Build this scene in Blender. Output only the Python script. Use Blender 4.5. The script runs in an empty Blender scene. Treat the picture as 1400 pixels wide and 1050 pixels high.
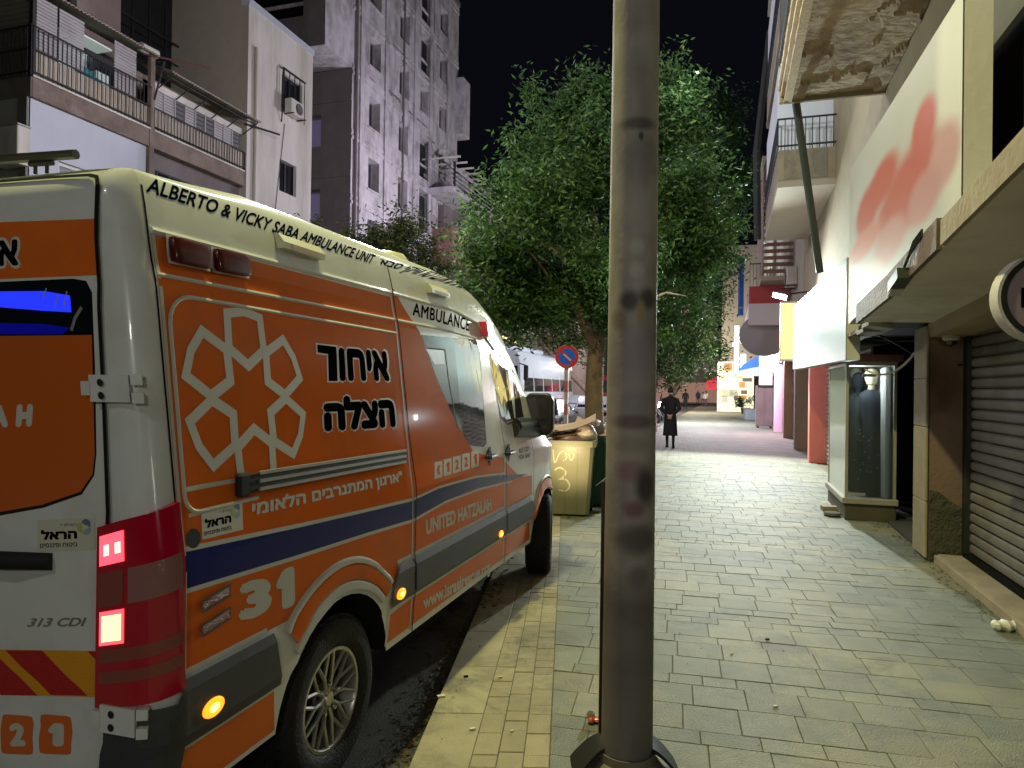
import bpy, bmesh, math, random
from mathutils import Vector, Matrix, noise
random.seed(7)
R = math.radians
SC = bpy.context.scene
COL = SC.collection

# ------------------------------------------------------------------ camera
CAM_H, FPX, PITCH, ROLL = 1.70, 960.0, R(.36), R(.8)
_F = Vector((0, math.cos(PITCH), math.sin(PITCH)))
_U0 = Vector((1, 0, 0)).cross(_F)
CR = Vector((1, 0, 0)) * math.cos(ROLL) + _U0 * math.sin(ROLL)
CU = Vector((1, 0, 0)) * -math.sin(ROLL) + _U0 * math.cos(ROLL)
CP = Vector((0, 0, CAM_H))
cd = bpy.data.cameras.new('camera'); cam = bpy.data.objects.new('camera', cd); COL.objects.link(cam)
cd.sensor_width = 36; cd.lens = FPX / 1400 * 36; cd.clip_start = .05; cd.clip_end = 900
M = Matrix((CR, CU, -_F)).transposed().to_4x4(); M.translation = CP
cam.matrix_world = M
SC.camera = cam

# ------------------------------------------------------------------ night sky
w = bpy.data.worlds.new('World'); SC.world = w; w.use_nodes = True
wn = w.node_tree; bg = wn.nodes['Background']
bg.inputs[0].default_value = (.42, .45, .75, 1); bg.inputs[1].default_value = .0062
SC.view_settings.view_transform = 'Standard'; SC.view_settings.look = 'None'
SC.view_settings.gamma = 1; SC.view_settings.exposure = 0; SC.view_settings.use_curve_mapping = False
SC.cycles.use_adaptive_sampling = True
SC.cycles.max_bounces = 6; SC.cycles.diffuse_bounces = 3; SC.cycles.glossy_bounces = 3
SC.cycles.transparent_max_bounces = 12; SC.cycles.sample_clamp_indirect = 3
SC.cycles.use_denoising = True

# ------------------------------------------------------------------ frames
SA = R(17.2)                                       # the street runs 17.2 degrees right of the view
ST = Matrix.Rotation(-SA, 4, 'Z')                  # street frame: x to the right, y along the street
def stp(x, y, z=0): return ST @ Vector((x, y, z))
def ray(px, py): return _F + CR * ((px - 700) / FPX) + CU * ((525 - py) / FPX)
def gnd(px, py, z=0):
    d = ray(px, py); return CP + d * ((z - CAM_H) / d.z)
def atY(px, py, Y):
    d = ray(px, py); return CP + d * (Y / d.y)
STI = ST.inverted()
def onX(px, py, X):                                # pixel -> street frame point on the plane x = X
    d = STI @ ray(px, py); c = STI @ CP
    return c + d * ((X - c.x) / d.x)
def onYs(px, py, Y):                               # pixel -> street frame point on the plane y = Y
    d = STI @ ray(px, py); c = STI @ CP
    return c + d * ((Y - c.y) / d.y)

# ------------------------------------------------------------------ lamps (street lamps, shop floodlights, added fill lights)
def lamp(kind, loc, power, col, size=.3, target=None, cone=None, blend=.5):
    l = bpy.data.lights.new('lamp_light', kind); o = bpy.data.objects.new('lamp_light', l); COL.objects.link(o)
    o.location = loc; l.energy = power; l.color = col
    if kind == 'SPOT': l.spot_size = cone; l.spot_blend = blend; l.shadow_soft_size = size
    elif kind == 'AREA': l.size = size
    else: l.shadow_soft_size = size
    if target is not None:
        o.rotation_euler = (Vector(target) - Vector(loc)).to_track_quat('-Z', 'Y').to_euler()
    return o
YEL = (1.0, .97, .40); COOL = (.88, 1.0, .90); LAV = (.93, .86, 1.0); WARM = (1, .82, .55)
lamp('SPOT', (-1.25, 3.95, 8.1), 1900, YEL, .12, (.3, 4.9, 0), R(155), .5)          # lamp head of the pole in front
lamp('POINT', stp(-3.5, -5, 7.5), 260, (1, .97, .86), .2)                          # added fill light behind the camera
lamp('POINT', stp(-8.5, 14, 9.0), 1100, LAV, .3)                                   # lamps over the carriageway
lamp('POINT', stp(-9.0, 31, 10.), 2300, LAV, .3)
lamp('POINT', stp(-6.0, 11.5, 5.2), 420, (.95, 1, .75), .3)  # added fill to brighten the big tree's crown
lamp('POINT', stp(.5, 16.3, 2.3), 65, (1, .9, .85), .1)  # added fill to brighten the shop pillars
lamp('SPOT', stp(.5, 19.8, 4.2), 3600, COOL, .12, stp(-1.4, 13.5, 0), R(135), .6)     # shop floodlight
lamp('POINT', stp(1.3, 29.6, 3.1), 1100, (1, .78, .92), .12)
lamp('POINT', stp(-1.5, 38, 3.6), 2800, (.85, .95, 1), .2)
lamp('POINT', stp(-2.5, 57, 4.0), 2600, (1, .93, .7), .2)
lamp('POINT', stp(-9, 75, 6.0), 3500, (1, .85, .75), .3)
lamp('POINT', stp(1.2, -4.5, 3.4), 190, (.97, 1, .86), .2)  # added fill from behind for the ambulance's side and rear
lamp('POINT', stp(-.5, 12.6, 7.3), 110, (.95, 1, 1), .12)                          # added fill for the pale balcony panels
lamp('POINT', stp(1.0, .3, 1.6), 11, (1, .93, .8), .15)  # added low fill that lights the canopy soffit from below
lamp('POINT', stp(-2.6, 9.2, 9.0), 620, (.93, .97, 1), .2)  # added cool fill for the balcony panels and the tree top
lamp('POINT', stp(-1.6, 12.2, 3.8), 60, (.9, 1, .85), .12)                                   # added unseen fill over the walkway

# ------------------------------------------------------------------ materials
def nodes(m): return m.node_tree.nodes, m.node_tree.links
MATS = {}
def mat(name, col=(.5, .5, .5), rough=.6, metal=0., spec=.5, var=.0, scale=3., bump=0., bscale=30., dirt=None, dirtamt=.5, dscale=1.2,
        coat=0., emit=None, es=1., crough=.05, island=0., streak=False, alpha=None, trans=0., ior=1.45, objr=0.):
    """Principled material: base colour with noise variation, blotches of dirt, fine bump."""
    if name in MATS: return MATS[name]
    m = bpy.data.materials.new(name); m.use_nodes = True; n, l = nodes(m)
    b = n['Principled BSDF']; MATS[name] = m
    b.inputs['Roughness'].default_value = rough; b.inputs['Metallic'].default_value = metal
    b.inputs['Specular IOR Level'].default_value = spec; b.inputs['IOR'].default_value = ior
    if coat: b.inputs['Coat Weight'].default_value = coat; b.inputs['Coat Roughness'].default_value = crough
    if trans: b.inputs['Transmission Weight'].default_value = trans
    if alpha is not None: b.inputs['Alpha'].default_value = alpha
    if emit is not None:
        b.inputs['Emission Color'].default_value = (*emit, 1); b.inputs['Emission Strength'].default_value = es
    geo = n.new('ShaderNodeNewGeometry'); pos = geo.outputs['Position']
    c = n.new('ShaderNodeRGB'); c.outputs[0].default_value = (*col, 1); cur = c.outputs[0]
    def mulby(cur, fac_out, lo, hi):
        mr = n.new('ShaderNodeMapRange'); l.new(fac_out, mr.inputs[0]); mr.inputs[3].default_value = lo; mr.inputs[4].default_value = hi
        mx = n.new('ShaderNodeMix'); mx.data_type = 'RGBA'; mx.blend_type = 'MULTIPLY'; mx.inputs[0].default_value = 1
        l.new(cur, mx.inputs[6]); l.new(mr.outputs[0], mx.inputs[7]); return mx.outputs[2]
    if var:
        t = n.new('ShaderNodeTexNoise'); t.inputs['Scale'].default_value = scale; t.inputs['Detail'].default_value = 6
        l.new(pos, t.inputs['Vector']); cur = mulby(cur, t.outputs[0], 1 - var * 1.6, 1 + var * 1.6)
    if island: cur = mulby(cur, geo.outputs['Random Per Island'], 1 - island, 1 + island)
    if objr:
        oi = n.new('ShaderNodeObjectInfo'); cur = mulby(cur, oi.outputs['Random'], 1 - objr, 1 + objr)
    if dirt is not None:
        t = n.new('ShaderNodeTexNoise'); t.inputs['Scale'].default_value = dscale; t.inputs['Detail'].default_value = 9; t.inputs['Roughness'].default_value = .65
        if streak:
            mp = n.new('ShaderNodeMapping'); mp.inputs['Scale'].default_value = (1, 1, .16) if streak is True else streak
            l.new(pos, mp.inputs[0]); l.new(mp.outputs[0], t.inputs['Vector'])
        else: l.new(pos, t.inputs['Vector'])
        mr = n.new('ShaderNodeMapRange'); mr.inputs[1].default_value = .46; mr.inputs[2].default_value = .68; mr.inputs[4].default_value = dirtamt
        l.new(t.outputs[0], mr.inputs[0])
        mx = n.new('ShaderNodeMix'); mx.data_type = 'RGBA'; l.new(mr.outputs[0], mx.inputs[0]); l.new(cur, mx.inputs[6]); mx.inputs[7].default_value = (*dirt, 1)
        cur = mx.outputs[2]
    l.new(cur, b.inputs['Base Color'])
    if bump:
        t = n.new('ShaderNodeTexNoise'); t.inputs['Scale'].default_value = bscale; t.inputs['Detail'].default_value = 8
        l.new(pos, t.inputs['Vector']); bp = n.new('ShaderNodeBump'); bp.inputs['Strength'].default_value = bump; bp.inputs['Distance'].default_value = .02
        l.new(t.outputs[0], bp.inputs['Height']); l.new(bp.outputs[0], b.inputs['Normal'])
        if rough < .9 and not metal:
            rr = n.new('ShaderNodeMapRange'); l.new(t.outputs[0], rr.inputs[0]); rr.inputs[3].default_value = max(.05, rough - .15); rr.inputs[4].default_value = min(1, rough + .15)
            l.new(rr.outputs[0], b.inputs['Roughness'])
    return m
def blobs(name, base, spots, rough=.5, coords='Object', emit=0.):
    """Soft smudged print: gaussian blobs (centre, radii, colour) in the object's own x/z."""
    m = bpy.data.materials.new(name); m.use_nodes = True; n, l = nodes(m); b = n['Principled BSDF']; MATS[name] = m
    b.inputs['Roughness'].default_value = rough
    tc = n.new('ShaderNodeTexCoord'); c = n.new('ShaderNodeRGB'); c.outputs[0].default_value = (*base, 1); cur = c.outputs[0]
    for (ctr, rad, colr) in spots:
        mp = n.new('ShaderNodeMapping'); mp.vector_type = 'TEXTURE'
        mp.inputs['Location'].default_value = ctr; mp.inputs['Scale'].default_value = rad
        l.new(tc.outputs[coords], mp.inputs[0])
        ln = n.new('ShaderNodeVectorMath'); ln.operation = 'LENGTH'; l.new(mp.outputs[0], ln.inputs[0])
        mr = n.new('ShaderNodeMapRange'); mr.interpolation_type = 'SMOOTHSTEP'; mr.inputs[1].default_value = .62; mr.inputs[2].default_value = 1.2
        mr.inputs[3].default_value = 1; mr.inputs[4].default_value = 0; l.new(ln.outputs['Value'], mr.inputs[0])
        mx = n.new('ShaderNodeMix'); mx.data_type = 'RGBA'; l.new(mr.outputs[0], mx.inputs[0]); l.new(cur, mx.inputs[6]); mx.inputs[7].default_value = (*colr, 1)
        cur = mx.outputs[2]
    l.new(cur, b.inputs['Base Color'])
    if emit: l.new(cur, b.inputs['Emission Color']); b.inputs['Emission Strength'].default_value = emit
    return m

# ------------------------------------------------------------------ mesh building
class MB:
    """collects polygons; T maps the coordinates it is fed to world space"""
    def __init__(s, T=None): s.v = []; s.f = []; s.T = T or Matrix.Identity(4)
    def poly(s, pts):
        i = len(s.v); s.v += [s.T @ Vector(p) for p in pts]; s.f.append(tuple(range(i, i + len(pts)))); return s
    def grid(s, rows, closed=False, cap=False):
        i = len(s.v); n = len(rows[0])
        for r in rows: s.v += [s.T @ Vector(p) for p in r]
        for a in range(len(rows) - 1):
            for k in range(n if closed else n - 1):
                k2 = (k + 1) % n
                s.f.append((i + a * n + k, i + a * n + k2, i + (a + 1) * n + k2, i + (a + 1) * n + k))
        if cap:
            s.f.append(tuple(i + k for k in range(n))[::-1]); s.f.append(tuple(i + (len(rows) - 1) * n + k for k in range(n)))
        return s
    def box(s, a, b, bev=0.):
        x0, y0, z0 = [min(p, q) for p, q in zip(a, b)]; x1, y1, z1 = [max(p, q) for p, q in zip(a, b)]
        e = min(bev, (x1-x0)*.45, (y1-y0)*.45, (z1-z0)*.45)
        if e <= 0:
            i = len(s.v); s.v += [s.T @ Vector(p) for p in ((x0,y0,z0),(x1,y0,z0),(x1,y1,z0),(x0,y1,z0),(x0,y0,z1),(x1,y0,z1),(x1,y1,z1),(x0,y1,z1))]
            s.f += [tuple(i+k for k in q) for q in ((3,2,1,0),(4,5,6,7),(0,1,5,4),(1,2,6,5),(2,3,7,6),(3,0,4,7))]
            return s
        def ring(z, d): return [(x0+d+e,y0+d,z),(x1-d-e,y0+d,z),(x1-d,y0+d+e,z),(x1-d,y1-d-e,z),(x1-d-e,y1-d,z),(x0+d+e,y1-d,z),(x0+d,y1-d-e,z),(x0+d,y0+d+e,z)]
        k = e * .5
        return s.grid([ring(z0, k), ring(z0+e, 0), ring(z1-e, 0), ring(z1, k)], True, True)
    def obox(s, c, ax, ay, az):                      # oriented box, half axes
        c = Vector(c); ax, ay, az = Vector(ax), Vector(ay), Vector(az); i = len(s.v)
        for k in (-1, 1):
            for (p, q) in ((-1,-1),(1,-1),(1,1),(-1,1)): s.v.append(s.T @ (c + ax*p + ay*q + az*k))
        s.f += [tuple(i+k for k in q) for q in ((3,2,1,0),(4,5,6,7),(0,1,5,4),(1,2,6,5),(2,3,7,6),(3,0,4,7))]
        return s
    def tube(s, pts, r, n=8, cap=True):
        pts = [Vector(p) for p in pts]; rows = []
        rs = r if isinstance(r, (list, tuple)) else [r] * len(pts)
        up = None
        for i, p in enumerate(pts):
            d = (pts[min(i+1, len(pts)-1)] - pts[max(i-1, 0)]).normalized()
            if up is None:
                up = Vector((0,0,1)) if abs(d.z) < .9 else Vector((1,0,0))
            a = d.cross(up).normalized(); b_ = a.cross(d).normalized(); up = b_
            rows.append([p + (a*math.cos(t) + b_*math.sin(t)) * rs[i] for t in [2*math.pi*k/n for k in range(n)]])
        return s.grid(rows, True, cap)
    def lathe(s, prof, c=(0,0,0), n=20, axis='z', cap=True):
        rows = []
        for (r, h) in prof:
            ring = []
            for k in range(n):
                t = 2*math.pi*k/n; x, y = r*math.cos(t), r*math.sin(t)
                p = (x, y, h) if axis == 'z' else ((h, x, y) if axis == 'x' else (y, h, x))
                ring.append(Vector(c) + Vector(p))
            rows.append(ring)
        return s.grid(rows, True, cap)
    def prism(s, pts, off):                          # polygon extruded by a vector
        o = Vector(off); a = [Vector(p) for p in pts]; b = [p + o for p in a]
        return s.grid([a, b], True, True)
    def build(s, name, m=None, parent=None, smooth=False, origin=None):
        me = bpy.data.meshes.new(name)
        o = bpy.data.objects.new(name, me); COL.objects.link(o)
        if parent is not None:
            inv = WM[parent.name].inverted(); o.parent = parent
            if origin is not None: base = inv @ Vector(origin)
            else: base = Vector((0, 0, 0))
            vs = [inv @ v - base for v in s.v]; o.location = base
            WM[o.name] = WM[parent.name] @ Matrix.Translation(base)
        else:
            if origin is None:
                xs = [v.x for v in s.v]; ys = [v.y for v in s.v]; zs = [v.z for v in s.v]
                origin = Vector(((min(xs)+max(xs))/2, (min(ys)+max(ys))/2, min(zs)))
            base = Vector(origin); vs = [v - base for v in s.v]; o.location = base
            WM[o.name] = Matrix.Translation(base)
        me.from_pydata([tuple(v) for v in vs], [], s.f); me.update()
        if m is not None: me.materials.append(m)
        if smooth:
            me.polygons.foreach_set('use_smooth', [True] * len(me.polygons))
            try: me.set_sharp_from_angle(angle=R(38))
            except Exception: pass
        bm = bmesh.new(); bm.from_mesh(me); bmesh.ops.recalc_face_normals(bm, faces=bm.faces); bm.to_mesh(me); bm.free()
        return o
WM = {}
def tag(o, label=None, cat=None, group=None, kind=None):
    if label: o['label'] = label
    if cat: o['category'] = cat
    if group: o['group'] = group
    if kind: o['kind'] = kind
    return o
def thing(name, loc, label, cat, group=None, kind=None, rot=None):
    o = bpy.data.objects.new(name, None); COL.objects.link(o)
    Mx = Matrix.Translation(Vector(loc)) @ (rot.to_4x4() if rot is not None else Matrix.Identity(4))
    o.matrix_world = Mx; WM[o.name] = Mx; o.empty_display_size = .2
    return tag(o, label, cat, group, kind)
def sthing(name, x, y, z, label, cat, group=None, kind=None): return thing(name, stp(x, y, z), label, cat, group, kind, ST.to_3x3())
def copytree(o, T, label=None, parent=None):
    """copy a thing with its parts; T is the new world matrix of the root"""
    c = o.copy(); COL.objects.link(c)
    if parent is None: c.matrix_world = T; WM[c.name] = T
    else: c.parent = parent; WM[c.name] = WM[parent.name]
    if label: c['label'] = label
    for ch in list(o.children): copytree(ch, None, None, c)
    return c
def frange(a, b, st):
    n = max(1, int(round((b - a) / st))); return [a + (b - a) * i / n for i in range(n + 1)]
def lerp(a, b, t): return a + (b - a) * t
def interp(x, tab):
    if x <= tab[0][0]: return tab[0][1]
    for (a, va), (b, vb) in zip(tab, tab[1:]):
        if x <= b: return va + (vb - va) * (x - a) / (b - a)
    return tab[-1][1]

# text -> 2D triangles in the unit box (0..1, 0..1)
def text2d(body, bold=0., shear=0., spacing=1.):
    if body == '1': return [(0, .76), (.42, 1), (1, 1), (1, 0), (.45, 0), (.45, .68), (0, .68)], [(5, 0, 6)[::-1], (0, 1, 5), (1, 2, 3, 4), (1, 4, 5)], .5
    body = body.replace('\u05d3', '\u05e8')
    cu = bpy.data.curves.new('lettering', 'FONT'); cu.body = body; cu.resolution_u = 3; cu.offset = bold; cu.shear = shear; cu.space_character = spacing
    o = bpy.data.objects.new('lettering', cu); COL.objects.link(o)
    me = bpy.data.meshes.new_from_object(o.evaluated_get(bpy.context.evaluated_depsgraph_get()))
    v = [(p.co.x, p.co.y) for p in me.vertices]; f = [tuple(p.vertices) for p in me.polygons]
    bpy.data.objects.remove(o); bpy.data.curves.remove(cu); bpy.data.meshes.remove(me)
    if not v: return [], [], 1
    x0 = min(p[0] for p in v); x1 = max(p[0] for p in v); y0 = min(p[1] for p in v); y1 = max(p[1] for p in v)
    return [((p[0]-x0)/(x1-x0), (p[1]-y0)/(y1-y0)) for p in v], f, (x1-x0)/(y1-y0)
def quadmap(q, u, v):                                # q = BL, BR, TR, TL
    a = [lerp(q[0][i], q[1][i], u) for i in range(len(q[0]))]; b = [lerp(q[3][i], q[2][i], u) for i in range(len(q[0]))]
    return [lerp(a[i], b[i], v) for i in range(len(a))]
def text_on(body, q, fn, name, m, parent, bold=0., shear=0., spacing=1.):
    """lettering on a surface: q = quad of 2D surface coordinates, fn maps them to world space"""
    v, f, asp = text2d(body, 0, shear, spacing); mb = MB(); bm = bmesh.new()
    k = int(8 * min(1, bold * 1000)); copies = [(0, 0)] + [(math.cos(6.2832*j/8)*bold*.85, math.sin(6.2832*j/8)*bold*.85) for j in range(k)]
    bx_, by_ = bold*1.15/max(asp, .3), bold*1.15          # heavier strokes: the same letters repeated round a small circle
    for ci, (dx, dy) in enumerate(copies):
        vs = [bm.verts.new((*quadmap(q, lerp(bx_, 1-bx_, p[0]) + dx*1.35/max(asp, .3), lerp(by_, 1-by_, p[1]) + dy*1.35), ci*1e-4)) for p in v]
        for t in f:
            try: bm.faces.new([vs[i] for i in t])
            except ValueError: pass
    ys = [x.co.y for x in bm.verts]
    for z in (1.27, 1.33, 1.5, 1.7, 1.9, 2.1, 2.15, 2.2, 2.25, 2.3, 2.33, 2.36, 2.39, 2.42, 2.44, 2.46, 2.475, 2.49, 2.505, 2.52, 2.535, 2.55, 2.565, 2.57):
        if min(ys) < z < max(ys): bmesh.ops.bisect_plane(bm, geom=list(bm.verts)+list(bm.edges)+list(bm.faces), plane_co=(0, z, 0), plane_no=(0, 1, 0), dist=1e-6)
    bm.verts.index_update(); mb.v = [Vector(fn(x.co.x, x.co.y, x.co.z)) for x in bm.verts]; mb.f = [tuple(x.index for x in fc.verts) for fc in bm.faces]; bm.free()
    return mb.build(name, m, parent)
# ================================================================== the ambulance
VANG, VPIT = R(17.7), R(.3)
_d = Vector((math.sin(VANG)*math.cos(VPIT), math.cos(VANG)*math.cos(VPIT), math.sin(VPIT)))
_t = Vector((-math.cos(VANG), math.sin(VANG), 0)); _u = _t.cross(_d); _u = -_u if _u.z < 0 else _u
VO = Vector((-.766, 3.10, -.07))
VM = Matrix((_d, _t, _u)).transposed().to_4x4(); VM.translation = VO     # van frame: s forward, t to its left, z up
VI = VM.inverted()
def ztop(s): return interp(s, [(-1.01, 2.58), (1.6, 2.58), (1.9, 2.57), (2.2, 2.535), (2.45, 2.48), (2.7, 2.40), (2.95, 2.28), (3.2, 2.11), (3.4, 1.94), (3.6, 1.76), (3.8, 1.58), (3.95, 1.45), (4.1, 1.37), (4.3, 1.22), (4.45, 1.04), (4.55, .80)])
PROF = [(.0, .045), (.3, .03), (.43, .012), (.62, .0), (.66, -.012), (.80, -.012), (.84, .0), (1.2, .002), (1.33, .022), (1.7, .066), (2.1, .115), (2.2, .14), (2.3, .155), (2.36, .168), (2.42, .183), (2.46, .196), (2.49, .208), (2.52, .230), (2.55, .285), (2.57, .42), (2.58, 1.0)]
def inset(s, z):
    zt = ztop(s)
    zc = z if z < 1.2 else (1.2 + (z - 1.2) * (2.58 - 1.2) / max(.02, zt - 1.2) if zt > 1.25 else 1.2)
    if zt <= 1.25 and z > zt - .1: zc = interp(z, [(zt - .1, 1.2), (zt - .05, 2.36), (zt, 2.58)])
    ins = interp(zc, PROF) * (1 if zc < 2.5 else 1)
    if s > 1.6 and z > 1.3: ins += .035 * min(1, (s - 1.6) / 1.2) * min(1, (z - 1.3) / .5)
    if s > 3.5: ins += .30 * ((s - 3.5) / 1.05) ** 2.4
    return min(ins, 1.0)
CRAD = .10
def vs_(a, z, off=0.):
    """point on the body skin, van frame; a = s along the side, then round the rear corner and across the rear doors"""
    zo = z - max(0, z - 2.47) * .8 * min(1, max(0, (-.3 - a) / .6))
    if a >= -.9: return Vector((a, inset(a, z) - off, zo))
    bul = .30 * max(0, (z - 2.36) / .22) ** 2.2
    i = inset(-.9, z); L = CRAD * math.pi / 2
    if a > -.9 - L:
        th = (-.9 - a) / CRAD; r = CRAD + off
        return Vector((-.9 - r * math.sin(th) + bul * min(1, th / 1.57), i + CRAD - r * math.cos(th), zo))
    return Vector((-1.0 - off + bul, i + CRAD + (-.9 - L - a), zo))
def vw(a, z, off=0.): return VM @ vs_(a, z, off * .25 if 0 < off < .0105 else off)
def a_of_t(t, z): return -.9 - CRAD * math.pi / 2 - (t - inset(-.9, z) - CRAD)
def sp(px, py, dep=0.):
    """where the line of sight through a photo pixel meets the van's right side: (a, z)"""
    o = VI @ CP; d = VI.to_3x3() @ ray(px, py)
    def g(i):
        p = o + d * ((i - dep - o.y) / d.y); return inset(p.x, p.z) - i, p
    lo = -.02; i = lo
    while i < .9:
        if g(i)[0] <= 0: break
        lo = i; i += .01
    hi = i
    for _ in range(24):
        m_ = (lo + hi) / 2
        if g(m_)[0] > 0: lo = m_
        else: hi = m_
    p = g(hi)[1]
    return (p.x, p.z)
def rp(px, py):
    o = VI @ CP; d = VI.to_3x3() @ ray(px, py); k = (-1.0 - o.x) / d.x; p = o + d * k
    return (a_of_t(p.y, p.z), p.z)

van = thing('ambulance', VO, 'orange and white ambulance van parked half on the kerb, rear lights lit', 'ambulance', rot=VM.to_3x3())
m_white = mat('van_white', (.70, .72, .72), .24, spec=.35, coat=.3, crough=.02, var=.03, scale=2, dirt=(.45, .42, .35), dirtamt=.3, dscale=3.5)
m_org = mat('van_orange', (.74, .150, .020), .14, spec=.10, coat=.07, crough=.02, var=.05, scale=3, dirt=(.42, .12, .04), dirtamt=.35, dscale=2.3)
m_blue = mat('van_blue', (.010, .015, .15), .25, spec=.25, coat=.1, var=.05)
m_clad = mat('van_cladding', (.050, .055, .06), .5, bump=.15, bscale=300, var=.08, dirt=(.12, .11, .09), dirtamt=.3, dscale=4)
m_blk = mat('black_rubber', (.012, .012, .012), .7)
m_seam = mat('seam_dark', (.012, .012, .012), .9, spec=.1)
m_glassd = mat('van_dark_glass', (.006, .008, .009), .04, spec=.8, coat=1)
m_silver = mat('reflective_white', (.60, .60, .54), .4, spec=.2)
m_ink = mat('black_print', (.005, .005, .006), .6, spec=.0)
m_navy = mat('navy_print', (.004, .008, .03), .6, spec=.0)
m_alu = mat('aluminium', (.55, .55, .54), .35, metal=.85, var=.08, scale=8)
m_chrome = mat('chrome', (.75, .75, .75), .12, metal=1)
m_plast = mat('black_plastic', (.02, .02, .022), .42, bump=.1, bscale=200)

# ---- body shell
zl = [.42, .52, .62, .66, .73, .80, .84, 1.0, 1.2, 1.27, 1.33, 1.5, 1.7, 1.9, 2.1, 2.15, 2.2, 2.25, 2.3, 2.33, 2.36, 2.39, 2.42, 2.44, 2.46, 2.475, 2.49, 2.505, 2.52, 2.535, 2.55, 2.565, 2.57, 2.58]
L = CRAD * math.pi / 2
al = [-.9 - L - .8 + .1*k for k in range(9)]; al = al[:-1] + [-.9 - L * (1 - k/6) for k in range(7)]
al += [-.8 + .1 * k for k in range(0, 54)] + [4.55]
def zz(a, z):
    zt = ztop(max(a, -1.0) if a > -.9 else -1.0 if a < -.9 - L else -.9)
    if zt > 1.25: return z if z <= 1.2 else 1.2 + (z - 1.2) * (zt - 1.2) / (2.58 - 1.2)
    return .42 + (z - .42) * (zt - .1 - .42) / (1.2 - .42) if z <= 1.2 else lerp(zt - .1, zt, (z - 1.2) / (2.58 - 1.2))
rows = []
for a in al:
    rr = []
    for z in zl:
        z_ = zz(a, z); p = vs_(a, z_)
        if p.y > 1.0: p.y = 1.0
        rr.append(p)
    rows.append(rr)
bm = bmesh.new()
def addhalf(sign):
    vv = [[bm.verts.new((p.x, p.y if sign > 0 else 2.0 - p.y, p.z)) for p in r] for r in rows]
    for i in range(len(vv) - 1):
        for j in range(len(zl) - 1): bm.faces.new((vv[i][j], vv[i+1][j], vv[i+1][j+1], vv[i][j+1]))
    # roof across to the centre line
    cen = [bm.verts.new((r[-1].x, 1.0, r[-1].z + .004)) for r in rows]; bot = [bm.verts.new((r[0].x, 1.0, r[0].z)) for r in rows]
    for i in range(len(vv) - 1):
        bm.faces.new((vv[i][-1], vv[i+1][-1], cen[i+1], cen[i])); bm.faces.new((vv[i][0], bot[i], bot[i+1], vv[i+1][0]))
    bm.faces.new([vv[-1][j] for j in range(len(zl))] + [cen[-1], bot[-1]])
    bm.faces.new([vv[0][j] for j in range(len(zl)-1, -1, -1)] + [bot[0], cen[0]])
addhalf(1); addhalf(-1)
bmesh.ops.remove_doubles(bm, verts=bm.verts, dist=.0008)
bmesh.ops.dissolve_degenerate(bm, edges=bm.edges, dist=.0004)
bmesh.ops.delete(bm, geom=[f for f in bm.faces if all(abs(v.co.y - 1.0) < 1e-4 for v in f.verts)], context='FACES')
bmesh.ops.recalc_face_normals(bm, faces=bm.faces)
me = bpy.data.meshes.new('body'); bm.to_mesh(me); bm.free()
body = bpy.data.objects.new('body', me); COL.objects.link(body); me.materials.append(m_white); me.materials.append(m_seam)
WSR, WSF, WR = .06, 3.60, .36
cut = MB()
for s_ in (WSR, WSF):
    for (t0, t1) in ((-.3, .42), (1.58, 2.3)):
        cut.lathe([(.455, t0), (.455, t1)], (s_, 0, .37), 40, 'y')
cuto = cut.build('cutter', m_seam)
cuto.matrix_world = Matrix.Translation(cuto.location)
cuto.data.materials.clear(); cuto.data.materials.append(m_white); cuto.data.materials.append(m_seam)
for p in cuto.data.polygons: p.material_index = 1
md = body.modifiers.new('arches', 'BOOLEAN'); md.operation = 'DIFFERENCE'; md.object = cuto; md.solver = 'EXACT'
me2 = bpy.data.meshes.new_from_object(body.evaluated_get(bpy.context.evaluated_depsgraph_get()))
body.modifiers.clear(); body.data = me2; bpy.data.objects.remove(cuto)
me2.polygons.foreach_set('use_smooth', [True]*len(me2.polygons)); me2.set_sharp_from_angle(angle=R(30))
body.parent = van; body.name = 'body'

# ---- decals: 2D polygons in (a, z) laid on the skin
def decal(pts, off, name, m, parent=None, holes=(), px=True, thick=0., st=.06, f=None):
    f = f or sp
    P = [f(*p) for p in pts] if px else list(pts)
    bm = bmesh.new(); vs = [bm.verts.new((p[0], p[1], 0)) for p in P]; fc = bm.faces.new(vs)
    bmesh.ops.triangulate(bm, faces=[fc])
    x0 = min(p[0] for p in P); x1 = max(p[0] for p in P); y0 = min(p[1] for p in P); y1 = max(p[1] for p in P)
    def bis(co, no): bmesh.ops.bisect_plane(bm, geom=list(bm.verts)+list(bm.edges)+list(bm.faces), plane_co=co, plane_no=no, dist=1e-5)
    zc = [z for z in zl if y0 < z < y1]
    if x1 > 1.7: zc += [zz(x_, z) for z in (2.3, 2.39, 2.42, 2.46, 2.5) for x_ in (min(x1, 2.2),)]
    for z in zc: bis((0, z, 0), (0, 1, 0))
    xc = [x for x in frange(-.9 - L, -.9, L/6)] + [1.6 + .1*k for k in range(16)] + [3.2 + .1*k for k in range(0, 14)]
    for x in xc:
        if x0 < x < x1: bis((x, 0, 0), (1, 0, 0))
    mb = MB(); bm.verts.index_update(); mb.v = [vw(v.co.x, v.co.y, off) for v in bm.verts]
    mb.f = [tuple(v.index for v in fc.verts) for fc in bm.faces]; bm.free()
    o = mb.build(name, m, parent or van, smooth=False)
    if thick:
        md = o.modifiers.new('t', 'SOLIDIFY'); md.thickness = thick; md.offset = 0
    return o
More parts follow.
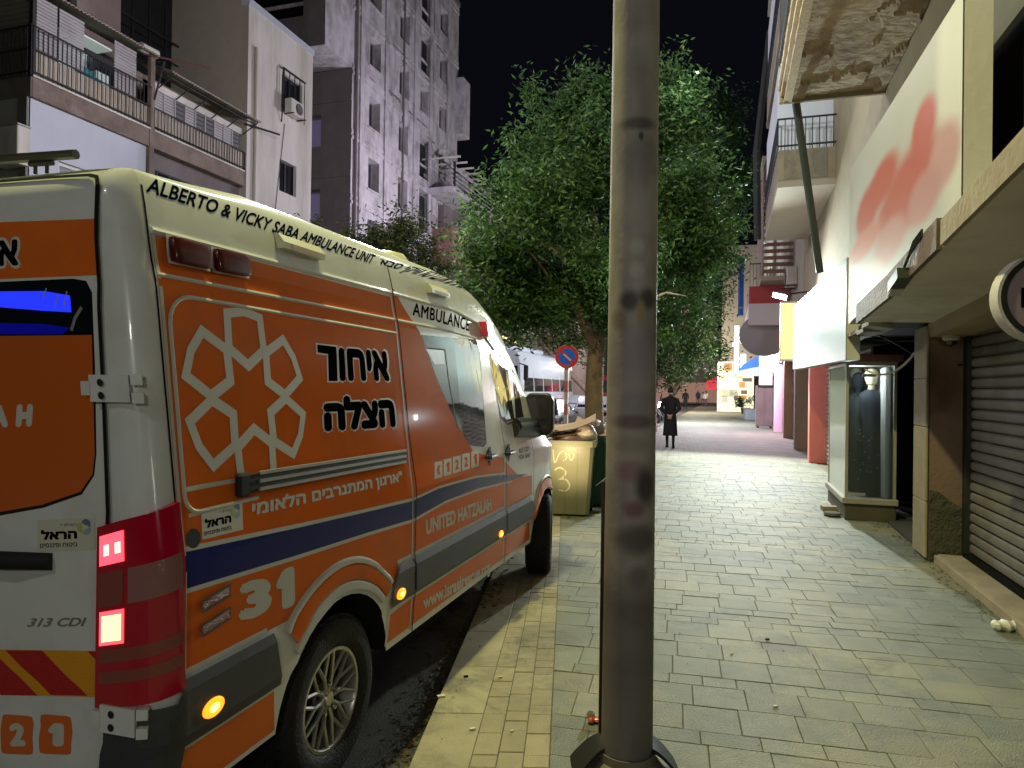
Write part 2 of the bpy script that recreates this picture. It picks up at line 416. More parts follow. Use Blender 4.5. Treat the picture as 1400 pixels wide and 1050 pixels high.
def strip(pts, w_, off, name, m, parent=None, px=True, f=None, closed=False):
    """line of constant width on the skin"""
    f = f or sp; P = [Vector(f(*p)) if px else Vector(p) for p in pts]
    if closed: P.append(P[0])
    Q = []
    for a, b in zip(P, P[1:]):
        n_ = max(1, int((b - a).length / .06))
        Q += [a.lerp(b, k / n_) for k in range(n_)]
    Q.append(P[-1]); rows = []
    for i, p in enumerate(Q):
        d = (Q[min(i+1, len(Q)-1)] - Q[max(i-1, 0)]).normalized(); nn = Vector((-d.y, d.x)) * (w_/2)
        rows.append([vw(*(p + nn), off), vw(*(p - nn), off)])
    mb = MB(); mb.grid(rows); return mb.build(name, m, parent or van)
def arc(c, r, a0, a1, n=16): return [(c[0] + r*math.cos(R(lerp(a0, a1, k/n))), c[1] + r*math.sin(R(lerp(a0, a1, k/n)))) for k in range(n+1)]
def txt(body, q, off, name, m, bold=0., shear=0., spacing=1., f=None, parent=None):
    f = f or sp; Q = [f(*p) for p in q]
    return text_on(body, Q, lambda a, z, e=0: vw(a, z, off + e), name, m, parent or van, bold, shear, spacing)

AC = (WSR, .37)
E = .0022
# orange livery, rear quarter
rear_low = [(-.893, .845)]
archo = arc(AC, .60, 128, 38)
decal([(-.893, 2.262), (-.893, .845), (-.31, .845)] + [(WSR-.47, .845)][:0] + archo + [(.62, .842), (.771, .842), (.771, 2.262)], E, 'orange_panel', m_org, px=False)
decal([(-.893, .42 + .02), (-.893, .60), (-.42, .60), (-.40, .44)], E+.001, 'orange_sill', m_org, px=False)
decal([(.49, .455), (.52, .60), (.771, .615), (.771, .455)], E+.001, 'orange_sill', m_org, px=False)
# sliding door livery
sd = [sp(527, 388), sp(537, 394), sp(561, 435), sp(575, 456), sp(598, 520), sp(622, 575), sp(641, 607)]
decal([(.787, .842), (.787, 2.262)] + sd[1:] + [(1.75, 1.33), (2.05, 1.27), (2.371, 1.23), (2.371, .842)], E, 'orange_panel', m_org, px=False)
decal([(.787, .455), (.787, .615), (2.371, .615), (2.371, .455)], E+.001, 'orange_sill', m_org, px=False)
# front door livery
decal([(2.389, .842), (2.389, 1.20), (2.75, 1.04), (3.13, 1.0), (3.13, .842)], E, 'orange_panel', m_org, px=False)
decal([(2.389, .455), (2.389, .615), (3.06, .615), (3.12, .47), (3.10, .455)], E+.001, 'orange_sill', m_org, px=False)
# blue stripe with white borders
bb = [(-.893, 1.118), (-.893, 1.235), (-.3, 1.200), (.3, 1.168), (.771, 1.145), (.771, 1.045), (.3, 1.068), (-.3, 1.09)]
decal(bb, .005, 'blue_stripe', m_blue, px=False)
decal([(.787, 1.045), (.787, 1.145), sp(600, 668), sp(650, 654), sp(690, 649), sp(722, 648), sp(700, 656), sp(655, 667), sp(610, 684)], .005, 'blue_stripe', m_blue, px=False)
strip([(-.893, 1.244), (-.3, 1.208), (.3, 1.176), (.771, 1.153)], .016, .0055, 'stripe_border', m_silver, px=False)
strip([(-.893, 1.110), (-.3, 1.082), (.3, 1.060), (.771, 1.037)], .016, .0055, 'stripe_border', m_silver, px=False)
strip([(.787, 1.153), sp(600, 666), sp(650, 652), sp(690, 647)], .014, .0055, 'stripe_border', m_silver, px=False)
strip([(.787, 1.037), sp(610, 686), sp(655, 669), sp(700, 658)], .014, .0055, 'stripe_border', m_silver, px=False)
# outlines
strip([(-.885, .80), (-.885, 2.262)], .014, .0062, 'livery_edge', m_silver, px=False)
strip([(-.889, .848), (-.47, .848)], .022, .0062, 'livery_edge', m_silver, px=False)
strip([(.60, .850), (.771, .850)], .022, .0062, 'livery_edge', m_silver, px=False)
strip([(.787, .850), (2.371, .850)], .022, .0062, 'livery_edge', m_silver, px=False)
strip([(.50, .622), (.771, .632)], .016, .0062, 'livery_edge', m_silver, px=False)
strip([(.787, .632), (2.371, .632)], .016, .0062, 'livery_edge', m_silver, px=False)
strip([(2.389, .632), (3.07, .632)], .016, .0062, 'livery_edge', m_silver, px=False)
strip([(.50, .448), (.771, .448)], .022, .0062, 'livery_edge', m_silver, px=False)
strip([(.787, .448), (2.371, .448)], .022, .0062, 'livery_edge', m_silver, px=False)
strip([(2.389, .448), (3.10, .448)], .022, .0062, 'livery_edge', m_silver, px=False)
strip([(.50, .448), (.515, .622)], .022, .0065, 'livery_edge', m_silver, px=False)
strip([(3.12, .455), (3.06, .64)], .02, .0065, 'livery_edge', m_silver, px=False)
strip([(-.893, .607), (-.42, .607)], .014, .0062, 'livery_edge', m_silver, px=False)
# pressed panel line and crease: raised beads
def bead(pts, r, name, m, px=True, closed=False, f=None):
    f = f or sp; P = [Vector(f(*p)) if px else Vector(p) for p in pts]
    if closed: P.append(P[0])
    Q = []
    for a, b in zip(P, P[1:]):
        n_ = max(1, int((b - a).length / .05)); Q += [a.lerp(b, k / n_) for k in range(n_)]
    Q.append(P[-1]); mb = MB(); mb.tube([vw(p.x, p.y, .001) for p in Q], r, 6); return mb.build(name, m, van, True)
m_orgb = m_org
def rrect(x0, z0, x1, z1, r, n=5):
    return arc((x1-r, z1-r), r, 0, 90, n) + arc((x0+r, z1-r), r, 90, 180, n) + arc((x0+r, z0+r), r, 180, 270, n) + arc((x1-r, z0+r), r, 270, 360, n)
bead([(.765, 2.06), (-.72, 2.07)] + arc((-.76, 1.97), .10, 90, 180, 5) + [(-.86, 1.45)] + arc((-.80, 1.41), .06, 180, 270, 5) + [(-.5, 1.352)], .008, 'panel_bead', m_silver, px=False)
bead([(-.893, 2.13), (.771, 2.135)], .008, 'waist_bead', m_silver, px=False)
bead([(.787, 2.135), (1.4, 2.135), (2.1, 2.12)], .009, 'waist_bead', m_white, px=False)
bead([(-.893, 2.275), (.771, 2.285)], .012, 'gutter', m_white, px=False)
bead([(.787, 2.285), (1.7, 2.285), (2.15, 2.24), (2.5, 2.06)], .012, 'gutter', m_white, px=False)
strip([(-.85, 1.345), (-.57, 1.352)], .012, .006, 'livery_edge', m_silver, px=False)
strip([(-.85, 1.43), (-.55, 1.43)], .016, .006, 'livery_edge', m_silver, px=False)
# cladding
def clad(pts): return decal(pts, .012, 'side_cladding', m_clad, px=False)
clad([(.787, .642), (.787, .838), (2.368, .838), (2.368, .642)])
clad([(2.392, .642), (2.392, .838), (3.04, .838), (3.12, .76), (3.09, .642)])
clad([(.49, .642), (.535, .76), (.61, .838), (.768, .838), (.768, .642)])
decal([(a_of_t(.20, .6), .44), (a_of_t(.20, .6), .775), (-.93, .775), (-.90, .835), (-.45, .835), (-.40, .62), (-.893, .62), (-.93, .44)], .016, 'rear_bumper', m_clad, px=False)
# wheel arch flare
def flare(c, a0, a1, r0, r1, off, m, name):
    mb = MB(); n_ = 24
    rows_ = []
    for k in range(n_+1):
        t = R(lerp(a0, a1, k/n_)); co, si = math.cos(t), math.sin(t)
        rows_.append([vw(c[0]+r1*co, c[1]+r1*si, .001), vw(c[0]+(r1-.008)*co, c[1]+(r1-.008)*si, off), vw(c[0]+(r0+.012)*co, c[1]+(r0+.012)*si, off*1.15), vw(c[0]+r0*co, c[1]+r0*si, off), vw(c[0]+r0*co, c[1]+r0*si, -.05)])
    mb.grid(rows_); return mb.build(name, m, van, True)
flare(AC, 42, 134, .520, .59, .012, m_org, 'arch_flare')
flare(AC, 44, 137, .474, .518, .013, m_silver, 'arch_lip')
flare(AC, 42, 134, .592, .622, .012, m_silver, 'arch_border')
flare((WSF, .37), 60, 150, .47, .56, .015, m_org, 'arch_flare')
flare((WSF, .37), 60, 150, .562, .585, .012, m_silver, 'arch_border')
# seams
for pts in ([(-.90, 1.33), (-.903, 1.8), (-.905, 2.3), (-.90, 2.42), (-.893, 2.50)], [(-.899, .80), (-.899, 1.33)]):
    strip(pts, .008, .004, 'panel_gap', m_seam, px=False)
strip([(.779, .43), (.779, .85), (.80, 1.25), (.779, 1.5), (.779, 2.3), (.775, 2.43)], .013, .0145, 'panel_gap', m_seam, px=False)
strip([(2.38, .43), (2.38, 2.06)], .010, .0145, 'panel_gap', m_seam, px=False)
strip([(3.13, .66), (3.14, 1.2), (3.10, 1.45)], .009, .0145, 'panel_gap', m_seam, px=False)
# sliding door rail
rail = MB(VM)
_a = sp(333, 663, .02); _b = sp(556, 624, .02); q0 = vs_(*_a); q1 = vs_(*_b)
rail.obox((q0+q1)/2 + Vector((0, -.010, 0)), (q1-q0)/2, (0, .012, 0), (0, 0, .034))
ro = rail.build('door_rail', m_plast, van)
rl = MB(VM)
for dz in (-.026, .004, .034): rl.obox((q0+q1)/2 + Vector((.03, -.024, dz)), (q1-q0)/2 - Vector((.05, 0, 0)), (0, .006, 0), (0, 0, .006))
rl.build('rail_trim', m_alu, ro)
rc = MB(VM); rc.box(q0 + Vector((-.03, -.030, -.043)), q0 + Vector((.03, .0, .043)), .01); rc.build('rail_cap', m_blk, ro)

# ---- windows
wpts = [(576, 458), (640, 462), (651, 464), (655, 480), (660, 545), (665, 606), (661, 611), (642, 609), (622, 575), (598, 520)]
swin = decal(wpts, .004, 'side_window', m_glassd)
m_film = mat('orange_window_film', (.62, .12, .03), .10, coat=1)
strip([(583, 476), (607, 478)], .010, .006, 'window_seal', m_blk, swin)
strip([(608, 478), (613, 520), (625, 585)], .016, .007, 'window_seal', m_blk, swin)
decal([(582, 477), (606, 478), (608, 498), (594, 498)], .0055, 'inner_blind', mat('blind_grey', (.09, .09, .12), .3, coat=.5), swin)
strip([(574, 456), (651, 463), (656, 480), (661, 545), (666, 608)], .016, .006, 'window_frame', m_white, swin)
fdw = decal([(669, 484), (673, 480), (684, 486), (692, 496), (697, 530), (703, 572), (692, 577), (686, 570), (676, 530)], .004, 'front_door_window', m_glassd)
strip([(668, 483), (676, 530), (685, 571), (694, 580), (707, 574)], .014, .006, 'window_frame', m_plast, fdw)
decal([(699, 503), (704, 512), (716, 570), (705, 572)], .004, 'quarter_window', m_glassd)
# windscreen on the sloping front
mb = MB(VM)
def nose(s, t, off=0):
    zt = ztop(s); return Vector((s, t, zt + .012 + off))
mb.grid([[nose(s, 1 + q * (.72 + .04*(s-2.9))) for q in (-1, -.6, -.2, .2, .6, 1)] for s in (2.9, 3.1, 3.3, 3.5, 3.7, 3.88)])
mb.build('windscreen', m_glassd, van, True)
mb = MB(VM); mb.box((4.45, .3, .42), (4.60, 1.7, .72), .05); mb.build('front_bumper', m_clad, van, True)
for t in (.30, 1.70):
    mb = MB(VM); mb.obox((4.25, t, .98), (.14, .04 if t < 1 else -.04, 0), (.02, .08, 0), (0, 0, .10)); mb.build('headlight', mat('headlamp_glass', (.5, .5, .52), .08, coat=1), van)
mb = MB(VM); mb.box((4.48, .6, .78), (4.56, 1.4, .98), .02); mb.build('grille', m_blk, van)

# ---- handles
def handle(px, py):
    a, z = sp(px, py); h = MB(VM); p = vs_(a, z)
    h.lathe([(.0, -.006), (.055, -.006), (.05, .004), (.0, .004)], p + Vector((0, 0, 0)), 14, 'y')
    o = h.build('door_handle', m_plast, van, True)
    g = MB(VM); g.tube([p + Vector((-.085, -.01, 0)), p + Vector((-.06, -.035, 0)), p + Vector((.06, -.035, 0)), p + Vector((.085, -.01, 0))], .014, 8)
    g.build('grip', m_plast, o, True)
    v = MB(VM); v.lathe([(.02, -.012), (.02, .0)], p + Vector((0, 0, -.05)), 10, 'y'); v.lathe([(.02, -.012), (.02, .0)], p + Vector((0, 0, .05)), 10, 'y'); v.build('lock', m_plast, o)
handle(668, 624); handle(694, 619)
# ---- mirror
a0, z0 = sp(703, 583); p = vs_(a0, z0)
mi = MB(VM); c = VI @ atY(738, 566, 6.35)
mi.tube([p, p.lerp(c, .5) + Vector((0, 0, -.04)), c + Vector((0, .05, -.1))], [.07, .06, .06], 10)
mi.tube([p + Vector((-.05, 0, -.03)), p.lerp(c, .6) + Vector((0, 0, -.10)), c + Vector((0, .02, -.16))], [.06, .055, .05], 10)
mo = mi.build('door_mirror', m_plast, van, True)
h = MB(VM); prof = rrect(-.13, -.19, .13, .19, .07, 5)
h.grid([[c + Vector((-.05 + dx, p2[0]*k, p2[1]*k)) for p2 in prof] for dx, k in ((0, .92), (.015, 1), (.07, 1), (.13, .8), (.15, .4))], True, True)
h.build('mirror_housing', m_plast, mo, True)
h = MB(VM); prof = rrect(-.10, -.05, .10, .15, .05, 5)
h.poly([c + Vector((-.0535, p2[0], p2[1])) for p2 in prof]); h.build('mirror_glass', mat('mirror_dark', (.08, .07, .09), .1, metal=.6), mo)
h = MB(VM); prof = rrect(-.09, -.155, .09, -.08, .03, 5)
h.poly([c + Vector((-.0535, p2[0], p2[1])) for p2 in prof]); h.build('mirror_glass', mat('mirror_dark', (.08, .07, .09), .1, metal=.6), mo)

# ---- side and roof lamps
m_redl = mat('red_lamp_lens', (.07, .004, .005), .3, spec=.2, coat=.15)
for pts, bz in (([(226, 322), (276, 338), (281, 369), (229, 358)], None), ([(287, 339), (331, 350), (335, 379), (290, 371)], None)):
    P = [Vector(sp(*p)) for p in pts]; c2 = sum(P, Vector((0, 0))) / 4
    pl = [c2 + (p - c2) * 1.12 for p in P]
    o = decal([tuple(p) for p in pl], .012, 'lamp_surround', m_white, px=False)
    mb = MB()
    def rnd(k, off):
        out = []
        for i in range(4):
            a, b, c3 = P[i-1], P[i], P[(i+1) % 4]
            for t in (.12, .06, .0):
                pass
            out += [b.lerp(a, .16), b.lerp(b.lerp(a, .5).lerp(b.lerp(c3, .5), .5), .12), b.lerp(c3, .16)]
        return [vw(*(c2 + (q - c2) * k), off) for q in out]
    mb.grid([rnd(1, .011), rnd(1, .03), rnd(.94, .038), rnd(.8, .041)], True, True)
    mb.build('red_lens', m_redl, o, True)
m_cream = mat('cream_lamp', (.62, .60, .42), .35, coat=.4)
def roofmark(px0, py0, px1, py1, h_):
    a, z = sp(px0, py0); a2, z2 = sp(px1, py1); o = MB()
    P = [(a, z), (a2, z2 if abs(z2-z) < .1 else z)]
    z = P[0][1]
    o.grid([[vw(x, z + dz, of) for dz, of in ((-h_, .0), (-h_*.95, .035), (-h_*.2, .042), (h_*.8, .022), (h_, .0))] for x in (a, a2)], False)
    o.poly([vw(a, z + dz, of) for dz, of in ((-h_, .0), (-h_*.95, .035), (-h_*.2, .042), (h_*.8, .022), (h_, .0))]); o.poly([vw(a2, z + dz, of) for dz, of in ((-h_, .0), (-h_*.95, .035), (-h_*.2, .042), (h_*.8, .022), (h_, .0))])
    ob = o.build('marker_lamp', m_cream, van)
    g = MB(); d = (a2 - a) * .2
    g.poly([vw(a + d, z - h_*.85, .0375), vw(a2 - d*.5, z - h_*.85, .0375), vw(a2 - d*.5, z - h_*.30, .0425), vw(a + d, z - h_*.30, .0425)])
    g.build('lens', mat('lamp_lens_clear', (.7, .65, .5), .15, coat=1), ob)
roofmark(376, 328, 432, 338, .035); roofmark(582, 393, 607, 401, .032)
# red front marker
a, z = sp(661, 451); o = MB(); o.grid([[vw(a-.09, z-.055, of), vw(a+.09, z-.055, of), vw(a+.09, z+.055, of), vw(a-.09, z+.055, of)] for of in (0, .06)], True, True)
o.build('red_marker', mat('red_lens_lit', (.35, .01, .02), .2, coat=1, emit=(1, .05, .1), es=.12), van)
# beacon on the roof (cream dome)
mb = MB(VM); mb.lathe([(.16, 0), (.16, .05), (.13, .09), (.05, .11), (0, .112)], (1.35, .5, 2.525), 18); mb.build('roof_beacon', m_cream, van, True)
# black roof bar at the rear
p0 = VI @ atY(-60, 222, 3.15); p1 = VI @ atY(104, 211, 3.02)
tb = MB(VM); dd = (p1-p0); ax = dd / 2; dn = dd.normalized()
tb.tube([p0, p1], .022, 8); rb = tb.build('roof_light_bar', m_plast, van)
tb = MB(VM); c = p0.lerp(p1, .72)
for dx in (-.03, .03): tb.tube([c + dn*dx, c + dn*dx + Vector((0, 0, -.075))], .008, 6)
tb.tube([c + dn*-.06 + Vector((0, 0, -.03)), c + dn*.06 + Vector((0, 0, -.03))], .012, 6); tb.build('bracket', m_blk, rb)
# amber side lamps
m_amb = mat('amber_lit', (1, .3, .02), .3, emit=(1, .25, .01), es=2.6)
m_ambc = mat('amber_core', (1, .7, .2), .3, emit=(1, .62, .12), es=5)
for (px, py, rx) in ((293, 967, .045), (550, 812, .04), (686, 730, .035)):
    a, z = sp(px, py, .02); mb = MB()
    mb.poly([vw(a + rx*1.0*math.cos(t), z + rx*.62*math.sin(t), .022) for t in [2*math.pi*k/18 for k in range(18)]])
    mb.grid([[vw(a + rx*k*math.cos(t), z + rx*.62*k*math.sin(t), of) for t in [2*math.pi*j/18 for j in range(18)]] for k, of in ((1.15, .012), (1.1, .02), (1, .022))], True)
    ob = mb.build('side_indicator', m_amb, van)
    mb = MB(); mb.poly([vw(a + rx*.5*math.cos(t), z + rx*.3*math.sin(t), .0235) for t in [2*math.pi*k/14 for k in range(14)]]); mb.build('bulb', m_ambc, ob)
# small reflectors rear quarter
for py in (817, 849):
    a, z = sp(292, py); o = decal([(a-.062, z-.024), (a+.062, z-.004), (a+.062, z+.024), (a-.062, z+.004)], .012, 'reflector', mat('reflector_red', (.25, .07, .03), .25, coat=1, bump=.6, bscale=180), px=False)
    strip([(a-.067, z-.028), (a+.067, z-.008), (a+.067, z+.028), (a-.067, z+.008)], .008, .014, 'frame', m_clad, o, px=False, closed=True)
a, z = sp(264, 736); mb = MB(); mb.poly([vw(a + .032*math.cos(t), z + .032*math.sin(t), .006) for t in [2*math.pi*k/16 for k in range(16)]]); mb.build('socket_cap', m_blk, van)

# ---- lettering on the side
L3 = .0075
txt('ALBERTO & VICKY SABA AMBULANCE UNIT', [(199, 262), (508, 361), (514, 349), (203, 241)], .004, 'lettering', m_navy, .03, .1)
def heb(s): return s[::-1]
txt(heb('יחידת אמבולנס ע"ש אלברטו וויקי סבא'), [(519, 364), (645, 409), (640, 399), (521, 352)], .004, 'lettering', m_navy, .02)
txt('AMBULANCE', [(564, 431), (641, 453), (642, 436), (564, 413)], .005, 'lettering', m_ink, .02, .06, 1.1)
def ltr(q, s, bold_o, bold_i, g):
    txt(s, [(q[0][0]-g, q[0][1]+g), (q[1][0]+g, q[1][1]+g), (q[2][0]+g, q[2][1]-g), (q[3][0]-g, q[3][1]-g)], .0068, 'lettering_outline', m_silver, .105)
    txt(s, q, .0085, 'lettering', m_ink, .07)
ltr([(464, 521), (533, 521), (528, 480), (462, 475)], heb('איחו'), .085, .045, 2.2)
for g_, of_, mm in ((2.0, .0068, m_silver), (0, .0085, m_ink)):
    decal([(433-g_, 471-g_), (459+g_, 474-g_), (460+g_, 485), (461+g_, 521+g_), (449-g_, 521+g_), (448-g_, 484+g_), (434-g_, 482+g_)], of_, 'lettering_outline' if g_ else 'lettering', mm)
ltr([(443, 590), (541, 584), (537, 537), (441, 543)], heb('הצלה'), .085, .045, 2.2)
txt(heb('"ארגון המתנדבים הלאומי'), [(344, 711), (551, 662), (549, 643), (344, 685)], .006, 'lettering', m_silver, .035)
txt('3', [(326, 852), (372, 836), (370, 786), (326, 798)], .006, 'lettering', m_silver, .07)
txt('1', [(377, 838), (403, 827), (402, 772), (377, 784)], .006, 'lettering', m_silver, .075)
txt('UNITED HATZALAH', [(582, 732), (672, 697), (671, 680), (582, 710)], .006, 'lettering', m_silver, .05)
txt('www.israelrescue.org', [(579, 840), (670, 787), (669, 765), (578, 815)], .0085, 'lettering', m_silver, .035)
for k, ch in enumerate(('(', '1', '2', '2', '1')):
    x0 = 594 + k*12.5; y0 = 655 - k*3.7
    o = decal([(x0, y0), (x0+10.5, y0-3), (x0+10.5, y0-25), (x0, y0-23)], .005, 'digit_tile', m_silver)
    txt(ch, [(x0+3, y0-5), (x0+8, y0-6.5), (x0+8, y0-20), (x0+3, y0-19)], .007, 'lettering', m_org, .06, parent=o)
txt('ALS 1221', [(709, 620), (723, 616), (723, 610), (709, 613)], .006, 'lettering', m_ink)
txt('MDA 5640', [(709, 629), (724, 625), (724, 619), (709, 622)], .006, 'lettering', m_ink)
# yellow safety vest reflection is real glass reflection; the emblem of six petals
lc = Vector((sp(343, 543))); lr = .325
def petal(k_):
    out = []
    an = R(60*k_)
    base = [(-.32, .56), (-.30, .99), (0, 1.04), (.30, .99), (.32, .56), (0, .36)]
    for x, y in base:
        xx = x*math.cos(an) - y*math.sin(an); yy = x*math.sin(an) + y*math.cos(an)
        out.append((lc.x + xx*lr*1.0, lc.y + yy*lr*.97))
    return out
emb = None
for k in range(6):
    P = petal(k); mbp = MB(); n_ = len(P); c2 = sum((Vector(p) for p in P), Vector((0, 0)))/n_
    outer = [c2 + (Vector(p)-c2)*1.14 for p in P]; inner = [c2 + (Vector(p)-c2)*.76 for p in P]
    for i in range(n_):
        a_, b_, c_, d_ = outer[i], outer[(i+1) % n_], inner[(i+1) % n_], inner[i]
        m_ = 4
        for j in range(m_): mbp.poly([vw(*a_.lerp(b_, j/m_), .0068+.0002*k), vw(*a_.lerp(b_, (j+1)/m_), .0068+.0002*k), vw(*d_.lerp(c_, (j+1)/m_), .0068+.0002*k), vw(*d_.lerp(c_, j/m_), .0068+.0002*k)])
    if emb is None: emb = mbp.build('emblem', m_silver, van)
    else: mbp.build('petal', m_silver, emb)
# insurer stickers
m_stk = mat('sticker_cream', (.62, .60, .50), .5)
def sticker(q, f):
    P = [f(*p) for p in q]; o = decal(P, .006, 'sticker', m_stk, px=False)
    def sub(u0, v0, u1, v1): return [quadmap(P, u0, v0), quadmap(P, u1, v0), quadmap(P, u1, v1), quadmap(P, u0, v1)]
    fn = lambda a, z, e=0: vw(a, z, .008 + e)
    text_on(heb('הראל'), sub(.07, .36, .70, .68), fn, 'lettering', m_ink, o, .06)
    text_on(heb('בשיתוף'), sub(.42, .74, .70, .85), fn, 'lettering', m_clad, o, .0)
    text_on(heb('ביטוח ופיננסים'), sub(.05, .12, .70, .25), fn, 'lettering', m_ink, o, .02)
    for k, cl in enumerate(((.12, .18, .30), (.45, .50, .12), (.30, .42, .45))):
        mb = MB(); cx, cy = .83, .72; rows_ = []
        for j in range(9):
            t = R(120*k + 15*j); w__ = .05*math.sin(math.pi*(j+.4)/9.2)
            rows_.append([fn(*quadmap(P, cx + (.095+w__)*math.cos(t)*.9, cy + (.13+w__*1.6)*math.sin(t)*1.3)), fn(*quadmap(P, cx + (.095-w__)*math.cos(t)*.9, cy + (.13-w__*1.6)*math.sin(t)*1.3))])
        mb.grid(rows_); mb.build('swirl', mat('swirl_%d' % k, cl, .5), o)
sticker([(276, 738), (332, 724), (331, 686), (275, 698)], sp)
# ================= rear face
rd = lambda pts, off, name, m, parent=None: decal(pts, off, name, m, parent, f=rp)
m_dgap = m_seam
strip([(-60, 246), (60, 238), (112, 236), (127, 240), (133, 252), (135, 300), (139, 420), (146, 560), (151, 700), (150, 730)], .014, .0108, 'door_gap', m_seam, f=rp)
strip([(143, 950), (146, 990), (143, 1040), (130, 1100)], .012, .004, 'door_gap', m_seam, f=rp)
rd([(-60, 306), (133, 299), (136, 376), (-60, 384)], .003, 'orange_panel', m_org)
wr = [(-60, 388), (100, 381), (118, 384), (126, 400), (130, 500), (132, 620), (129, 650), (112, 676), (60, 694), (-60, 716)]
rwin = rd(wr, .003, 'rear_window', m_glassd)
rd([(-60, 460), (126, 458), (128, 540), (130, 620), (127, 648), (111, 672), (58, 690), (-60, 710)], .005, 'window_film', mat('film_orange', (.62, .13, .02), .22, coat=.8), rwin)
m_blu = mat('blue_lit', (.0, .0, .1), .2, emit=(.02, .04, 1), es=1.1, coat=1)
m_blu2 = mat('blue_dim', (.0, .0, .06), .2, emit=(.01, .015, .8), es=.16, coat=1)
rd([(-60, 399), (60, 398), (96, 404), (98, 427), (60, 425), (-60, 415)], .0045, 'blue_cabin_lamp', m_blu, rwin)
rd([(-60, 440), (60, 443), (96, 448), (86, 457), (-60, 457)], .0045, 'blue_cabin_lamp', m_blu2, rwin)
m_glint = mat('window_glint', (.4, .42, .45), .4)  # pale strokes painted on the rear glass as glints
strip([(112, 420), (103, 435), (98, 452)], .012, .0055, 'window_mark', mat('grab_rail', (.25, .26, .28), .3), rwin, f=rp)
for x_, y_, h_ in ((64, 394, 14), (80, 404, 16), (92, 398, 24)): strip([(x_, y_), (x_-5, y_+h_)], .005, .0055, 'window_mark', m_glint, rwin, f=rp)
def rtxt(s, q, off, m, bold=0., shear=0.): return txt(s, q, off, 'lettering', m, bold, shear, f=rp)
txt(heb('א'), [(-4, 368), (30, 367), (29, 323), (-4, 325)], .0045, 'lettering_outline', m_silver, .10, f=rp)
txt(heb('א'), [(-2, 364), (26, 363), (25, 327), (-2, 329)], .006, 'lettering', m_ink, .05, f=rp)
rtxt('H', [(22, 584), (46, 583), (46, 552), (22, 553)], .0068, m_silver, .09, .08)
rtxt('A', [(-16, 585), (12, 584), (12, 553), (-16, 554)], .0068, m_silver, .08, .08)
# badge
txt('313 CDI', [(37, 857), (118, 856), (119, 844), (40, 845)], .006, 'model_badge', m_chrome, .03, .25, f=rp)
sticker([(52, 754), (131, 751), (130, 708), (51, 711)], rp)
# chevron band
m_yel = mat('chevron_yellow', (.75, .33, .02), .45, bump=.2, bscale=120); m_red = mat('chevron_red', (.45, .02, .02), .45, bump=.2, bscale=120)
rd([(-60, 887), (133, 890), (135, 953), (-60, 948)], .0045, 'chevron_band', m_yel)
for x_ in (-60, 8, 118):
    P = [(x_, 889), (x_+50, 889), (x_+112, 951), (x_+62, 950)]
    if x_ == 118: P = [(120, 890), (133, 890), (134, 905)]
    rd(P, .0062, 'chevron', m_red)
# digit tiles
m_tile = mat('tile_orange', (.72, .15, .03), .4)
for (x0, ch) in ((2, '2'), (54, '1')):
    P = [Vector(rp(*p)) for p in [(x0, 1030), (x0+44, 1032), (x0+43, 979), (x0+1, 976)]]
    c2 = sum(P, Vector((0, 0)))/4; out = []
    for i in range(4):
        a_, b_, c_ = P[i-1], P[i], P[(i+1) % 4]; out += [b_.lerp(a_, .14), b_.lerp(a_.lerp(c_, .5), .05), b_.lerp(c_, .14)]
    o = decal([tuple(p) for p in out], .005, 'digit_tile', m_tile, px=False)
    txt(ch, [(x0+12, 1020), (x0+34, 1020), (x0+34, 989), (x0+12, 988)], .0065, 'lettering', m_silver, .07, f=rp, parent=o)
rd([(-60, 1028), (-7, 1029), (-8, 977), (-60, 975)], .005, 'digit_tile', m_tile)
# rear door handle
a, z = rp(22, 762); p = vs_(a, z); h = MB(VM)
h.tube([p + Vector((0, -.16, 0)) , p + Vector((-.045, -.09+.1, 0)), p + Vector((-.05, .09, .0)), p + Vector((-.04, .2, 0))], [.028, .03, .028, .02], 12)
h.build('rear_door_handle', m_blk, van, True)
for (x_, y_) in ((152, 531), (166, 980)):
    a, z = rp(x_, y_); hb = MB()
    def rb_(u0, v0, u1, v1, o0, o1, mb): mb.grid([[vw(a+u0, z+v0, o), vw(a+u1, z+v0, o), vw(a+u1, z+v1, o), vw(a+u0, z+v1, o)] for o in (o0, o1)], True, True)
    rb_(-.055, -.042, .07, .042, .0, .030, hb); rb_(-.085, -.022, -.05, .022, 0, .034, hb); rb_(.075, -.045, .10, -.012, 0, .034, hb); rb_(.075, .012, .10, .045, 0, .034, hb)
    o = hb.build('door_hinge', m_white, van)
    hb = MB()
    for dz in (-.022, .018): hb.poly([vw(a + .012*math.cos(t) - .01, z + dz + .012*math.sin(t), .0310) for t in [2*math.pi*k/10 for k in range(10)]])
    hb.build('hinge_bolt', m_blk, o)
# tail light cluster, wraps the corner
m_tail = mat('tail_red', (.30, .004, .012), .12, coat=1, emit=(.7, .0, .05), es=.035)
zt0, zt1 = .765, 1.40
aR = -.903
def tl(u, v, off):                       # u 0 (rear, left) .. 1 (side), v 0..1
    z = lerp(zt0 + .0, zt1 - .08*(1-u), v); zlow = lerp(zt0, zt0 + .05*u, 1 - v)
    z = lerp(zt0 + .05*u, zt1 - .075*(1-u)**1.0, v)
    return vw(lerp(a_of_t(.215, z), aR, u), z, off)
tb = MB(); tb.grid([[tl(i/14, j/10, .022) for j in range(11)] for i in range(15)])
tb.grid([[tl(u, v, o) for u, v in [(i/14, 0) for i in range(15)] + [(1, j/10) for j in range(1, 11)] + [(i/14, 1) for i in range(13, -1, -1)] + [(0, j/10) for j in range(9, 0, -1)]] for o in (-.005, .022)], True)
tail = tb.build('tail_light', m_tail, van, True)
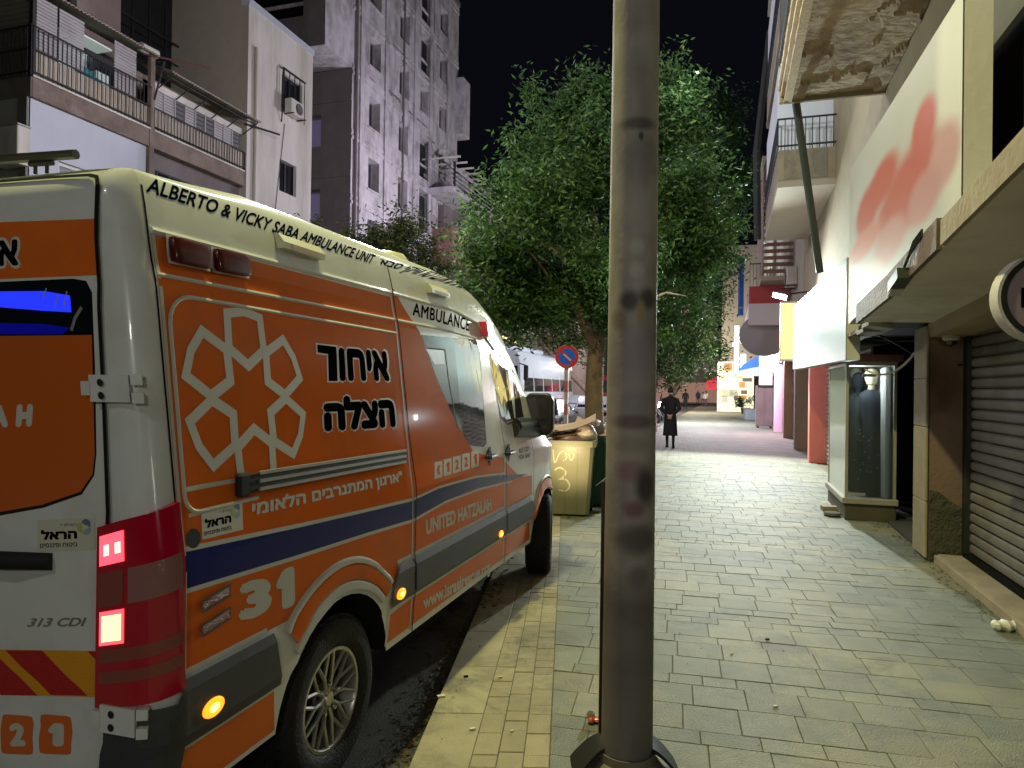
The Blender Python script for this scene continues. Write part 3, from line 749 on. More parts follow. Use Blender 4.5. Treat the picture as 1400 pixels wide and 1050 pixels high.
def lens(u0, u1, v0, v1, m, name, off=.0235, parent=None, n=6):
    g = MB(); g.grid([[tl(lerp(u0, u1, i/n), lerp(v0, v1, j/3), off) for j in range(4)] for i in range(n+1)]); return g.build(name, m, parent or tail, True)
m_lr = mat('lit_red', (1, .1, .1), .3, emit=(1, .045, .07), es=3.2, bump=.0)
m_lrc = mat('lit_pink_core', (1, .3, .2), .3, emit=(1, .28, .20), es=4.5)
m_ly = mat('lit_yellow', (1, .5, .1), .3, emit=(1, .42, .10), es=6.5)
m_clear = mat('lens_clear', (.30, .13, .13), .15, coat=1, bump=.15, bscale=160)
m_amberd = mat('lens_amber_dark', (.26, .06, .05), .15, coat=1, bump=.15, bscale=160)
a_ = lens(.05, .42, .78, .945, m_lr, 'brake_lamp'); lens(.12, .2, .83, .89, m_lrc, 'bulb', .0250, a_, 2); lens(.29, .38, .83, .89, m_lrc, 'bulb', .0250, a_, 2)
lens(.04, .40, .55, .74, m_amberd, 'indicator_lens'); lens(.46, .96, .55, .74, m_clear, 'reversing_lens')
a_ = lens(.06, .42, .34, .525, m_lr, 'tail_lamp'); lens(.10, .38, .36, .50, m_ly, 'bulb', .0250, a_, 3)
lens(.06, .98, .245, .315, m_amberd, 'reflector_band', n=12); lens(.06, .98, .13, .195, m_amberd, 'reflector_band', n=12)

# ---- wheels
m_tyre = mat('tyre', (.013, .013, .013), .75, bump=.4, bscale=80, var=.1)
m_rim = mat('alloy_rim', (.50, .49, .46), .34, metal=.75, var=.08, scale=20)
def wheel(s_, t_, steer=0., z_=WR, side=1):
    T = VM @ Matrix.Translation((s_, t_, z_)) @ Matrix.Rotation(steer, 4, 'Z') @ (Matrix.Scale(1, 4) if side > 0 else Matrix.Rotation(math.pi, 4, 'Z'))
    e = bpy.data.objects.new('wheel', None); COL.objects.link(e); e.parent = van; WM[e.name] = WM[van.name]
    b_ = MB(T); rt = .362
    b_.lathe([(.222, -.085), (.235, -.105), (.27, -.118), (.32, -.118), (.345, -.108), (.358, -.09), (rt, -.06), (rt, .06), (.358, .09), (.33, .11), (.27, .115), (.222, .1)], n=48, axis='y', cap=False)
    b_.build('tyre', m_tyre, e, True)
    g = MB(T)
    for ring_y in (-.075, -.045, -.015, .015, .045, .075):
        for k in range(44):
            t = 2*math.pi*(k + (.5 if int(ring_y*100) % 2 else 0))/44; c = Vector((rt*math.cos(t), ring_y, rt*math.sin(t)))
            rad = Vector((math.cos(t), 0, math.sin(t))); tan = Vector((-math.sin(t), 0, math.cos(t)))
            g.obox(c + rad*.002, tan*.019 + Vector((0, .004, 0)), (0, .011, 0), rad*.006)
    tr = g.build('tread', m_tyre, e); tr['kind'] = 'stuff'
    r_ = MB(T); r_.lathe([(.205, .08), (.205, -.085), (.212, -.098), (.226, -.098), (.232, -.09), (.222, -.08), (.215, -.07), (.215, .08)], n=48, axis='y', cap=False)
    r_.build('rim', m_rim, e, True)
    bk = MB(T); bk.lathe([(0, -.0), (.205, -.0)], n=32, axis='y', cap=False); bk.build('brake_disc', mat('brake_dark', (.012, .012, .012), .6, metal=.3), e)
    for k in range(10):
        for sg in (-1, 1):
            t0 = 2*math.pi*k/10; t1 = t0 + sg*R(12.5); p0 = Vector((.045*math.cos(t0), -.07, .045*math.sin(t0))); pm = Vector((.11*math.cos(t0+sg*.03), -.075, .11*math.sin(t0+sg*.03)))
            p1 = Vector((.212*math.cos(t1), -.088, .212*math.sin(t1)))
            q = MB(T); q.tube([p0, pm, p1], [.011, .0095, .009], 6); q.build('spoke', m_rim, e, True)
    hb = MB(T); hb.lathe([(0, -.088), (.03, -.086), (.036, -.075), (.055, -.068), (.06, -.03)], n=20, axis='y'); h_ = hb.build('hub', m_rim, e, True)
    for k in range(5):
        t = 2*math.pi*k/5 + .3; nb = MB(T); nb.lathe([(0, -.095), (.009, -.092), (.011, -.06)], (.075*math.cos(t)*.9, 0, .075*math.sin(t)*.9), 6, 'y'); nb.build('wheel_nut', m_chrome, e)
    return e
wheel(WSR, .14, 0); wheel(WSF+.05, .075, R(13), .395)
for s_, tt in ((WSR, 1.86), (WSF, 1.84)):
    T = VM @ Matrix.Translation((s_, tt, WR)); b_ = MB(T); b_.lathe([(0, -.1), (.34, -.1), (.36, -.07), (.36, .07), (.34, .1), (0, .1)], n=28, axis='y'); b_.build('tyre', m_tyre, van, True)
# underbody
mb = MB(VM); mb.box((-.85, .42, .28), (4.1, 1.58, .44)); mb.box((-.9, .2, .34), (-.45, 1.8, .45)); mb.box((.6, .15, .36), (3.0, 1.85, .45)); mb.build('underbody', m_blk, van)
# ================================================================== ground, road, pavement
m_soil = mat('ground_soil', (.07, .065, .055), .95, var=.15, bump=.3)
m_asph = mat('asphalt', (.050, .048, .045), .88, var=.22, scale=1.5, bump=.6, bscale=140, dirt=(.11, .10, .08), dirtamt=.6, dscale=2.5)
mb = MB(); mb.poly([(-300, -60, -.14), (300, -60, -.14), (300, 500, -.14), (-300, 500, -.14)])
mb.build('ground', m_soil, origin=(0, 0, -.14))['kind'] = 'structure'
# road: carriageway sheet
mb = MB(ST); mb.poly([(-14, -30, -.08), (1.8, -30, -.08), (1.8, 260, -.08), (-14, 260, -.08)])
mb.build('road', m_asph, origin=(0, 0, -.08))['kind'] = 'structure'
KL = [(-.95, -3), (-.44, 3.16), (-.26, 5.23), (-.14, 6.7), (.12, 9.5), (.85, 13.2), (2.0, 17.2), (4.0, 23.5), (7.1, 33.5), (15.2, 60), (36, 128)]
m_bed = mat('pavement_bed', (.125, .115, .08), .95, var=.25, scale=5, bump=.5)
m_far = mat('pavement_far', (.22, .205, .17), .8, var=.10, scale=1.0, dirt=(.13, .12, .10), dirtamt=.5, dscale=.8)
def fargrid(m):                                      # joints beyond the modelled stones
    n, l = nodes(m); b = n['Principled BSDF']; src = b.inputs['Base Color'].links[0].from_socket
    geo = n.new('ShaderNodeNewGeometry'); mp = n.new('ShaderNodeMapping'); mp.inputs['Rotation'].default_value = (0, 0, R(13)); l.new(geo.outputs['Position'], mp.inputs[0])
    br = n.new('ShaderNodeTexBrick'); br.inputs['Color1'].default_value = (1, 1, 1, 1); br.inputs['Color2'].default_value = (.8, .8, .8, 1); br.inputs['Mortar'].default_value = (.45, .42, .38, 1)
    br.inputs['Scale'].default_value = 1; br.inputs['Mortar Size'].default_value = .008; br.inputs['Brick Width'].default_value = .29; br.inputs['Row Height'].default_value = .25
    l.new(mp.outputs[0], br.inputs[0]); mx = n.new('ShaderNodeMix'); mx.data_type = 'RGBA'; mx.blend_type = 'MULTIPLY'; mx.inputs[0].default_value = 1
    l.new(src, mx.inputs[6]); l.new(br.outputs[0], mx.inputs[7]); l.new(mx.outputs[2], b.inputs['Base Color'])
fargrid(m_far)
fac = [STI @ Vector((x, y, 0)) for x, y in KL]
side_ = thing('pavement', (0, 0, 0), None, None, kind='structure')
mb = MB(); R_ = [stp(2.3, -3.2), stp(2.3, 260)]
near_y = 17.0
left = [Vector((x, y, -.007)) for x, y in KL if y < near_y]
lx = lerp(.85, 2.0, (near_y-13.2)/4.0)
rr_ = stp(2.6, 0); 
def facx(Y, X=2.6): return (X + Y*math.sin(SA)) / math.cos(SA)
poly = left + [Vector((lx, near_y, -.007)), Vector((facx(near_y), near_y, -.007)), Vector((facx(-3), -3, -.007))]
mb.poly(poly)
mb.grid([[Vector((p.x, p.y, -.007)) for p in left], [Vector((p.x, p.y, -.12)) for p in left]])
mb.build('paving_bed', m_bed, side_)
mb = MB(); left2 = [Vector((lx, near_y, -.0005))] + [Vector((x, y, -.0005)) for x, y in KL if y > near_y]
mb.poly(left2 + [Vector((facx(128), 128, -.0005)), Vector((facx(near_y), near_y, -.0005))])
mb.grid([left2, [p + Vector((0, 0, -.12)) for p in left2]])
mb.build('far_paving', m_far, side_)
m_pave = mat('paver_grey', (.142, .150, .112), .62, var=.18, scale=7, bump=.5, bscale=120, dirt=(.255, .22, .115), dirtamt=.95, dscale=.7)
m_pavs = mat('paver_sand', (.30, .255, .15), .72, var=.14, scale=8, bump=.35, bscale=160, dirt=(.17, .14, .08), dirtamt=.5, dscale=1.3)
m_kerb = mat('kerb_stone', (.33, .29, .18), .7, var=.14, scale=4, bump=.3, bscale=120, dirt=(.16, .135, .08), dirtamt=.5, dscale=1.5)
def rndcol(m, amt):                                   # every stone a slightly different tone
    n, l = nodes(m); b = n['Principled BSDF']; src = b.inputs['Base Color'].links[0].from_socket
    at = n.new('ShaderNodeAttribute'); at.attribute_name = 'tone'
    mr = n.new('ShaderNodeMapRange'); mr.inputs[3].default_value = 1-amt; mr.inputs[4].default_value = 1+amt; l.new(at.outputs['Fac'], mr.inputs[0])
    mx = n.new('ShaderNodeMix'); mx.data_type = 'RGBA'; mx.blend_type = 'MULTIPLY'; mx.inputs[0].default_value = 1
    l.new(src, mx.inputs[6]); l.new(mr.outputs[0], mx.inputs[7]); l.new(mx.outputs[2], b.inputs['Base Color'])
def stains(m):                                        # oil patches, trodden gum, dark walked-in grime
    n, l = nodes(m); b = n['Principled BSDF']; src = b.inputs['Base Color'].links[0].from_socket
    geo = n.new('ShaderNodeNewGeometry')
    vo = n.new('ShaderNodeTexVoronoi'); vo.inputs['Scale'].default_value = 2.6; l.new(geo.outputs['Position'], vo.inputs['Vector'])
    mr = n.new('ShaderNodeMapRange'); mr.inputs[1].default_value = .045; mr.inputs[2].default_value = .07; mr.inputs[3].default_value = .55; mr.inputs[4].default_value = 0; l.new(vo.outputs['Distance'], mr.inputs[0])
    mx = n.new('ShaderNodeMix'); mx.data_type = 'RGBA'; l.new(mr.outputs[0], mx.inputs[0]); l.new(src, mx.inputs[6]); mx.inputs[7].default_value = (.05, .045, .04, 1)
    t = n.new('ShaderNodeTexNoise'); t.inputs['Scale'].default_value = 1.7; t.inputs['Detail'].default_value = 10; t.inputs['Roughness'].default_value = .72; t.inputs['Distortion'].default_value = .6; l.new(geo.outputs['Position'], t.inputs[0])
    m2 = n.new('ShaderNodeMapRange'); m2.inputs[1].default_value = .50; m2.inputs[2].default_value = .66; m2.inputs[4].default_value = .75; l.new(t.outputs[0], m2.inputs[0])
    mx2 = n.new('ShaderNodeMix'); mx2.data_type = 'RGBA'; l.new(m2.outputs[0], mx2.inputs[0]); l.new(mx.outputs[2], mx2.inputs[6]); mx2.inputs[7].default_value = (.075, .075, .05, 1)
    l.new(mx2.outputs[2], b.inputs['Base Color'])
for m_, a_ in ((m_pave, .15), (m_pavs, .12), (m_kerb, .06)): rndcol(m_, a_); stains(m_)
stains(m_far)
def stone_faces(q, zt, gap=.0018, bev=.0028, depth=.009):
    """q: four ground corners (x, y) counter-clockwise"""
    c = Vector((sum(p[0] for p in q)/4, sum(p[1] for p in q)/4))
    def shrink(d, z):
        out = []
        for i in range(4):
            p = Vector(q[i]); a = (Vector(q[i-1]) - p).normalized(); b = (Vector(q[(i+1) % 4]) - p).normalized()
            out.append((p.x + (a.x+b.x)*d, p.y + (a.y+b.y)*d, z + random.uniform(-.0006, .0006)))
        return out
    r0 = shrink(gap, -depth); r1 = shrink(gap, zt - bev); r2 = shrink(gap + bev, zt)
    return r0, r1, r2
stones = []
def addstone(q, mtl):
    c = (sum(p[0] for p in q)/4, sum(p[1] for p in q)/4)
    dxy = ray(0, 0)
    d = c[1]
    if d < .6 or d > near_y + .3: return
    px = 700 + 960*c[0]/d; py = 531 + 960*1.7/d
    if px < -80 or px > 1500 or py > 1130: return
    stones.append((d, q, mtl, random.uniform(-.0022, .0022) + .004*noise.noise((c[0]*.8, c[1]*.8, 0))))
# kerb stones and sandy strip
def kx(y):
    for (x0, y0), (x1, y1) in zip(KL, KL[1:]):
        if y0 <= y <= y1: return lerp(x0, x1, (y-y0)/(y1-y0))
def bx(y): return .19 + .078*(y - 3.16)
y = 1.2
while y < 14.0:
    y2 = y + .62
    kw = .27
    addstone([(kx(y), y), (kx(y)+kw, y), (kx(y2)+kw, y2), (kx(y2), y2)], m_kerb); y = y2
def lft(y): return kx(y) + .27
for c in range(3):
    y = 1.6 + .05*c
    while y < 10.5:
        h = random.choice((.105, .105, .205, .205)); y2 = y + h
        def xx(k, yy): return lerp(lft(yy), max(bx(yy), lft(yy)+.05), k/3)
        addstone([(xx(c, y), y), (xx(c+1, y), y), (xx(c+1, y2), y2), (xx(c, y2), y2)], m_pavs); y = y2
# walkway courses, 13 degrees
PA = R(13.0); ce, se = math.cos(PA), math.sin(PA)
def pw(u, v): return (u*ce + v*se, -u*se + v*ce)
def leftu(v):                                          # where the course meets the sandy strip
    lo, hi = -6., 6.
    for _ in range(30):
        m_ = (lo+hi)/2; x, y = pw(m_, v); lim = bx(y) if y < 10.5 else (kx(max(-2.9, y)) + .27)
        if x < lim: lo = m_
        else: hi = m_
    return hi
def rightu(v):
    lo, hi = -3., 14.
    for _ in range(30):
        m_ = (lo+hi)/2; x, y = pw(m_, v)
        if x > facx(y, 2.02): hi = m_
        else: lo = m_
    return lo
v = 1.0; k = 0
while v < 18.5:
    h = (.29, .27, .14)[k % 3] if random.random() > .12 else .14
    v2 = v + h; wd = .285 if h > .2 else random.choice((.285, .19))
    u0, u0b = leftu(v), leftu(v2); ur = rightu(v); ur2 = rightu(v2)
    u = math.floor(u0/wd)*wd + random.uniform(0, wd)
    first = True; a, a2 = u0, u0b
    if u - max(u0, u0b) < .06: u += wd
    while True:
        b = min(u, ur); b2 = min(u, ur2)
        addstone([pw(a, v), pw(b, v), pw(b2, v2), pw(a2, v2)], m_pave)
        if u >= min(ur, ur2): break
        a, a2 = b, b2; u += wd
    v = v2; k += 1
stones.sort(key=lambda s: s[0])
rest = {}
for i, (d, q, mtl, dz) in enumerate(stones):
    r0, r1, r2 = stone_faces(q, dz)
    if i < 300:
        mb = MB(); mb.grid([r0, r1, r2], True); mb.poly(r2)
        nm = 'kerb_stone' if mtl is m_kerb else 'paving_stone'
        o = mb.build(nm, mtl, side_)
        at = o.data.attributes.new('tone', 'FLOAT', 'FACE'); t_ = random.random()
        for k_ in range(len(at.data)): at.data[k_].value = t_
    else:
        r = rest.setdefault(mtl.name, (MB(), [], mtl)); n0 = len(r[0].f); r[0].grid([r0, r1, r2], True); r[0].poly(r2)
        r[1].extend([random.random()] * 1 * (len(r[0].f) - n0)); t_ = r[1][-1]
        for k_ in range(n0, len(r[0].f)): r[1][k_] = t_
for nm, (mbr, tones, mtl) in rest.items():
    o = mbr.build('paving_stones', mtl, side_); o['kind'] = 'stuff'
    at = o.data.attributes.new('tone', 'FLOAT', 'FACE')
    for k_, t_ in enumerate(tones): at.data[k_].value = t_
# gutter debris along the kerb and the shop fronts
m_deb = mat('leaf_litter', (.10, .075, .04), .9, island=.6)
mb = MB()
def scrap(x, y, z, s):
    a = random.uniform(0, 6.28); t = random.uniform(-.4, .4); l_ = s*random.uniform(.6, 1.6)
    ux, uy = math.cos(a)*l_, math.sin(a)*l_; wx, wy = -math.sin(a)*s*.45, math.cos(a)*s*.45
    mb.poly([(x-ux, y-uy, z+.002), (x+wx, y+wy, z+.004+s*.3), (x+ux, y+uy, z+.002+abs(t)*s), (x-wx, y-wy, z+.003)])
for _ in range(1500):
    y = random.uniform(2.2, 6.2); x = kx(y) - abs(random.gauss(0, .10)) - .01; scrap(x, y, -.079, random.uniform(.006, .02))
for _ in range(900):
    y = random.gauss(6.0, .45); x = kx(y) - random.uniform(-.15, .7); scrap(x, y, -.078 if x < kx(y) else .001, random.uniform(.008, .026))
for _ in range(500):
    Y = random.uniform(6, 12); X = 2.0 - abs(random.gauss(0, .10)); p = stp(X, Y); scrap(p.x, p.y, .003, random.uniform(.005, .018))
for _ in range(260):
    y = random.uniform(2.6, 12); x = random.uniform(kx(y), facx(y, 1.9)); scrap(x, y, .003, random.uniform(.004, .011))
o = mb.build('leaf_litter', m_deb); tag(o, 'dry leaves and grit along the kerb and shop fronts', 'litter', kind='stuff')
# mound of dirt by the dropped kerb under the ambulance
mb = MB(); rows_ = []
for i in range(26):
    rr2 = []
    for j in range(18):
        x = -.75 + .045*i; yy = 5.2 + .10*j; e = (1 - abs(i-12.5)/13)*(1 - abs(j-8.5)/9)
        z = -.082 + .085*max(0, e)**.6*(.7 + .8*noise.noise((x*5, yy*5, 1.3))) ; rr2.append((x, yy, z))
    rows_.append(rr2)
mb.grid(rows_); o = mb.build('dirt_mound', mat('dirt', (.10, .082, .055), .95, var=.3, scale=12, bump=.9, bscale=60), smooth=True); tag(o, 'loose heap of dirt and leaves at the kerb under the ambulance', 'dirt', kind='stuff')
# ================================================================== generic building helpers (street frame)
def holed(name, m, parent, o_, U, V, N, w_, h_, holes, depth=.18, T=ST):
    """wall face w_ x h_ from corner o_, axes U, V, inward N; holes = (u0, v0, u1, v1), each with reveals"""
    o_, U, V, N = Vector(o_), Vector(U), Vector(V), Vector(N)
    us = sorted({0, w_} | {min(max(h[0], 0), w_) for h in holes} | {min(max(h[2], 0), w_) for h in holes}); vs = sorted({0, h_} | {min(max(h[1], 0), h_) for h in holes} | {min(max(h[3], 0), h_) for h in holes})
    mb = MB(T); P = lambda u, v, n=0: o_ + U*u + V*v + N*n
    for a, b in zip(us, us[1:]):
        for c, d in zip(vs, vs[1:]):
            mu, mv = (a+b)/2, (c+d)/2
            if any(h[0] < mu < h[2] and h[1] < mv < h[3] for h in holes): continue
            mb.poly([P(a, c), P(b, c), P(b, d), P(a, d)])
    for (a, c, b, d) in holes:
        mb.poly([P(a, c), P(a, c, depth), P(b, c, depth), P(b, c)]); mb.poly([P(a, d), P(b, d), P(b, d, depth), P(a, d, depth)])
        mb.poly([P(a, c), P(a, d), P(a, d, depth), P(a, c, depth)]); mb.poly([P(b, c), P(b, c, depth), P(b, d, depth), P(b, d)])
    return mb.build(name, m, parent)
m_win = mat('window_dark', (.012, .014, .018), .12, spec=.6)
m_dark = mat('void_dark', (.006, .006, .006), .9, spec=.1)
def window(parent, o_, U, V, N, h, depth, frame_m, pane_m=None, bars=1, T=ST, sill=False, fw=.05):
    o_, U, V, N = Vector(o_), Vector(U), Vector(V), Vector(N); (a, c, b, d) = h
    P = lambda u, v, n=0: o_ + U*u + V*v + N*n
    f = MB(T); e = fw
    def bar(u0, v0, u1, v1, n0=depth-.07, n1=depth-.01):
        c_ = (P(u0, v0, n0) + P(u1, v1, n1))/2; f.obox(c_, U*(u1-u0)/2, V*(v1-v0)/2, N*(n1-n0)/2)
    bar(a, c, b, c+e); bar(a, d-e, b, d); bar(a, c+e, a+e, d-e); bar(b-e, c+e, b, d-e)
    for k in range(bars):
        x = lerp(a, b, (k+1)/(bars+1)); bar(x-e/2, c+e, x+e/2, d-e)
    if sill: bar(a-.08, c-.08, b+.08, c-.005, -.06, depth)
    w_ = f.build('window', frame_m, parent)
    g = MB(T); g.poly([P(a, c, depth-.03), P(b, c, depth-.03), P(b, d, depth-.03), P(a, d, depth-.03)]); g.build('pane', pane_m or m_win, w_)
    return w_
def sbox(name, m, parent, a, b, bev=0., smooth=False): return MB(ST).box(a, b, bev).build(name, m, parent, smooth)
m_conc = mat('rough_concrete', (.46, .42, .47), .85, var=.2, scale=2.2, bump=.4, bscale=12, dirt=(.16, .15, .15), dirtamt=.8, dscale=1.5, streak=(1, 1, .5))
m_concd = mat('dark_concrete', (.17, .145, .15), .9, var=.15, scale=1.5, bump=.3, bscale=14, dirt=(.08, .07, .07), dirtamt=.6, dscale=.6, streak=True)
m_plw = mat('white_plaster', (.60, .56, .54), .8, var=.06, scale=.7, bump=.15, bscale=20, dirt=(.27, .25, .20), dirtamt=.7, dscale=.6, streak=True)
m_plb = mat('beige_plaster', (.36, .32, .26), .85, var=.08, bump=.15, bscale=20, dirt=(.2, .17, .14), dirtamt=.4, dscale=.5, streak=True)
m_blut = mat('blue_white_panel', (.46, .49, .58), .7, var=.05, scale=.8, dirt=(.3, .32, .36), dirtamt=.4, dscale=.4, streak=True)
m_beam = mat('stained_beam', (.20, .155, .135), .9, var=.25, scale=2, bump=.6, bscale=14, dirt=(.09, .065, .055), dirtamt=.7, dscale=1.2)
m_iron = mat('iron_rail', (.022, .020, .022), .6)
m_blind = mat('blind_slat', (.34, .32, .34), .6, var=.08, dirt=(.2, .19, .18), dirtamt=.4, dscale=1.2)
m_panel = mat('cream_panel', (.45, .40, .34), .75, var=.12, dirt=(.25, .17, .10), dirtamt=.55, dscale=2., streak=True)
m_corr = mat('corrugated_roof', (.30, .26, .22), .8, var=.15, dirt=(.14, .12, .10), dirtamt=.5)
m_grn = mat('pale_wall', (.33, .33, .29), .85, var=.1, dirt=(.2, .2, .16), dirtamt=.4, streak=True)
XF = -16.0
y0 = onX(44, 132, XF).y; y1 = onX(209, 211, XF).y; y2 = onX(336, 280, XF).y; y3 = onX(426, 200, XF).y
ZB = 8.52
b1 = sthing('apartment_building', XF, y0, 0, 'old apartment block with railed, shuttered balconies above the ambulance', 'building')
sbox('wall', m_plb, b1, (-30, y0+.0, 0), (XF-1.15, y2, ZB+2.6))
# enclosed lower floor
hs = [(onX(83, 200, XF).y - y0, 5.75, onX(146, 200, XF).y - y0, 7.25)]
holed('wall', m_blut, b1, (XF-.12, y0+.05, 0), (0, 1, 0), (0, 0, 1), (-1, 0, 0), y1-y0-.1, ZB, hs, .2)
window(b1, (XF-.12, y0+.05, 0), (0, 1, 0), (0, 0, 1), (-1, 0, 0), hs[0], .15, mat('white_frame', (.6, .6, .6), .5), mat('pane_pale', (.25, .27, .32), .2), 1, fw=.09)
sbox('wall', m_concd, b1, (XF-.5, y1+.05, 0), (XF-.3, y2, ZB))
hs2 = [(.4, 5.6, 1.9, 8.0), (2.2, 5.6, 3.6, 8.0)]
for h in hs2: window(b1, (XF-.3, y1, 0), (0, 1, 0), (0, 0, 1), (1, 0, 0), h, .07, m_iron, m_win, 2)
sbox('wall', m_grn, b1, (-24, y0-.02, 0), (XF-.15, y0+.04, ZB))
sbox('corner_post', mat('grey_post', (.12, .12, .12), .7), b1, (XF-.3, y0-.06, 0), (XF-.1, y0-.02, ZB))
# upper recessed storeys
hsu = [(.6, 1.2, 4.2, 5.2)]
yr = onX(165, 30, XF-3).y
holed('wall', mat('mauve_plaster', (.36, .28, .27), .85, var=.1, dirt=(.2, .15, .14), dirtamt=.5, dscale=.6, streak=True), b1, (XF-3, y0, ZB+2.6), (0, 1, 0), (0, 0, 1), (-1, 0, 0), y2-y0+.1, 12,
      [(yr-y0, .9, onX(255, 60, XF-3).y-y0, 4.6), (.8, .9, yr-y0-1.6, 4.0)], .3)
for h in [(yr-y0, .9, onX(255, 60, XF-3).y-y0, 4.6), (.8, .9, yr-y0-1.6, 4.0)]:
    w_ = window(b1, (XF-3, y0, ZB+2.6), (0, 1, 0), (0, 0, 1), (-1, 0, 0), h, .3, m_iron, m_win, 3)
    g = MB(ST); g.box((XF-2.98, y0+h[0], ZB+2.6+2.6), (XF-2.94, y0+h[2], ZB+2.6+2.66)); g.box((XF-2.98, y0+h[0], ZB+2.6+1.9), (XF-2.94, y0+h[2], ZB+2.6+1.94)); g.build('rail', m_iron, w_)
def balcony(yy0, yy1, ztop_, zrail, near=False):
    b = MB(ST); b.box((XF-1.2, yy0, ZB), (XF, yy1, ZB+.48), .02); bo = b.build('balcony', m_beam, b1)
    sbox('ledge', m_plw, bo, (XF-.06, yy0, ZB+.482), (XF+.03, yy1, ZB+.53))
    # low parapet panels behind the bars
    n_ = int((yy1-yy0)/.24); 
    for k in range(n_):
        a = lerp(yy0, yy1, k/n_); bb_ = lerp(yy0, yy1, (k+1)/n_)
        sbox('panel', m_panel, bo, (XF-.11, a+.01, ZB+.54), (XF-.08, bb_-.01, ZB+1.15))
    for zr in (ZB+.60, zrail-.55, zrail):
        g = MB(ST); g.box((XF+.0, yy0, zr-.018), (XF+.035, yy1, zr+.018)); g.build('rail', m_iron, bo)
    n_ = int((yy1-yy0)/.125)
    for k in range(n_+1):
        a = lerp(yy0, yy1, k/n_); g = MB(ST); g.box((XF+.008, a-.009, ZB+.5), (XF+.026, a+.009, zrail)); g.build('rail_bar', m_iron, bo)
    return bo
def blinds(bo, yy0, yy1, z0, z1, m=m_blind, st=.085):
    z = z0
    while z < z1:
        b = MB(ST); b.obox((XF-.16, (yy0+yy1)/2, z+st/2), (0, (yy1-yy0)/2, 0), (.004, 0, st*.40), (.012, 0, -.004)); b.build('slat', m, bo); z += st
zr1 = ZB+1.70
bo = balcony(y0, y1-.12, 11, zr1)
zc = 11.05
yo0, yo1 = onX(118, 80, XF-.1).y, onX(157, 90, XF-.1).y
blinds(bo, y0+.15, (y0+yo0)/2-.03, ZB+1.2, zc); blinds(bo, (y0+yo0)/2+.03, yo0-.03, ZB+1.2, zc); blinds(bo, yo1+.03, y1-.5, ZB+1.2, zc)
# open bay, its room light put in as a glow of wall and board
lit = mat('lit_room', (.5, .62, .6), .8, emit=(.55, .72, .72), es=.22)
sbox('room_wall', lit, bo, (XF-1.14, yo0, ZB+1.0), (XF-1.10, yo1, zc))
sbox('ceiling_board', mat('board_glow', (.6, .65, .62), .8, emit=(.6, .8, .7), es=.18), bo, (XF-1.1, yo0, zc-.3), (XF-.2, yo1, zc-.26))
sbox('door_frame', m_iron, bo, (XF-.2, yo0, zc-.75), (XF-.14, yo1, zc-.62))
sbox('cupboard', mat('mint_white', (.55, .66, .62), .6), bo, (XF-.55, lerp(yo0, yo1, .55), ZB+.9), (XF-.3, yo1, ZB+1.55))
g = MB(ST)
for k in range(7): g.lathe([(0, -.12), (.13, -.08), (.16, 0), (.12, .09), (0, .13)], (XF-.28, lerp(yo0, yo1, .02+.09*k), ZB+1.32-.03*k + .03*(k % 2)), 7)
tag(g.build('laundry_heap', mat('teal_cloth', (.02, .22, .30), .8), origin=stp(XF-.28, yo0+.5, ZB+1.2), smooth=True), 'teal cloth bundle piled in the open lit bay of the balcony', 'cloth')
# beam on the near side
g = MB(ST); g.box((-24, y0-.0-1.2+1.2-.03, ZB), (XF-.02, y0-.002, ZB+.48)); g.build('side_beam', mat('side_concrete', (.14, .13, .11), .9, var=.2), b1)
for zr in (ZB+.6, ZB+1.15, zr1):
    g = MB(ST); g.box((-24, y0-.06, zr-.018), (XF, y0-.03, zr+.018)); g.build('rail', m_iron, b1)
for k in range(46):
    x = XF - .13*k; g = MB(ST); g.box((x-.009, y0-.054, ZB+.5), (x+.009, y0-.036, zr1)); g.build('rail_bar', m_iron, b1)
sbox('side_panel', mat('side_screen', (.20, .19, .15), .8, var=.1), b1, (-24, y0+.02, ZB+.5), (XF-.1, y0+.05, zc))
for k in range(14):
    sbox('slat', mat('side_slat', (.22, .21, .17), .7), b1, (-24, y0-.0, ZB+1.3+.13*k), (XF-.2, y0+.018, ZB+1.38+.13*k))
sbox('corner_post', m_iron, b1, (XF-.1, y0-.02, ZB+.5), (XF, y0+.08, zc+.1))
sbox('corner_post', m_beam, b1, (XF-.1, y1-.14, 0), (XF+.02, y1+.02, zc+.1))
# second bay
zr2 = ZB+.95+.2
bo2 = balcony(y1+.02, y2-.1, 11, zr2)
yq = [lerp(y1+.1, y2-.15, k/9) for k in range(10)]
for k in range(9):
    if k in (2, 4, 5, 8): blinds(bo2, yq[k]+.02, yq[k+1]-.02, ZB+.7, zc-.75, mat('open_slat', (.10, .10, .11), .6), .14)
    else: blinds(bo2, yq[k]+.01, yq[k+1]-.01, ZB+1.0, zc-.75)
    sbox('mullion', m_blind, bo2, (XF-.2, yq[k]-.02, ZB+.5), (XF-.12, yq[k]+.02, zc-.7))
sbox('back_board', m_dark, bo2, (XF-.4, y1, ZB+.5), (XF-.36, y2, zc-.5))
sbox('transom', m_plw, bo2, (XF-.2, y1+.05, zc-.75), (XF-.12, y2-.1, zc-.55))
sbox('back_board', mat('room_dim', (.08, .08, .09), .9), bo, (XF-1.08, y0+.1, ZB+.5), (XF-1.06, yo0-.0, zc)); sbox('back_board', MATS['room_dim'], bo, (XF-1.08, yo1, ZB+.5), (XF-1.06, y1, zc))
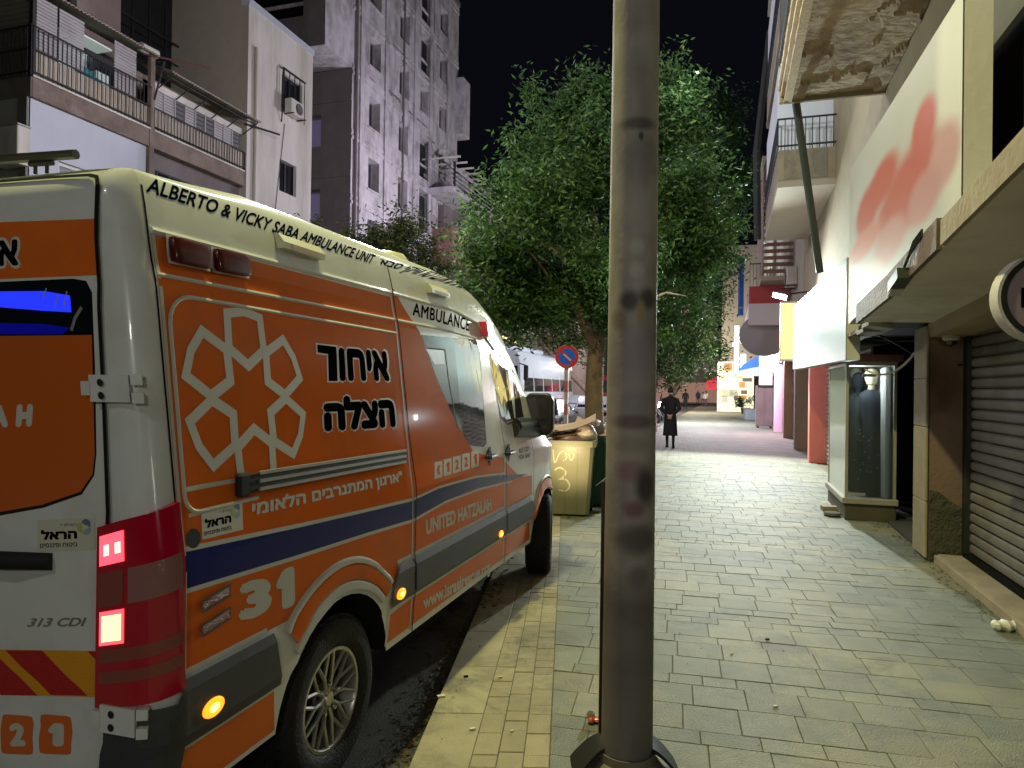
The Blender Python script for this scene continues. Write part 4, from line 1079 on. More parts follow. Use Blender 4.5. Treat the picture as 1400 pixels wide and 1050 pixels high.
# corrugated canopies
def canopy(yy0, yy1, z_in, z_out, out):
    g = MB(ST); n_ = int((yy1-yy0)/.055); rows_ = []
    for k in range(n_+1):
        a = lerp(yy0, yy1, k/n_); dz = .02*(1 if k % 2 else -1)
        rows_.append([(XF-1.3, a, z_in+dz), (XF+out, a, z_out+dz), (XF+out, a, z_out+dz-.035), (XF-1.3, a, z_in+dz-.035)])
    g.grid(rows_, True); return g.build('canopy_roof', m_corr, b1)
canopy(y0-.1, y1, 11.65, 11.12, .25)
canopy(y1+.1, y2+.05, 11.45, 10.72, .55)
for k in range(6):
    a = lerp(y1+.2, y2-.1, k/5); g = MB(ST); g.tube([(XF-.1, a, zc-.75), (XF+.5, a, 10.64)], .02, 5); g.tube([(XF-.1, a, 11.1), (XF+.52, a, 10.66)], .02, 5); g.build('strut', m_iron, b1)
g = MB(ST); g.tube([(XF+.35, y1+.1, 10.62), (XF+.35, y2, 10.62)], .02, 5); g.build('strut', m_iron, b1)
g = MB(ST); g.tube([(XF+.1, y1, 11.0), (XF+.3, y1+.05, 11.0), (XF+.02, y1, 9.9)], .03, 6); g.build('strut', m_iron, b1)
g = MB(ST); g.tube([(XF-.1, y1-.3, 11.12), (XF+1.3, y1+.8, 11.0)], .03, 6); g.build('pole', mat('red_brown', (.12, .05, .05), .7), b1)
g = MB(ST); g.tube([(XF, y2-.1, 10.66), (XF+.6, y2+1.0, 10.62)], .035, 6); g.build('pole', m_iron, b1)
g = MB(ST); g.tube([(XF-.06, y1-.45, 11.25+.0), (XF-.02, y1+.1, 11.26)], .13, 10); g.build('rolled_awning', m_plw, b1, True)
# AC-like white cabinet on the side wall
ac = sthing('wall_cabinet', XF-.55, y0-.3, 6.0, 'white box on the shaded side wall at the far left edge', 'cabinet')
pc = onYs(30, 205, y0-.2); sbox('housing', m_plw, ac, (pc.x-.75, y0-.35, pc.z-.35), (pc.x+.05, y0-.03, pc.z+.55), .02); sbox('lid', m_blind, ac, (pc.x-.77, y0-.37, pc.z+.552), (pc.x+.07, y0-.03, pc.z+.59))

# ---- white plaster block with the air conditioner
b2 = sthing('plaster_building', XF, y2, 0, 'plain pale plaster block with two small windows and an air conditioner', 'building')
ztp = 14.85
yw = [(onX(385, 120, XF).y, onX(413, 140, XF).y, 0), (onX(382, 240, XF).y, onX(405, 250, XF).y, 1)]
zw = [(onX(400, 158, XF).z, onX(400, 108, XF).z), (onX(393, 265, XF).z, onX(393, 222, XF).z)]
hb = [(yw[i][0]-y2, zw[i][0], yw[i][1]-y2, zw[i][1]) for i in (0, 1)]
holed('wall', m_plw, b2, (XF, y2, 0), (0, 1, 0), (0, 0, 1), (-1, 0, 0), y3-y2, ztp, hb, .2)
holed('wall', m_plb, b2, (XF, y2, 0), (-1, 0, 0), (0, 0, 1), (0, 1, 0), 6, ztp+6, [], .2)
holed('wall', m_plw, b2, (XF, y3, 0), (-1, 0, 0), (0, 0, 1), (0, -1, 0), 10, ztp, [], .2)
sbox('parapet', mat('parapet_cap', (.42, .44, .52), .7), b2, (XF-.3, y2-.02, ztp), (XF+.04, y3+.04, ztp+.22))
for h in hb: window(b2, (XF, y2, 0), (0, 1, 0), (0, 0, 1), (-1, 0, 0), h, .2, m_iron, m_win, 1)
h = hb[0]; g = MB(ST)
for k in range(5): a = lerp(h[0], h[2], k/4)+y2; g.box((XF+.1, a-.01, h[1]-.15), (XF+.12, a+.01, h[3]+.1))
g.tube([(XF+.02, y2+h[0]-.1, h[3]+.1), (XF+.14, y2+h[0]-.1, h[3]+.0), (XF+.14, y2+h[0]-.12, h[1]-.1), (XF+.02, y2+h[0], h[1]-.5)], .025, 6)
g.box((XF+.08, y2+h[0]-.05, h[3]+.08), (XF+.13, y2+h[2]+.05, h[3]+.13)); g.build('window_grille', m_iron, b2)
def aircon(x, y, z, label, group=None, dirx=1, w_=.8, h_=.55):
    a = sthing('air_conditioner', x, y, z, label, 'air conditioner', group)
    sbox('casing', m_plw, a, (x, y-w_/2, z), (x+.3*dirx, y+w_/2, z+h_), .02)
    c = MB(ST); c.lathe([(.21, 0), (.21, .02), (.19, .025), (0, .026)], (x+.3*dirx, y+.1, z+h_/2), 20, 'x') if dirx > 0 else c.lathe([(.21, 0), (.21, -.02), (0, -.026)], (x+.3*dirx, y+.1, z+h_/2), 20, 'x')
    co = c.build('fan_guard', m_iron, a)
    c = MB(ST)
    for k in range(5): c.lathe([(.04*k+.02, .028*dirx), (.04*k+.03, .03*dirx)], (x+.3*dirx, y+.1, z+h_/2), 18, 'x', cap=False)
    c.build('fan_ring', m_blind, co)
    c = MB(ST); c.box((x, y-w_/2, z-.04), (x+.4*dirx, y-w_/2+.04, z-.004)); c.box((x, y+w_/2-.04, z-.04), (x+.4*dirx, y+w_/2, z-.004)); c.build('bracket', m_iron, a)
    return a
pa = onX(404, 150, XF+.3); aircon(XF+.1, pa.y, pa.z-.25, 'air conditioner under the barred upper window of the pale block')
g = MB(ST); g.tube([(XF+.02, y2+h[0]+.2, h[1]-.5), (XF+.02, y2+h[0]-.3, 8), (XF+.02, y2+h[0]-.6, 2)], .012, 5); tag(g.build('hanging_cable', m_iron), 'thin cable running down the pale plaster wall', 'cable')

# ---- tall unfinished-looking concrete building
XT = -16.8
ya = onX(480, 200, XT).y; yb = onX(626, 120, XT).y; HT = 26.0
b3 = sthing('concrete_tower', XT, ya, 0, 'tall grey concrete block with rows of bare square windows', 'building')
def colw(p0, p1, y_=200): return (onX(p0, y_, XT).y - ya, onX(p1, y_, XT).y - ya)
c1, c2_, c3_, c4_ = colw(504, 519), colw(545, 558), colw(574, 592), colw(600, 611)
holes = []; fl = [5.3, 8.3, 11.3, 14.3, 17.3, 20.3, 23.2]
for i, z in enumerate(fl):
    holes.append((c1[0], z, c1[1], z+1.5)); holes.append((c2_[0], z-.1, c2_[1], z+1.5))
    if i in (4,): holes.append((c3_[0], z, lerp(*c3_, .6), z+1.5))
    else: holes.append((c3_[0], z-.7, c3_[1], z+1.6))
    holes.append((c4_[0], z, c4_[1], z+1.5))
holed('wall', m_conc, b3, (XT, ya, 0), (0, 1, 0), (0, 0, 1), (-1, 0, 0), yb-ya, HT, holes, .5)
for i, h in enumerate(holes):
    big = h[3]-h[1] > 2
    w_ = window(b3, (XT, ya, 0), (0, 1, 0), (0, 0, 1), (-1, 0, 0), h, .5, m_conc if big else m_concd, mat('tower_pane', (.03, .03, .035), .4), 0 if big else 1, fw=.07)
    if big: 
        g = MB(ST); g.box((XT-.2, ya+h[0], h[1]+.75), (XT-.1, ya+h[2], h[1]+.85)); g.build('rail', m_conc, w_)
        g = MB(ST); g.box((XT-.48, ya+lerp(h[0], h[2], .1), h[1]+.1), (XT-.45, ya+lerp(h[0], h[2], .45), h[3]-.1)); g.build('inner_wall', m_concd, w_)
    elif i % 2 == 0:
        g = MB(ST); g.box((XT-.05, ya+h[0]-.12, h[1]-.1), (XT+.05, ya+h[2]+.1, h[1]-.01)); g.build('sill', m_conc, w_)
for z in [f-1.15 for f in fl] + [HT-.5]:
    for dz, pr in ((0, .05), (.28, .03)):
        sbox('floor_band', m_conc, b3, (XT, ya, z+dz), (XT+pr, yb, z+dz+.16))
for yy in (.05, .24, .5, .66, .86):
    a = lerp(ya, yb, yy); sbox('pilaster', m_conc, b3, (XT, a, 0), (XT+.09, a+.35, HT))
# end wall facing the camera
holes2 = [(1.3, z, 2.7, z+1.5) for z in (6.0, 9.4, 12.9)]
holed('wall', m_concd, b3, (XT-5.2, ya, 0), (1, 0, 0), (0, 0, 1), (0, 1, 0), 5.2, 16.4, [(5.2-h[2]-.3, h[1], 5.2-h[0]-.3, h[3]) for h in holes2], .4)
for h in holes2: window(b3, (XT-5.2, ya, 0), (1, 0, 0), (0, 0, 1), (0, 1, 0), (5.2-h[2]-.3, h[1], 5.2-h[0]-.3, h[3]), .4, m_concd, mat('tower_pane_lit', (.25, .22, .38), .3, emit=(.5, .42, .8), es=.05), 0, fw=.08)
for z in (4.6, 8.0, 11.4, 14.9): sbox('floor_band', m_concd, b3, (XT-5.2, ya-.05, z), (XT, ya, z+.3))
# overhanging upper part
yov = ya - 2.3
sbox('upper_wall', m_conc, b3, (XT-9, yov+.02, 16.42), (XT-.02, ya-.01, 16.7))
holed('wall', m_concd, b3, (XT-9, yov, 16.4), (1, 0, 0), (0, 0, 1), (0, 1, 0), 9, 9.6, [(3.2, 1.4, 7.9, 4.0), (3.2, 5.5, 7.9, 8.2)], .6)
for h in [(3.2, 1.4, 7.9, 4.0), (3.2, 5.5, 7.9, 8.2)]: window(b3, (XT-9, yov, 16.4), (1, 0, 0), (0, 0, 1), (0, 1, 0), h, .6, m_concd, m_dark, 0)
g = MB(ST); g.box((XT-5.8, yov+.2, 18.4), (XT-1.1, yov+.25, 18.55)); g.build('rail', m_conc, b3)
holed('wall', m_conc, b3, (XT, yov, 16.4), (0, 1, 0), (0, 0, 1), (-1, 0, 0), 2.3, 9.6, [], .3)
sbox('roof_slab', m_concd, b3, (XT-12, ya, HT), (XT+.1, yb, HT+.3))
holed('wall', m_concd, b3, (XT, yb, 0), (-1, 0, 0), (0, 0, 1), (0, -1, 0), 9, HT, [], .3)
# bays at the far end
for (z0_, z1_) in ((17.8, 21.4), (14.6, 15.6), (10.6, 12.2)): sbox('bay', m_conc, b3, (XT-.5, yb-.3, z0_), (XT+.5, yb+.9, z1_), .02)
g = MB(ST); g.tube([(XT, yb-.5, HT), (XT+.2, yb+.1, HT+2.2)], .05, 5); g.tube([(XT, yb-2.5, HT), (XT+.2, yb-2.1, HT+2.6)], .04, 5); g.build('antenna', m_iron, b3)

# ---- lower buildings beyond
XL = -15.5
b4 = sthing('stepped_building', XL, yb+3, 0, 'dim brown stepped building with a roof pergola beyond the concrete tower', 'building')
m_brn = mat('brown_plaster', (.22, .12, .10), .85, var=.12, dirt=(.12, .07, .06), dirtamt=.5, dscale=.5, streak=True)
yl = onX(632, 300, XL).y; zl_ = onX(640, 282, XL).z
sbox('wall', m_concd, b4, (XL-9, yl, 0), (XL-1.2, yl+16, zl_))
sbox('balcony', m_brn, b4, (XL-8, yl-1.5, onX(640, 368, XL).z), (XL, yl+14, onX(640, 322, XL).z))
sbox('balcony', m_brn, b4, (XL-8, yl-1.5, 4.0), (XL, yl+14, 5.6))
sbox('slab', m_conc, b4, (XL-8, yl-2.4, zl_), (XL+.4, yl+14, zl_+.3))
for k in range(7):
    g = MB(ST); g.box((XL-7+1.1*k, yl-2, zl_+1.9), (XL-6.88+1.1*k, yl+6, zl_+2.05)); g.build('pergola_beam', m_conc, b4)
for k in range(8):
    g = MB(ST); g.box((XL-7, yl-2+1.1*k, zl_+2.06), (XL+.6, yl-1.9+1.1*k, zl_+2.15)); g.build('pergola_slat', m_plw, b4)
for xq in (XL-6.8, XL+.1):
    for yq_ in (yl-1.8, yl+5.6): sbox('pergola_post', m_iron, b4, (xq, yq_, zl_+.3), (xq+.12, yq_+.12, zl_+1.9))
g = MB(ST)
for k in range(5): g.box((XL+.1, yl-2.2, zl_+.5+.25*k), (XL+.15, yl+10, zl_+.55+.25*k))
g.build('roof_rail', m_conc, b4)
for k in range(3): window(b4, (XL-1.18, yl, 0), (0, 1, 0), (0, 0, 1), (1, 0, 0), (1+3.5*k, 5.8, 3+3.5*k, 7.6), .08, m_iron, mat('dim_lit_pane', (.3, .3, .32), .3, emit=(.9, .85, 1), es=.25), 1)
b5 = sthing('far_house', XL, 66, 0, 'far house with lit white windows glimpsed under the big tree', 'building')
yl5 = onX(690, 440, XL).y
sbox('wall', m_concd, b5, (XL-6, yl5-2, 0), (XL, yl5+45, 13))
m_litw = mat('lit_window', (.5, .55, .65), .4, emit=(.75, .85, 1), es=1.1)
for (pa_, pb_, t_, b_) in ((699, 709, 424, 446), (712, 727, 430, 454), (755, 766, 446, 460), (690, 696, 424, 434)):
    A = onX(pa_, b_, XL+.02); B = onX(pb_, t_, XL+.02)
    window(b5, (XL+.02, 0, 0), (0, 1, 0), (0, 0, 1), (1, 0, 0), (A.y, A.z, B.y, B.z), .05, m_iron, m_litw, 1, fw=.12)
for k in range(7):
    p = onX(688+4*k, 462+1.2*k, XL+.5); g = MB(ST); g.lathe([(0, -.14), (.12, -.08), (.14, 0), (.1, .1), (0, .14)], p, 8)
    tag(g.build('festoon_bulb', mat('bulb_warm', (1, .8, .4), .5, emit=(1, .72, .35), es=3)), ['leftmost', 'second from the left', 'third from the left', 'middle', 'third from the right', 'second from the right', 'rightmost'][k] + ' warm bulb in the row under the far lit windows', 'lamp', 'row of warm bulbs under the far windows')

# rain pipes, cables and wall boxes on the left facades
def spipe(pts, r, label, m=m_iron, parent=None, nm='rain_pipe'):
    g = MB(ST); g.tube(pts, r, 6)
    o = g.build(nm, m, parent)
    if parent is None: tag(o, label, 'pipe')
spipe([(XF+.06, y2+.35, 0), (XF+.06, y2+.35, 13.5)], .05, '', m_plb, b2)
spipe([(XT+.1, ya+.25, 0), (XT+.1, ya+.25, 26)], .07, '', m_concd, b3)
spipe([(XT+.08, ya+5.2, 0), (XT+.08, ya+5.2, 26)], .05, '', m_concd, b3)
random.seed(3)
for k in range(26):                                  # broken render and form-work scars on the tower
    yy = random.uniform(ya+.6, yb-1); z = random.choice(fl) - random.uniform(.4, 1.3); w_ = random.uniform(.4, 1.8); h_ = random.uniform(.05, .25)
    g = MB(ST); n_ = 9; top = [(XT+.012, yy+w_*i/n_, z+h_*(.5+.5*random.random())) for i in range(n_+1)]; bot = [(XT+.012, yy+w_*i/n_, z-h_*random.random()) for i in range(n_+1)]
    g.grid([bot, top]); g.build('render_scar', m_concd, b3)
# ================================================================== right side: shops
XR = 1.95
m_tan = mat('tan_plaster', (.34, .275, .18), .85, var=.12, scale=1.5, bump=.35, bscale=16, dirt=(.22, .18, .13), dirtamt=.6, dscale=.8)
m_peel = mat('peeling_soffit', (.44, .345, .24), .9, var=.25, scale=5, bump=1.0, bscale=11, dirt=(.16, .105, .07), dirtamt=.7, dscale=1.1)
m_mould = mat('moulding', (.55, .42, .28), .8, var=.15, scale=6, bump=.4)
m_oldp = mat('pillar_plaster', (.20, .13, .105), .85, var=.15, scale=3, bump=.35, bscale=22, dirt=(.12, .085, .065), dirtamt=.6, dscale=1.6)
m_cream2 = mat('cream_plaster', (.30, .25, .17), .85, var=.2, scale=4, bump=.4, bscale=20, dirt=(.25, .18, .12), dirtamt=.5, dscale=2.5)
m_soft = mat('soffit_paint', (.66, .63, .56), .75, var=.07, scale=1.5, bump=.12, bscale=10, dirt=(.28, .25, .19), dirtamt=.5, dscale=.9)
m_shut = mat('shutter_metal', (.16, .148, .13), .55, metal=.2, var=.12, scale=5, bump=.1, dirt=(.12, .09, .06), dirtamt=.7, dscale=2.4, streak=(1, 1, .3))
r1 = sthing('shop_building', XR, 8, 0, 'old shop building with peeling balcony slab and canopy on the right', 'building')
# upper wall
sbox('wall', m_tan, r1, (XR, 3.0, 2.95), (XR+.3, 14.9, 16))
sbox('wall', m_tan, r1, (XR, 14.9, 2.95), (XR+.3, 21, 16))
# opening above the canopy near the camera
sbox('dark_panel', mat('grey_board', (.085, .08, .065), .8, var=.1), r1, (XR-.25, 3.4, 3.3), (XR-.004, 5.9, 9))
sbox('dark_opening', m_dark, r1, (XR-.28, 4.6, 2.8), (XR-.252, 5.7, 4.05))
g = MB(ST); g.tube([(XR-.33, 5.35, 2.75), (XR-.33, 5.38, 3.7)], .02, 8); g.build('conduit', m_cream2, r1)
g = MB(ST)
for k in range(9): a = 6.28*k/8.
g.tube([(XR-.4+.09*math.cos(t), 4.95+.16*math.cos(t), 2.86+.10*math.sin(t)) for t in [k*.7 for k in range(20)]], .022, 6); tag(g.build('cable_coil', mat('old_cable', (.20, .16, .10), .8)), 'coiled old cable lying on the canopy edge beside the big sign', 'cable')
# balcony slab, underside crumbling
ZS = 5.75; xo = .60; ys1 = 10.45
g = MB(ST); rows_ = []
for i in range(56):
    rr2 = []
    for j in range(140):
        x = lerp(xo+.10, XR-.01, i/55); y = lerp(2.5, ys1-.03, j/139)
        n1 = noise.fractal((x*1.4, y*.9, .7), 1, 2, 6) ; n2 = noise.noise((x*3.1, y*2.2, 4.))
        pit = -.035 if n1 > .12 else 0
        n3 = noise.noise((x*9, y*5, 2.))
        rr2.append((x, y, ZS + (.035 if n1 > .10 else 0) + .012*n2 + .008*n3))
    rows_.append(rr2)
g.grid(rows_); g.build('slab_underside', m_peel, r1)
sbox('balcony_slab', m_cream2, r1, (xo+.06, 2.5, ZS+.06), (XR, ys1, ZS+.5))
for k, (dx, z0_, z1_) in enumerate(((-.0, .16, .24), (.035, .06, .13), (.08, -.02, .05))):
    g = MB(ST); rw = []
    for j in range(90):
        y = lerp(2.5, ys1, j/89); e = .006*noise.noise((y*6, k, 0)); rw.append([(xo+dx+e, y, ZS+z0_), (xo+dx+e, y, ZS+z1_), (xo+dx+.1, y, ZS+z1_+.02), (xo+dx+.1, y, ZS+z0_-.01)])
    g.grid(rw, True, True); g.build('moulding', m_mould, r1)
sbox('slab_lip', m_cream2, r1, (xo+.02, ys1-.05, ZS-.03), (XR, ys1+.01, ZS+.5), .01)
g = MB(ST)
g.tube([(xo+.02, 4, ZS+.62), (xo+.02, ys1, ZS+.62)], .015, 5); g.tube([(xo+.02, 4, ZS+1.5), (xo+.02, ys1, ZS+1.5)], .02, 5)
for k in range(40): y = lerp(4, ys1, k/39); g.tube([(xo+.02, y, ZS+.5), (xo+.02, y, ZS+1.5)], .008, 4)
g.build('railing', m_iron, r1)
# canopy with sloping soffit
g = MB(ST); xc = 1.28
g.grid([[(xc, y, z), (XR+.5, y, z-.02), (XR+.5, y, z+.22), (xc, y, z+.13)] for y, z in ((7.95, 2.43), (6.5, 2.50), (5, 2.64), (3.2, 2.80))], True, True); g.build('canopy_slab', m_soft, r1)
g = MB(ST)
g.grid([[(xc-.035, y, z-.02), (xc-.002, y, z-.02), (xc-.002, y, z+.18), (xc-.035, y, z+.18)] for y, z in ((8.0, 2.44), (6.5, 2.51), (5.05, 2.64))], True, True); g.build('canopy_fascia', mat('rusty_fascia', (.14, .085, .06), .7, var=.3, scale=6, bump=.4, dirt=(.06, .05, .045), dirtamt=.7, dscale=3), r1)
g = MB(ST)
g.grid([[(xc-.03, y, z-.02), (xc-.002, y, z-.02), (xc-.002, y, z+.14), (xc-.03, y, z+.14)] for y, z in ((4.98, 2.65), (3.2, 2.81))], True, True); g.build('canopy_edge', m_cream2, r1)
# beam over the shutter
g = MB(ST); g.grid([[(XR+.0, y, z-.16), (XR+.34, y, z-.16), (XR+.34, y, z-.022), (XR-.02, y, z-.022)] for y, z in ((8.1, 2.44), (6.5, 2.51), (5, 2.65), (3.2, 2.81))], True, True); g.build('lintel', m_tan, r1)
# pillar beside the shutter: cream strip on the street face, brown face towards us
g = MB(ST); g.box((XR+.0, 8.12, .0), (XR+.40, 8.62, 2.42), .012); po = g.build('pillar', m_oldp, r1)
for z0_, z1_ in ((.03, .60), (.605, 1.36), (1.365, 1.86), (1.865, 2.40)):
    g = MB(ST); g.box((XR-.03, 8.10, z0_), (XR-.002, 8.60, z1_), .008); g.build('render_strip', m_cream2, po)
g = MB(ST); rw = []
for i in range(12):
    rr2 = []
    for j in range(14):
        x = lerp(XR+.01, XR+.36, i/11); zt_ = .74 - .22*(i/11) + .05*noise.noise((x*8, 0, 0)); z = lerp(.0, zt_, j/13); rr2.append((x, 8.105 - .012*noise.noise((x*14, z*14, 0)) , z))
    rw.append(rr2)
g.grid(rw); g.build('bare_patch', mat('bare_concrete', (.075, .07, .05), .95, var=.3, scale=14, bump=1., bscale=40), po)
# roller shutter, one slat each
shut = sthing('roller_shutter', XR+.36, 6, .1, 'brown roller shutter closed at the right edge under the canopy', 'shutter')
z = .13; k = 0
while z < 2.62:
    g = MB(ST); prof = [(.36, .004), (.338, .02), (.332, .05), (.338, .082), (.36, .098)]
    g.grid([[(XR+a, 8.0, z+b) for a, b in prof], [(XR+a, 3.2, z+b) for a, b in prof]]); g.build('slat', m_shut, shut, True); z += .102; k += 1
sbox('guide_rail', mat('dark_steel', (.04, .04, .045), .5, metal=.5), shut, (XR+.30, 7.98, .1), (XR+.42, 8.10, 2.4))
sbox('threshold', m_dark, shut, (XR+.28, 3.2, .095), (XR+.42, 8.0, .128))
# step
sbox('step', mat('step_stone', (.27, .23, .165), .8, var=.15, scale=5, bump=.3, dirt=(.13, .10, .07), dirtamt=.6, dscale=1.5), r1, (XR+.07, 3.2, .0), (XR+.45, 8.05, .092), .012)
sbox('step_edge', m_cream2, r1, (XR+.035, 3.2, .0), (XR+.066, 8.02, .085), .006)
# recess between pillar and showcase: deep and dark
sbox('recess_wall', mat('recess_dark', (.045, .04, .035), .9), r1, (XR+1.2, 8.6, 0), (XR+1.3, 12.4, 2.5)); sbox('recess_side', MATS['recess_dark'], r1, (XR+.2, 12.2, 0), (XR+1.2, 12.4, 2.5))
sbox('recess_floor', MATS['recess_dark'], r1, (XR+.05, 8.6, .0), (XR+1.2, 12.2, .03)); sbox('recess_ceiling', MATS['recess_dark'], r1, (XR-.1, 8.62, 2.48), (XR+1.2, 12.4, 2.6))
sbox('counter_edge', mat('counter_dark', (.06, .065, .065), .5), r1, (XR+.3, 9.2, .0), (XR+1.1, 9.9, 1.15), .01)
g = MB(ST)
for pts in ([(XR-.4, 9.0, 2.42), (XR+.1, 9.4, 2.25), (XR+.1, 8.9, 2.05)], [(XR-.5, 10, 2.45), (XR+.0, 9.6, 2.28), (XR+.5, 9.2, 2.38)], [(XR+.02, 8.62, 2.1), (XR+.18, 8.08, 1.95), (XR+.38, 8.06, 2.02)]):
    a, b, c_ = [Vector(p) for p in pts]; g.tube([a*(1-t)**2 + b*2*t*(1-t) + c_*t*t for t in [k/10 for k in range(11)]], .012, 5)
tag(g.build('loose_cables', m_iron), 'loose cables sagging under the canopy by the dark doorway', 'cable')
g = MB(ST); g.tube([Vector((XR+.1, 8.66, 2.35))*(1-t)**2 + Vector((XR-.1, 9.1, 1.75))*2*t*(1-t) + Vector((XR-.35, 9.6, 2.0))*t*t for t in [k/12 for k in range(13)]], .014, 6)
tag(g.build('white_cable', m_plw), 'white cable looping beside the glass showcase', 'cable')
# camera dome
cam_p = onYs(1300, 463, 8.0); c_ = sthing('security_camera', cam_p.x, cam_p.y, cam_p.z, 'small white dome camera at the top of the brown pillar', 'camera')
g = MB(ST); g.lathe([(0, .06), (.075, .06), (.08, .0), (.06, -.02), (0, -.02)], cam_p, 16); g.build('mount', m_plw, c_, True)
g = MB(ST); g.lathe([(.055, -.018), (.05, -.05), (.03, -.07), (0, -.075)], cam_p, 14); g.build('dome', m_glassd, c_, True)
# junction box under the canopy fascia
p = onX(1230, 383, xc-.06); jb = sthing('flood_lamp', p.x, p.y, p.z, 'dark unlit lamp hanging from the canopy edge with loose wires', 'lamp')
g = MB(ST); g.obox(p, (.05, 0, 0), (0, .16, -.03), (0, .01, .04)); g.build('housing', mat('box_dark', (.03, .04, .03), .5), jb); g = MB(ST); g.obox(p + Vector((0, .13, -.07)), (.045, 0, 0), (0, .06, -.015), (0, .003, .012)); g.build('tube_end', m_plw, jb)
g = MB(ST)
for k in range(5): g.tube([p + Vector((0, -.02*k, .03)), p + Vector((.01, -.25-.03*k, .14+.02*k)), p + Vector((.02, -.55, .22+.01*k))], .008, 5)
g.build('wires', m_iron, jb)
# blurred illuminated signs
def signbox(name, label, y0_, y1_, z00, z01, z10, z11, m, x=1.33, th=.16, edge=m_plw, emis=0):
    s_ = sthing(name, x, y0_, z00, label, 'sign')
    g = MB(ST); g.grid([[(x+.01, y0_, z00), (x+.01, y1_, z10), (x+.01, y1_, z11), (x+.01, y0_, z01)], [(x+th, y0_, z00), (x+th, y1_, z10), (x+th, y1_, z11), (x+th, y0_, z01)]], True, True); g.build('box', edge, s_)
    g = MB(ST); n_ = 8
    g.grid([[(x, lerp(y0_, y1_, i/n_), lerp(lerp(z00, z10, i/n_), lerp(z01, z11, i/n_), j/4)) for j in range(5)] for i in range(n_+1)])
    g.build('face', m, s_, origin=ST @ Vector((x, (y0_+y1_)/2, (z00+z01)/2)))
    return s_
a1 = onX(1314, 290, 1.33); a2 = onX(1160, 443, 1.33); b1_ = onX(1311, -6, 1.33); b2_ = onX(1160, 236, 1.33)
ctr = Vector((1.33, (a1.y+a2.y)/2, (a1.z+b1_.z)/2))
def rel(px, py): q_ = onX(px, py, 1.33); return (0, q_.y-ctr.y, q_.z-ctr.z)
spots = [(rel(1310, 60), (1, .5, 1.2), (.50, .48, .43)), (rel(1240, 260), (1, 1.15, .33), (.36, .055, .012)), (rel(1262, 175), (1, .38, .22), (.36, .055, .012)), (rel(1205, 250), (1, .75, .22), (.36, .055, .012)), (rel(1225, 280), (1, .9, .16), (.36, .055, .012)), (rel(1185, 290), (1, .7, .26), (.36, .055, .012)), (rel(1180, 335), (1, 1.0, .16), (.44, .14, .08)), (rel(1290, 215), (1, .4, .22), (.40, .20, .18)), (rel(1262, 270), (1, .5, .20), (.38, .16, .15)), (rel(1215, 330), (1, .7, .20), (.40, .18, .16)), (rel(1180, 385), (1, 1.0, .16), (.52, .36, .34))]
m_s1 = blobs('sign_blur_orange', (.36, .35, .33), spots, .55)
signbox('shop_sign', 'large pale shop sign with a smudged orange and pink design above the canopy', a1.y, a2.y, a1.z, b1_.z, a2.z, b2_.z, m_s1)
a1 = onX(1156, 492, 1.36); a2 = onX(1084, 505, 1.36); b1_ = onX(1157, 352, 1.36); b2_ = onX(1086, 418, 1.36)
ctr = Vector((1.36, (a1.y+a2.y)/2, (a1.z+b1_.z)/2))
def rel(px, py): q_ = onX(px, py, 1.36); return (0, q_.y-ctr.y, q_.z-ctr.z)
m_s2 = blobs('sign_blur_cyan', (.11, .145, .145), [(rel(1120, 385), (1, 1.3, .35), (.22, .50, .52)), (rel(1110, 440), (1, 1.6, .5), (.12, .27, .29)), (rel(1092, 460), (1, 1.4, .5), (.30, .26, .10))], .5, emit=.5)
signbox('lit_sign', 'smudged white and cyan lit shop sign beyond the orange one', a1.y, a2.y, a1.z, b1_.z, a2.z, b2_.z, m_s2, 1.36)
# yellow edge sign
p = onX(1078, 450, 1.35); y_ = sthing('yellow_sign', 1.35, p.y, p.z, 'narrow glowing yellow sign at the end of the cyan sign', 'sign')
g = MB(ST); g.box((1.2, p.y+.6, p.z-.75), (1.7, p.y+.72, p.z+.75), .02); g.build('box', m_plw, y_); g = MB(ST); g.poly([(1.22, p.y+.596, p.z-.7), (1.68, p.y+.596, p.z-.7), (1.68, p.y+.596, p.z+.7), (1.22, p.y+.596, p.z+.7)]); g.build('face', mat('lit_yellow_sign', (.8, .7, .2), .5, emit=(1, .82, .30), es=1.1), y_)
# broken lip under the lit sign
for k in range(22):
    Y = 8.2 + .40*k; o = MB(ST); o.obox((1.50 + random.uniform(-.02, .02), Y, 2.40 + random.uniform(-.02, .02)), (.12, 0, random.uniform(-.02, .02)), (0, .195, random.uniform(-.01, .01)), (0, 0, .022)); ob = o.build('awning_strip', mat('old_strip', (.25, .22, .18), .8, var=.2), r1)
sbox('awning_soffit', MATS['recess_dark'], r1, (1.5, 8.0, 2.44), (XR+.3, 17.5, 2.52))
sbox('upper_fascia', m_concd, r1, (XR-.12, 8.0, 2.53), (XR-.004, 18.4, 2.94))
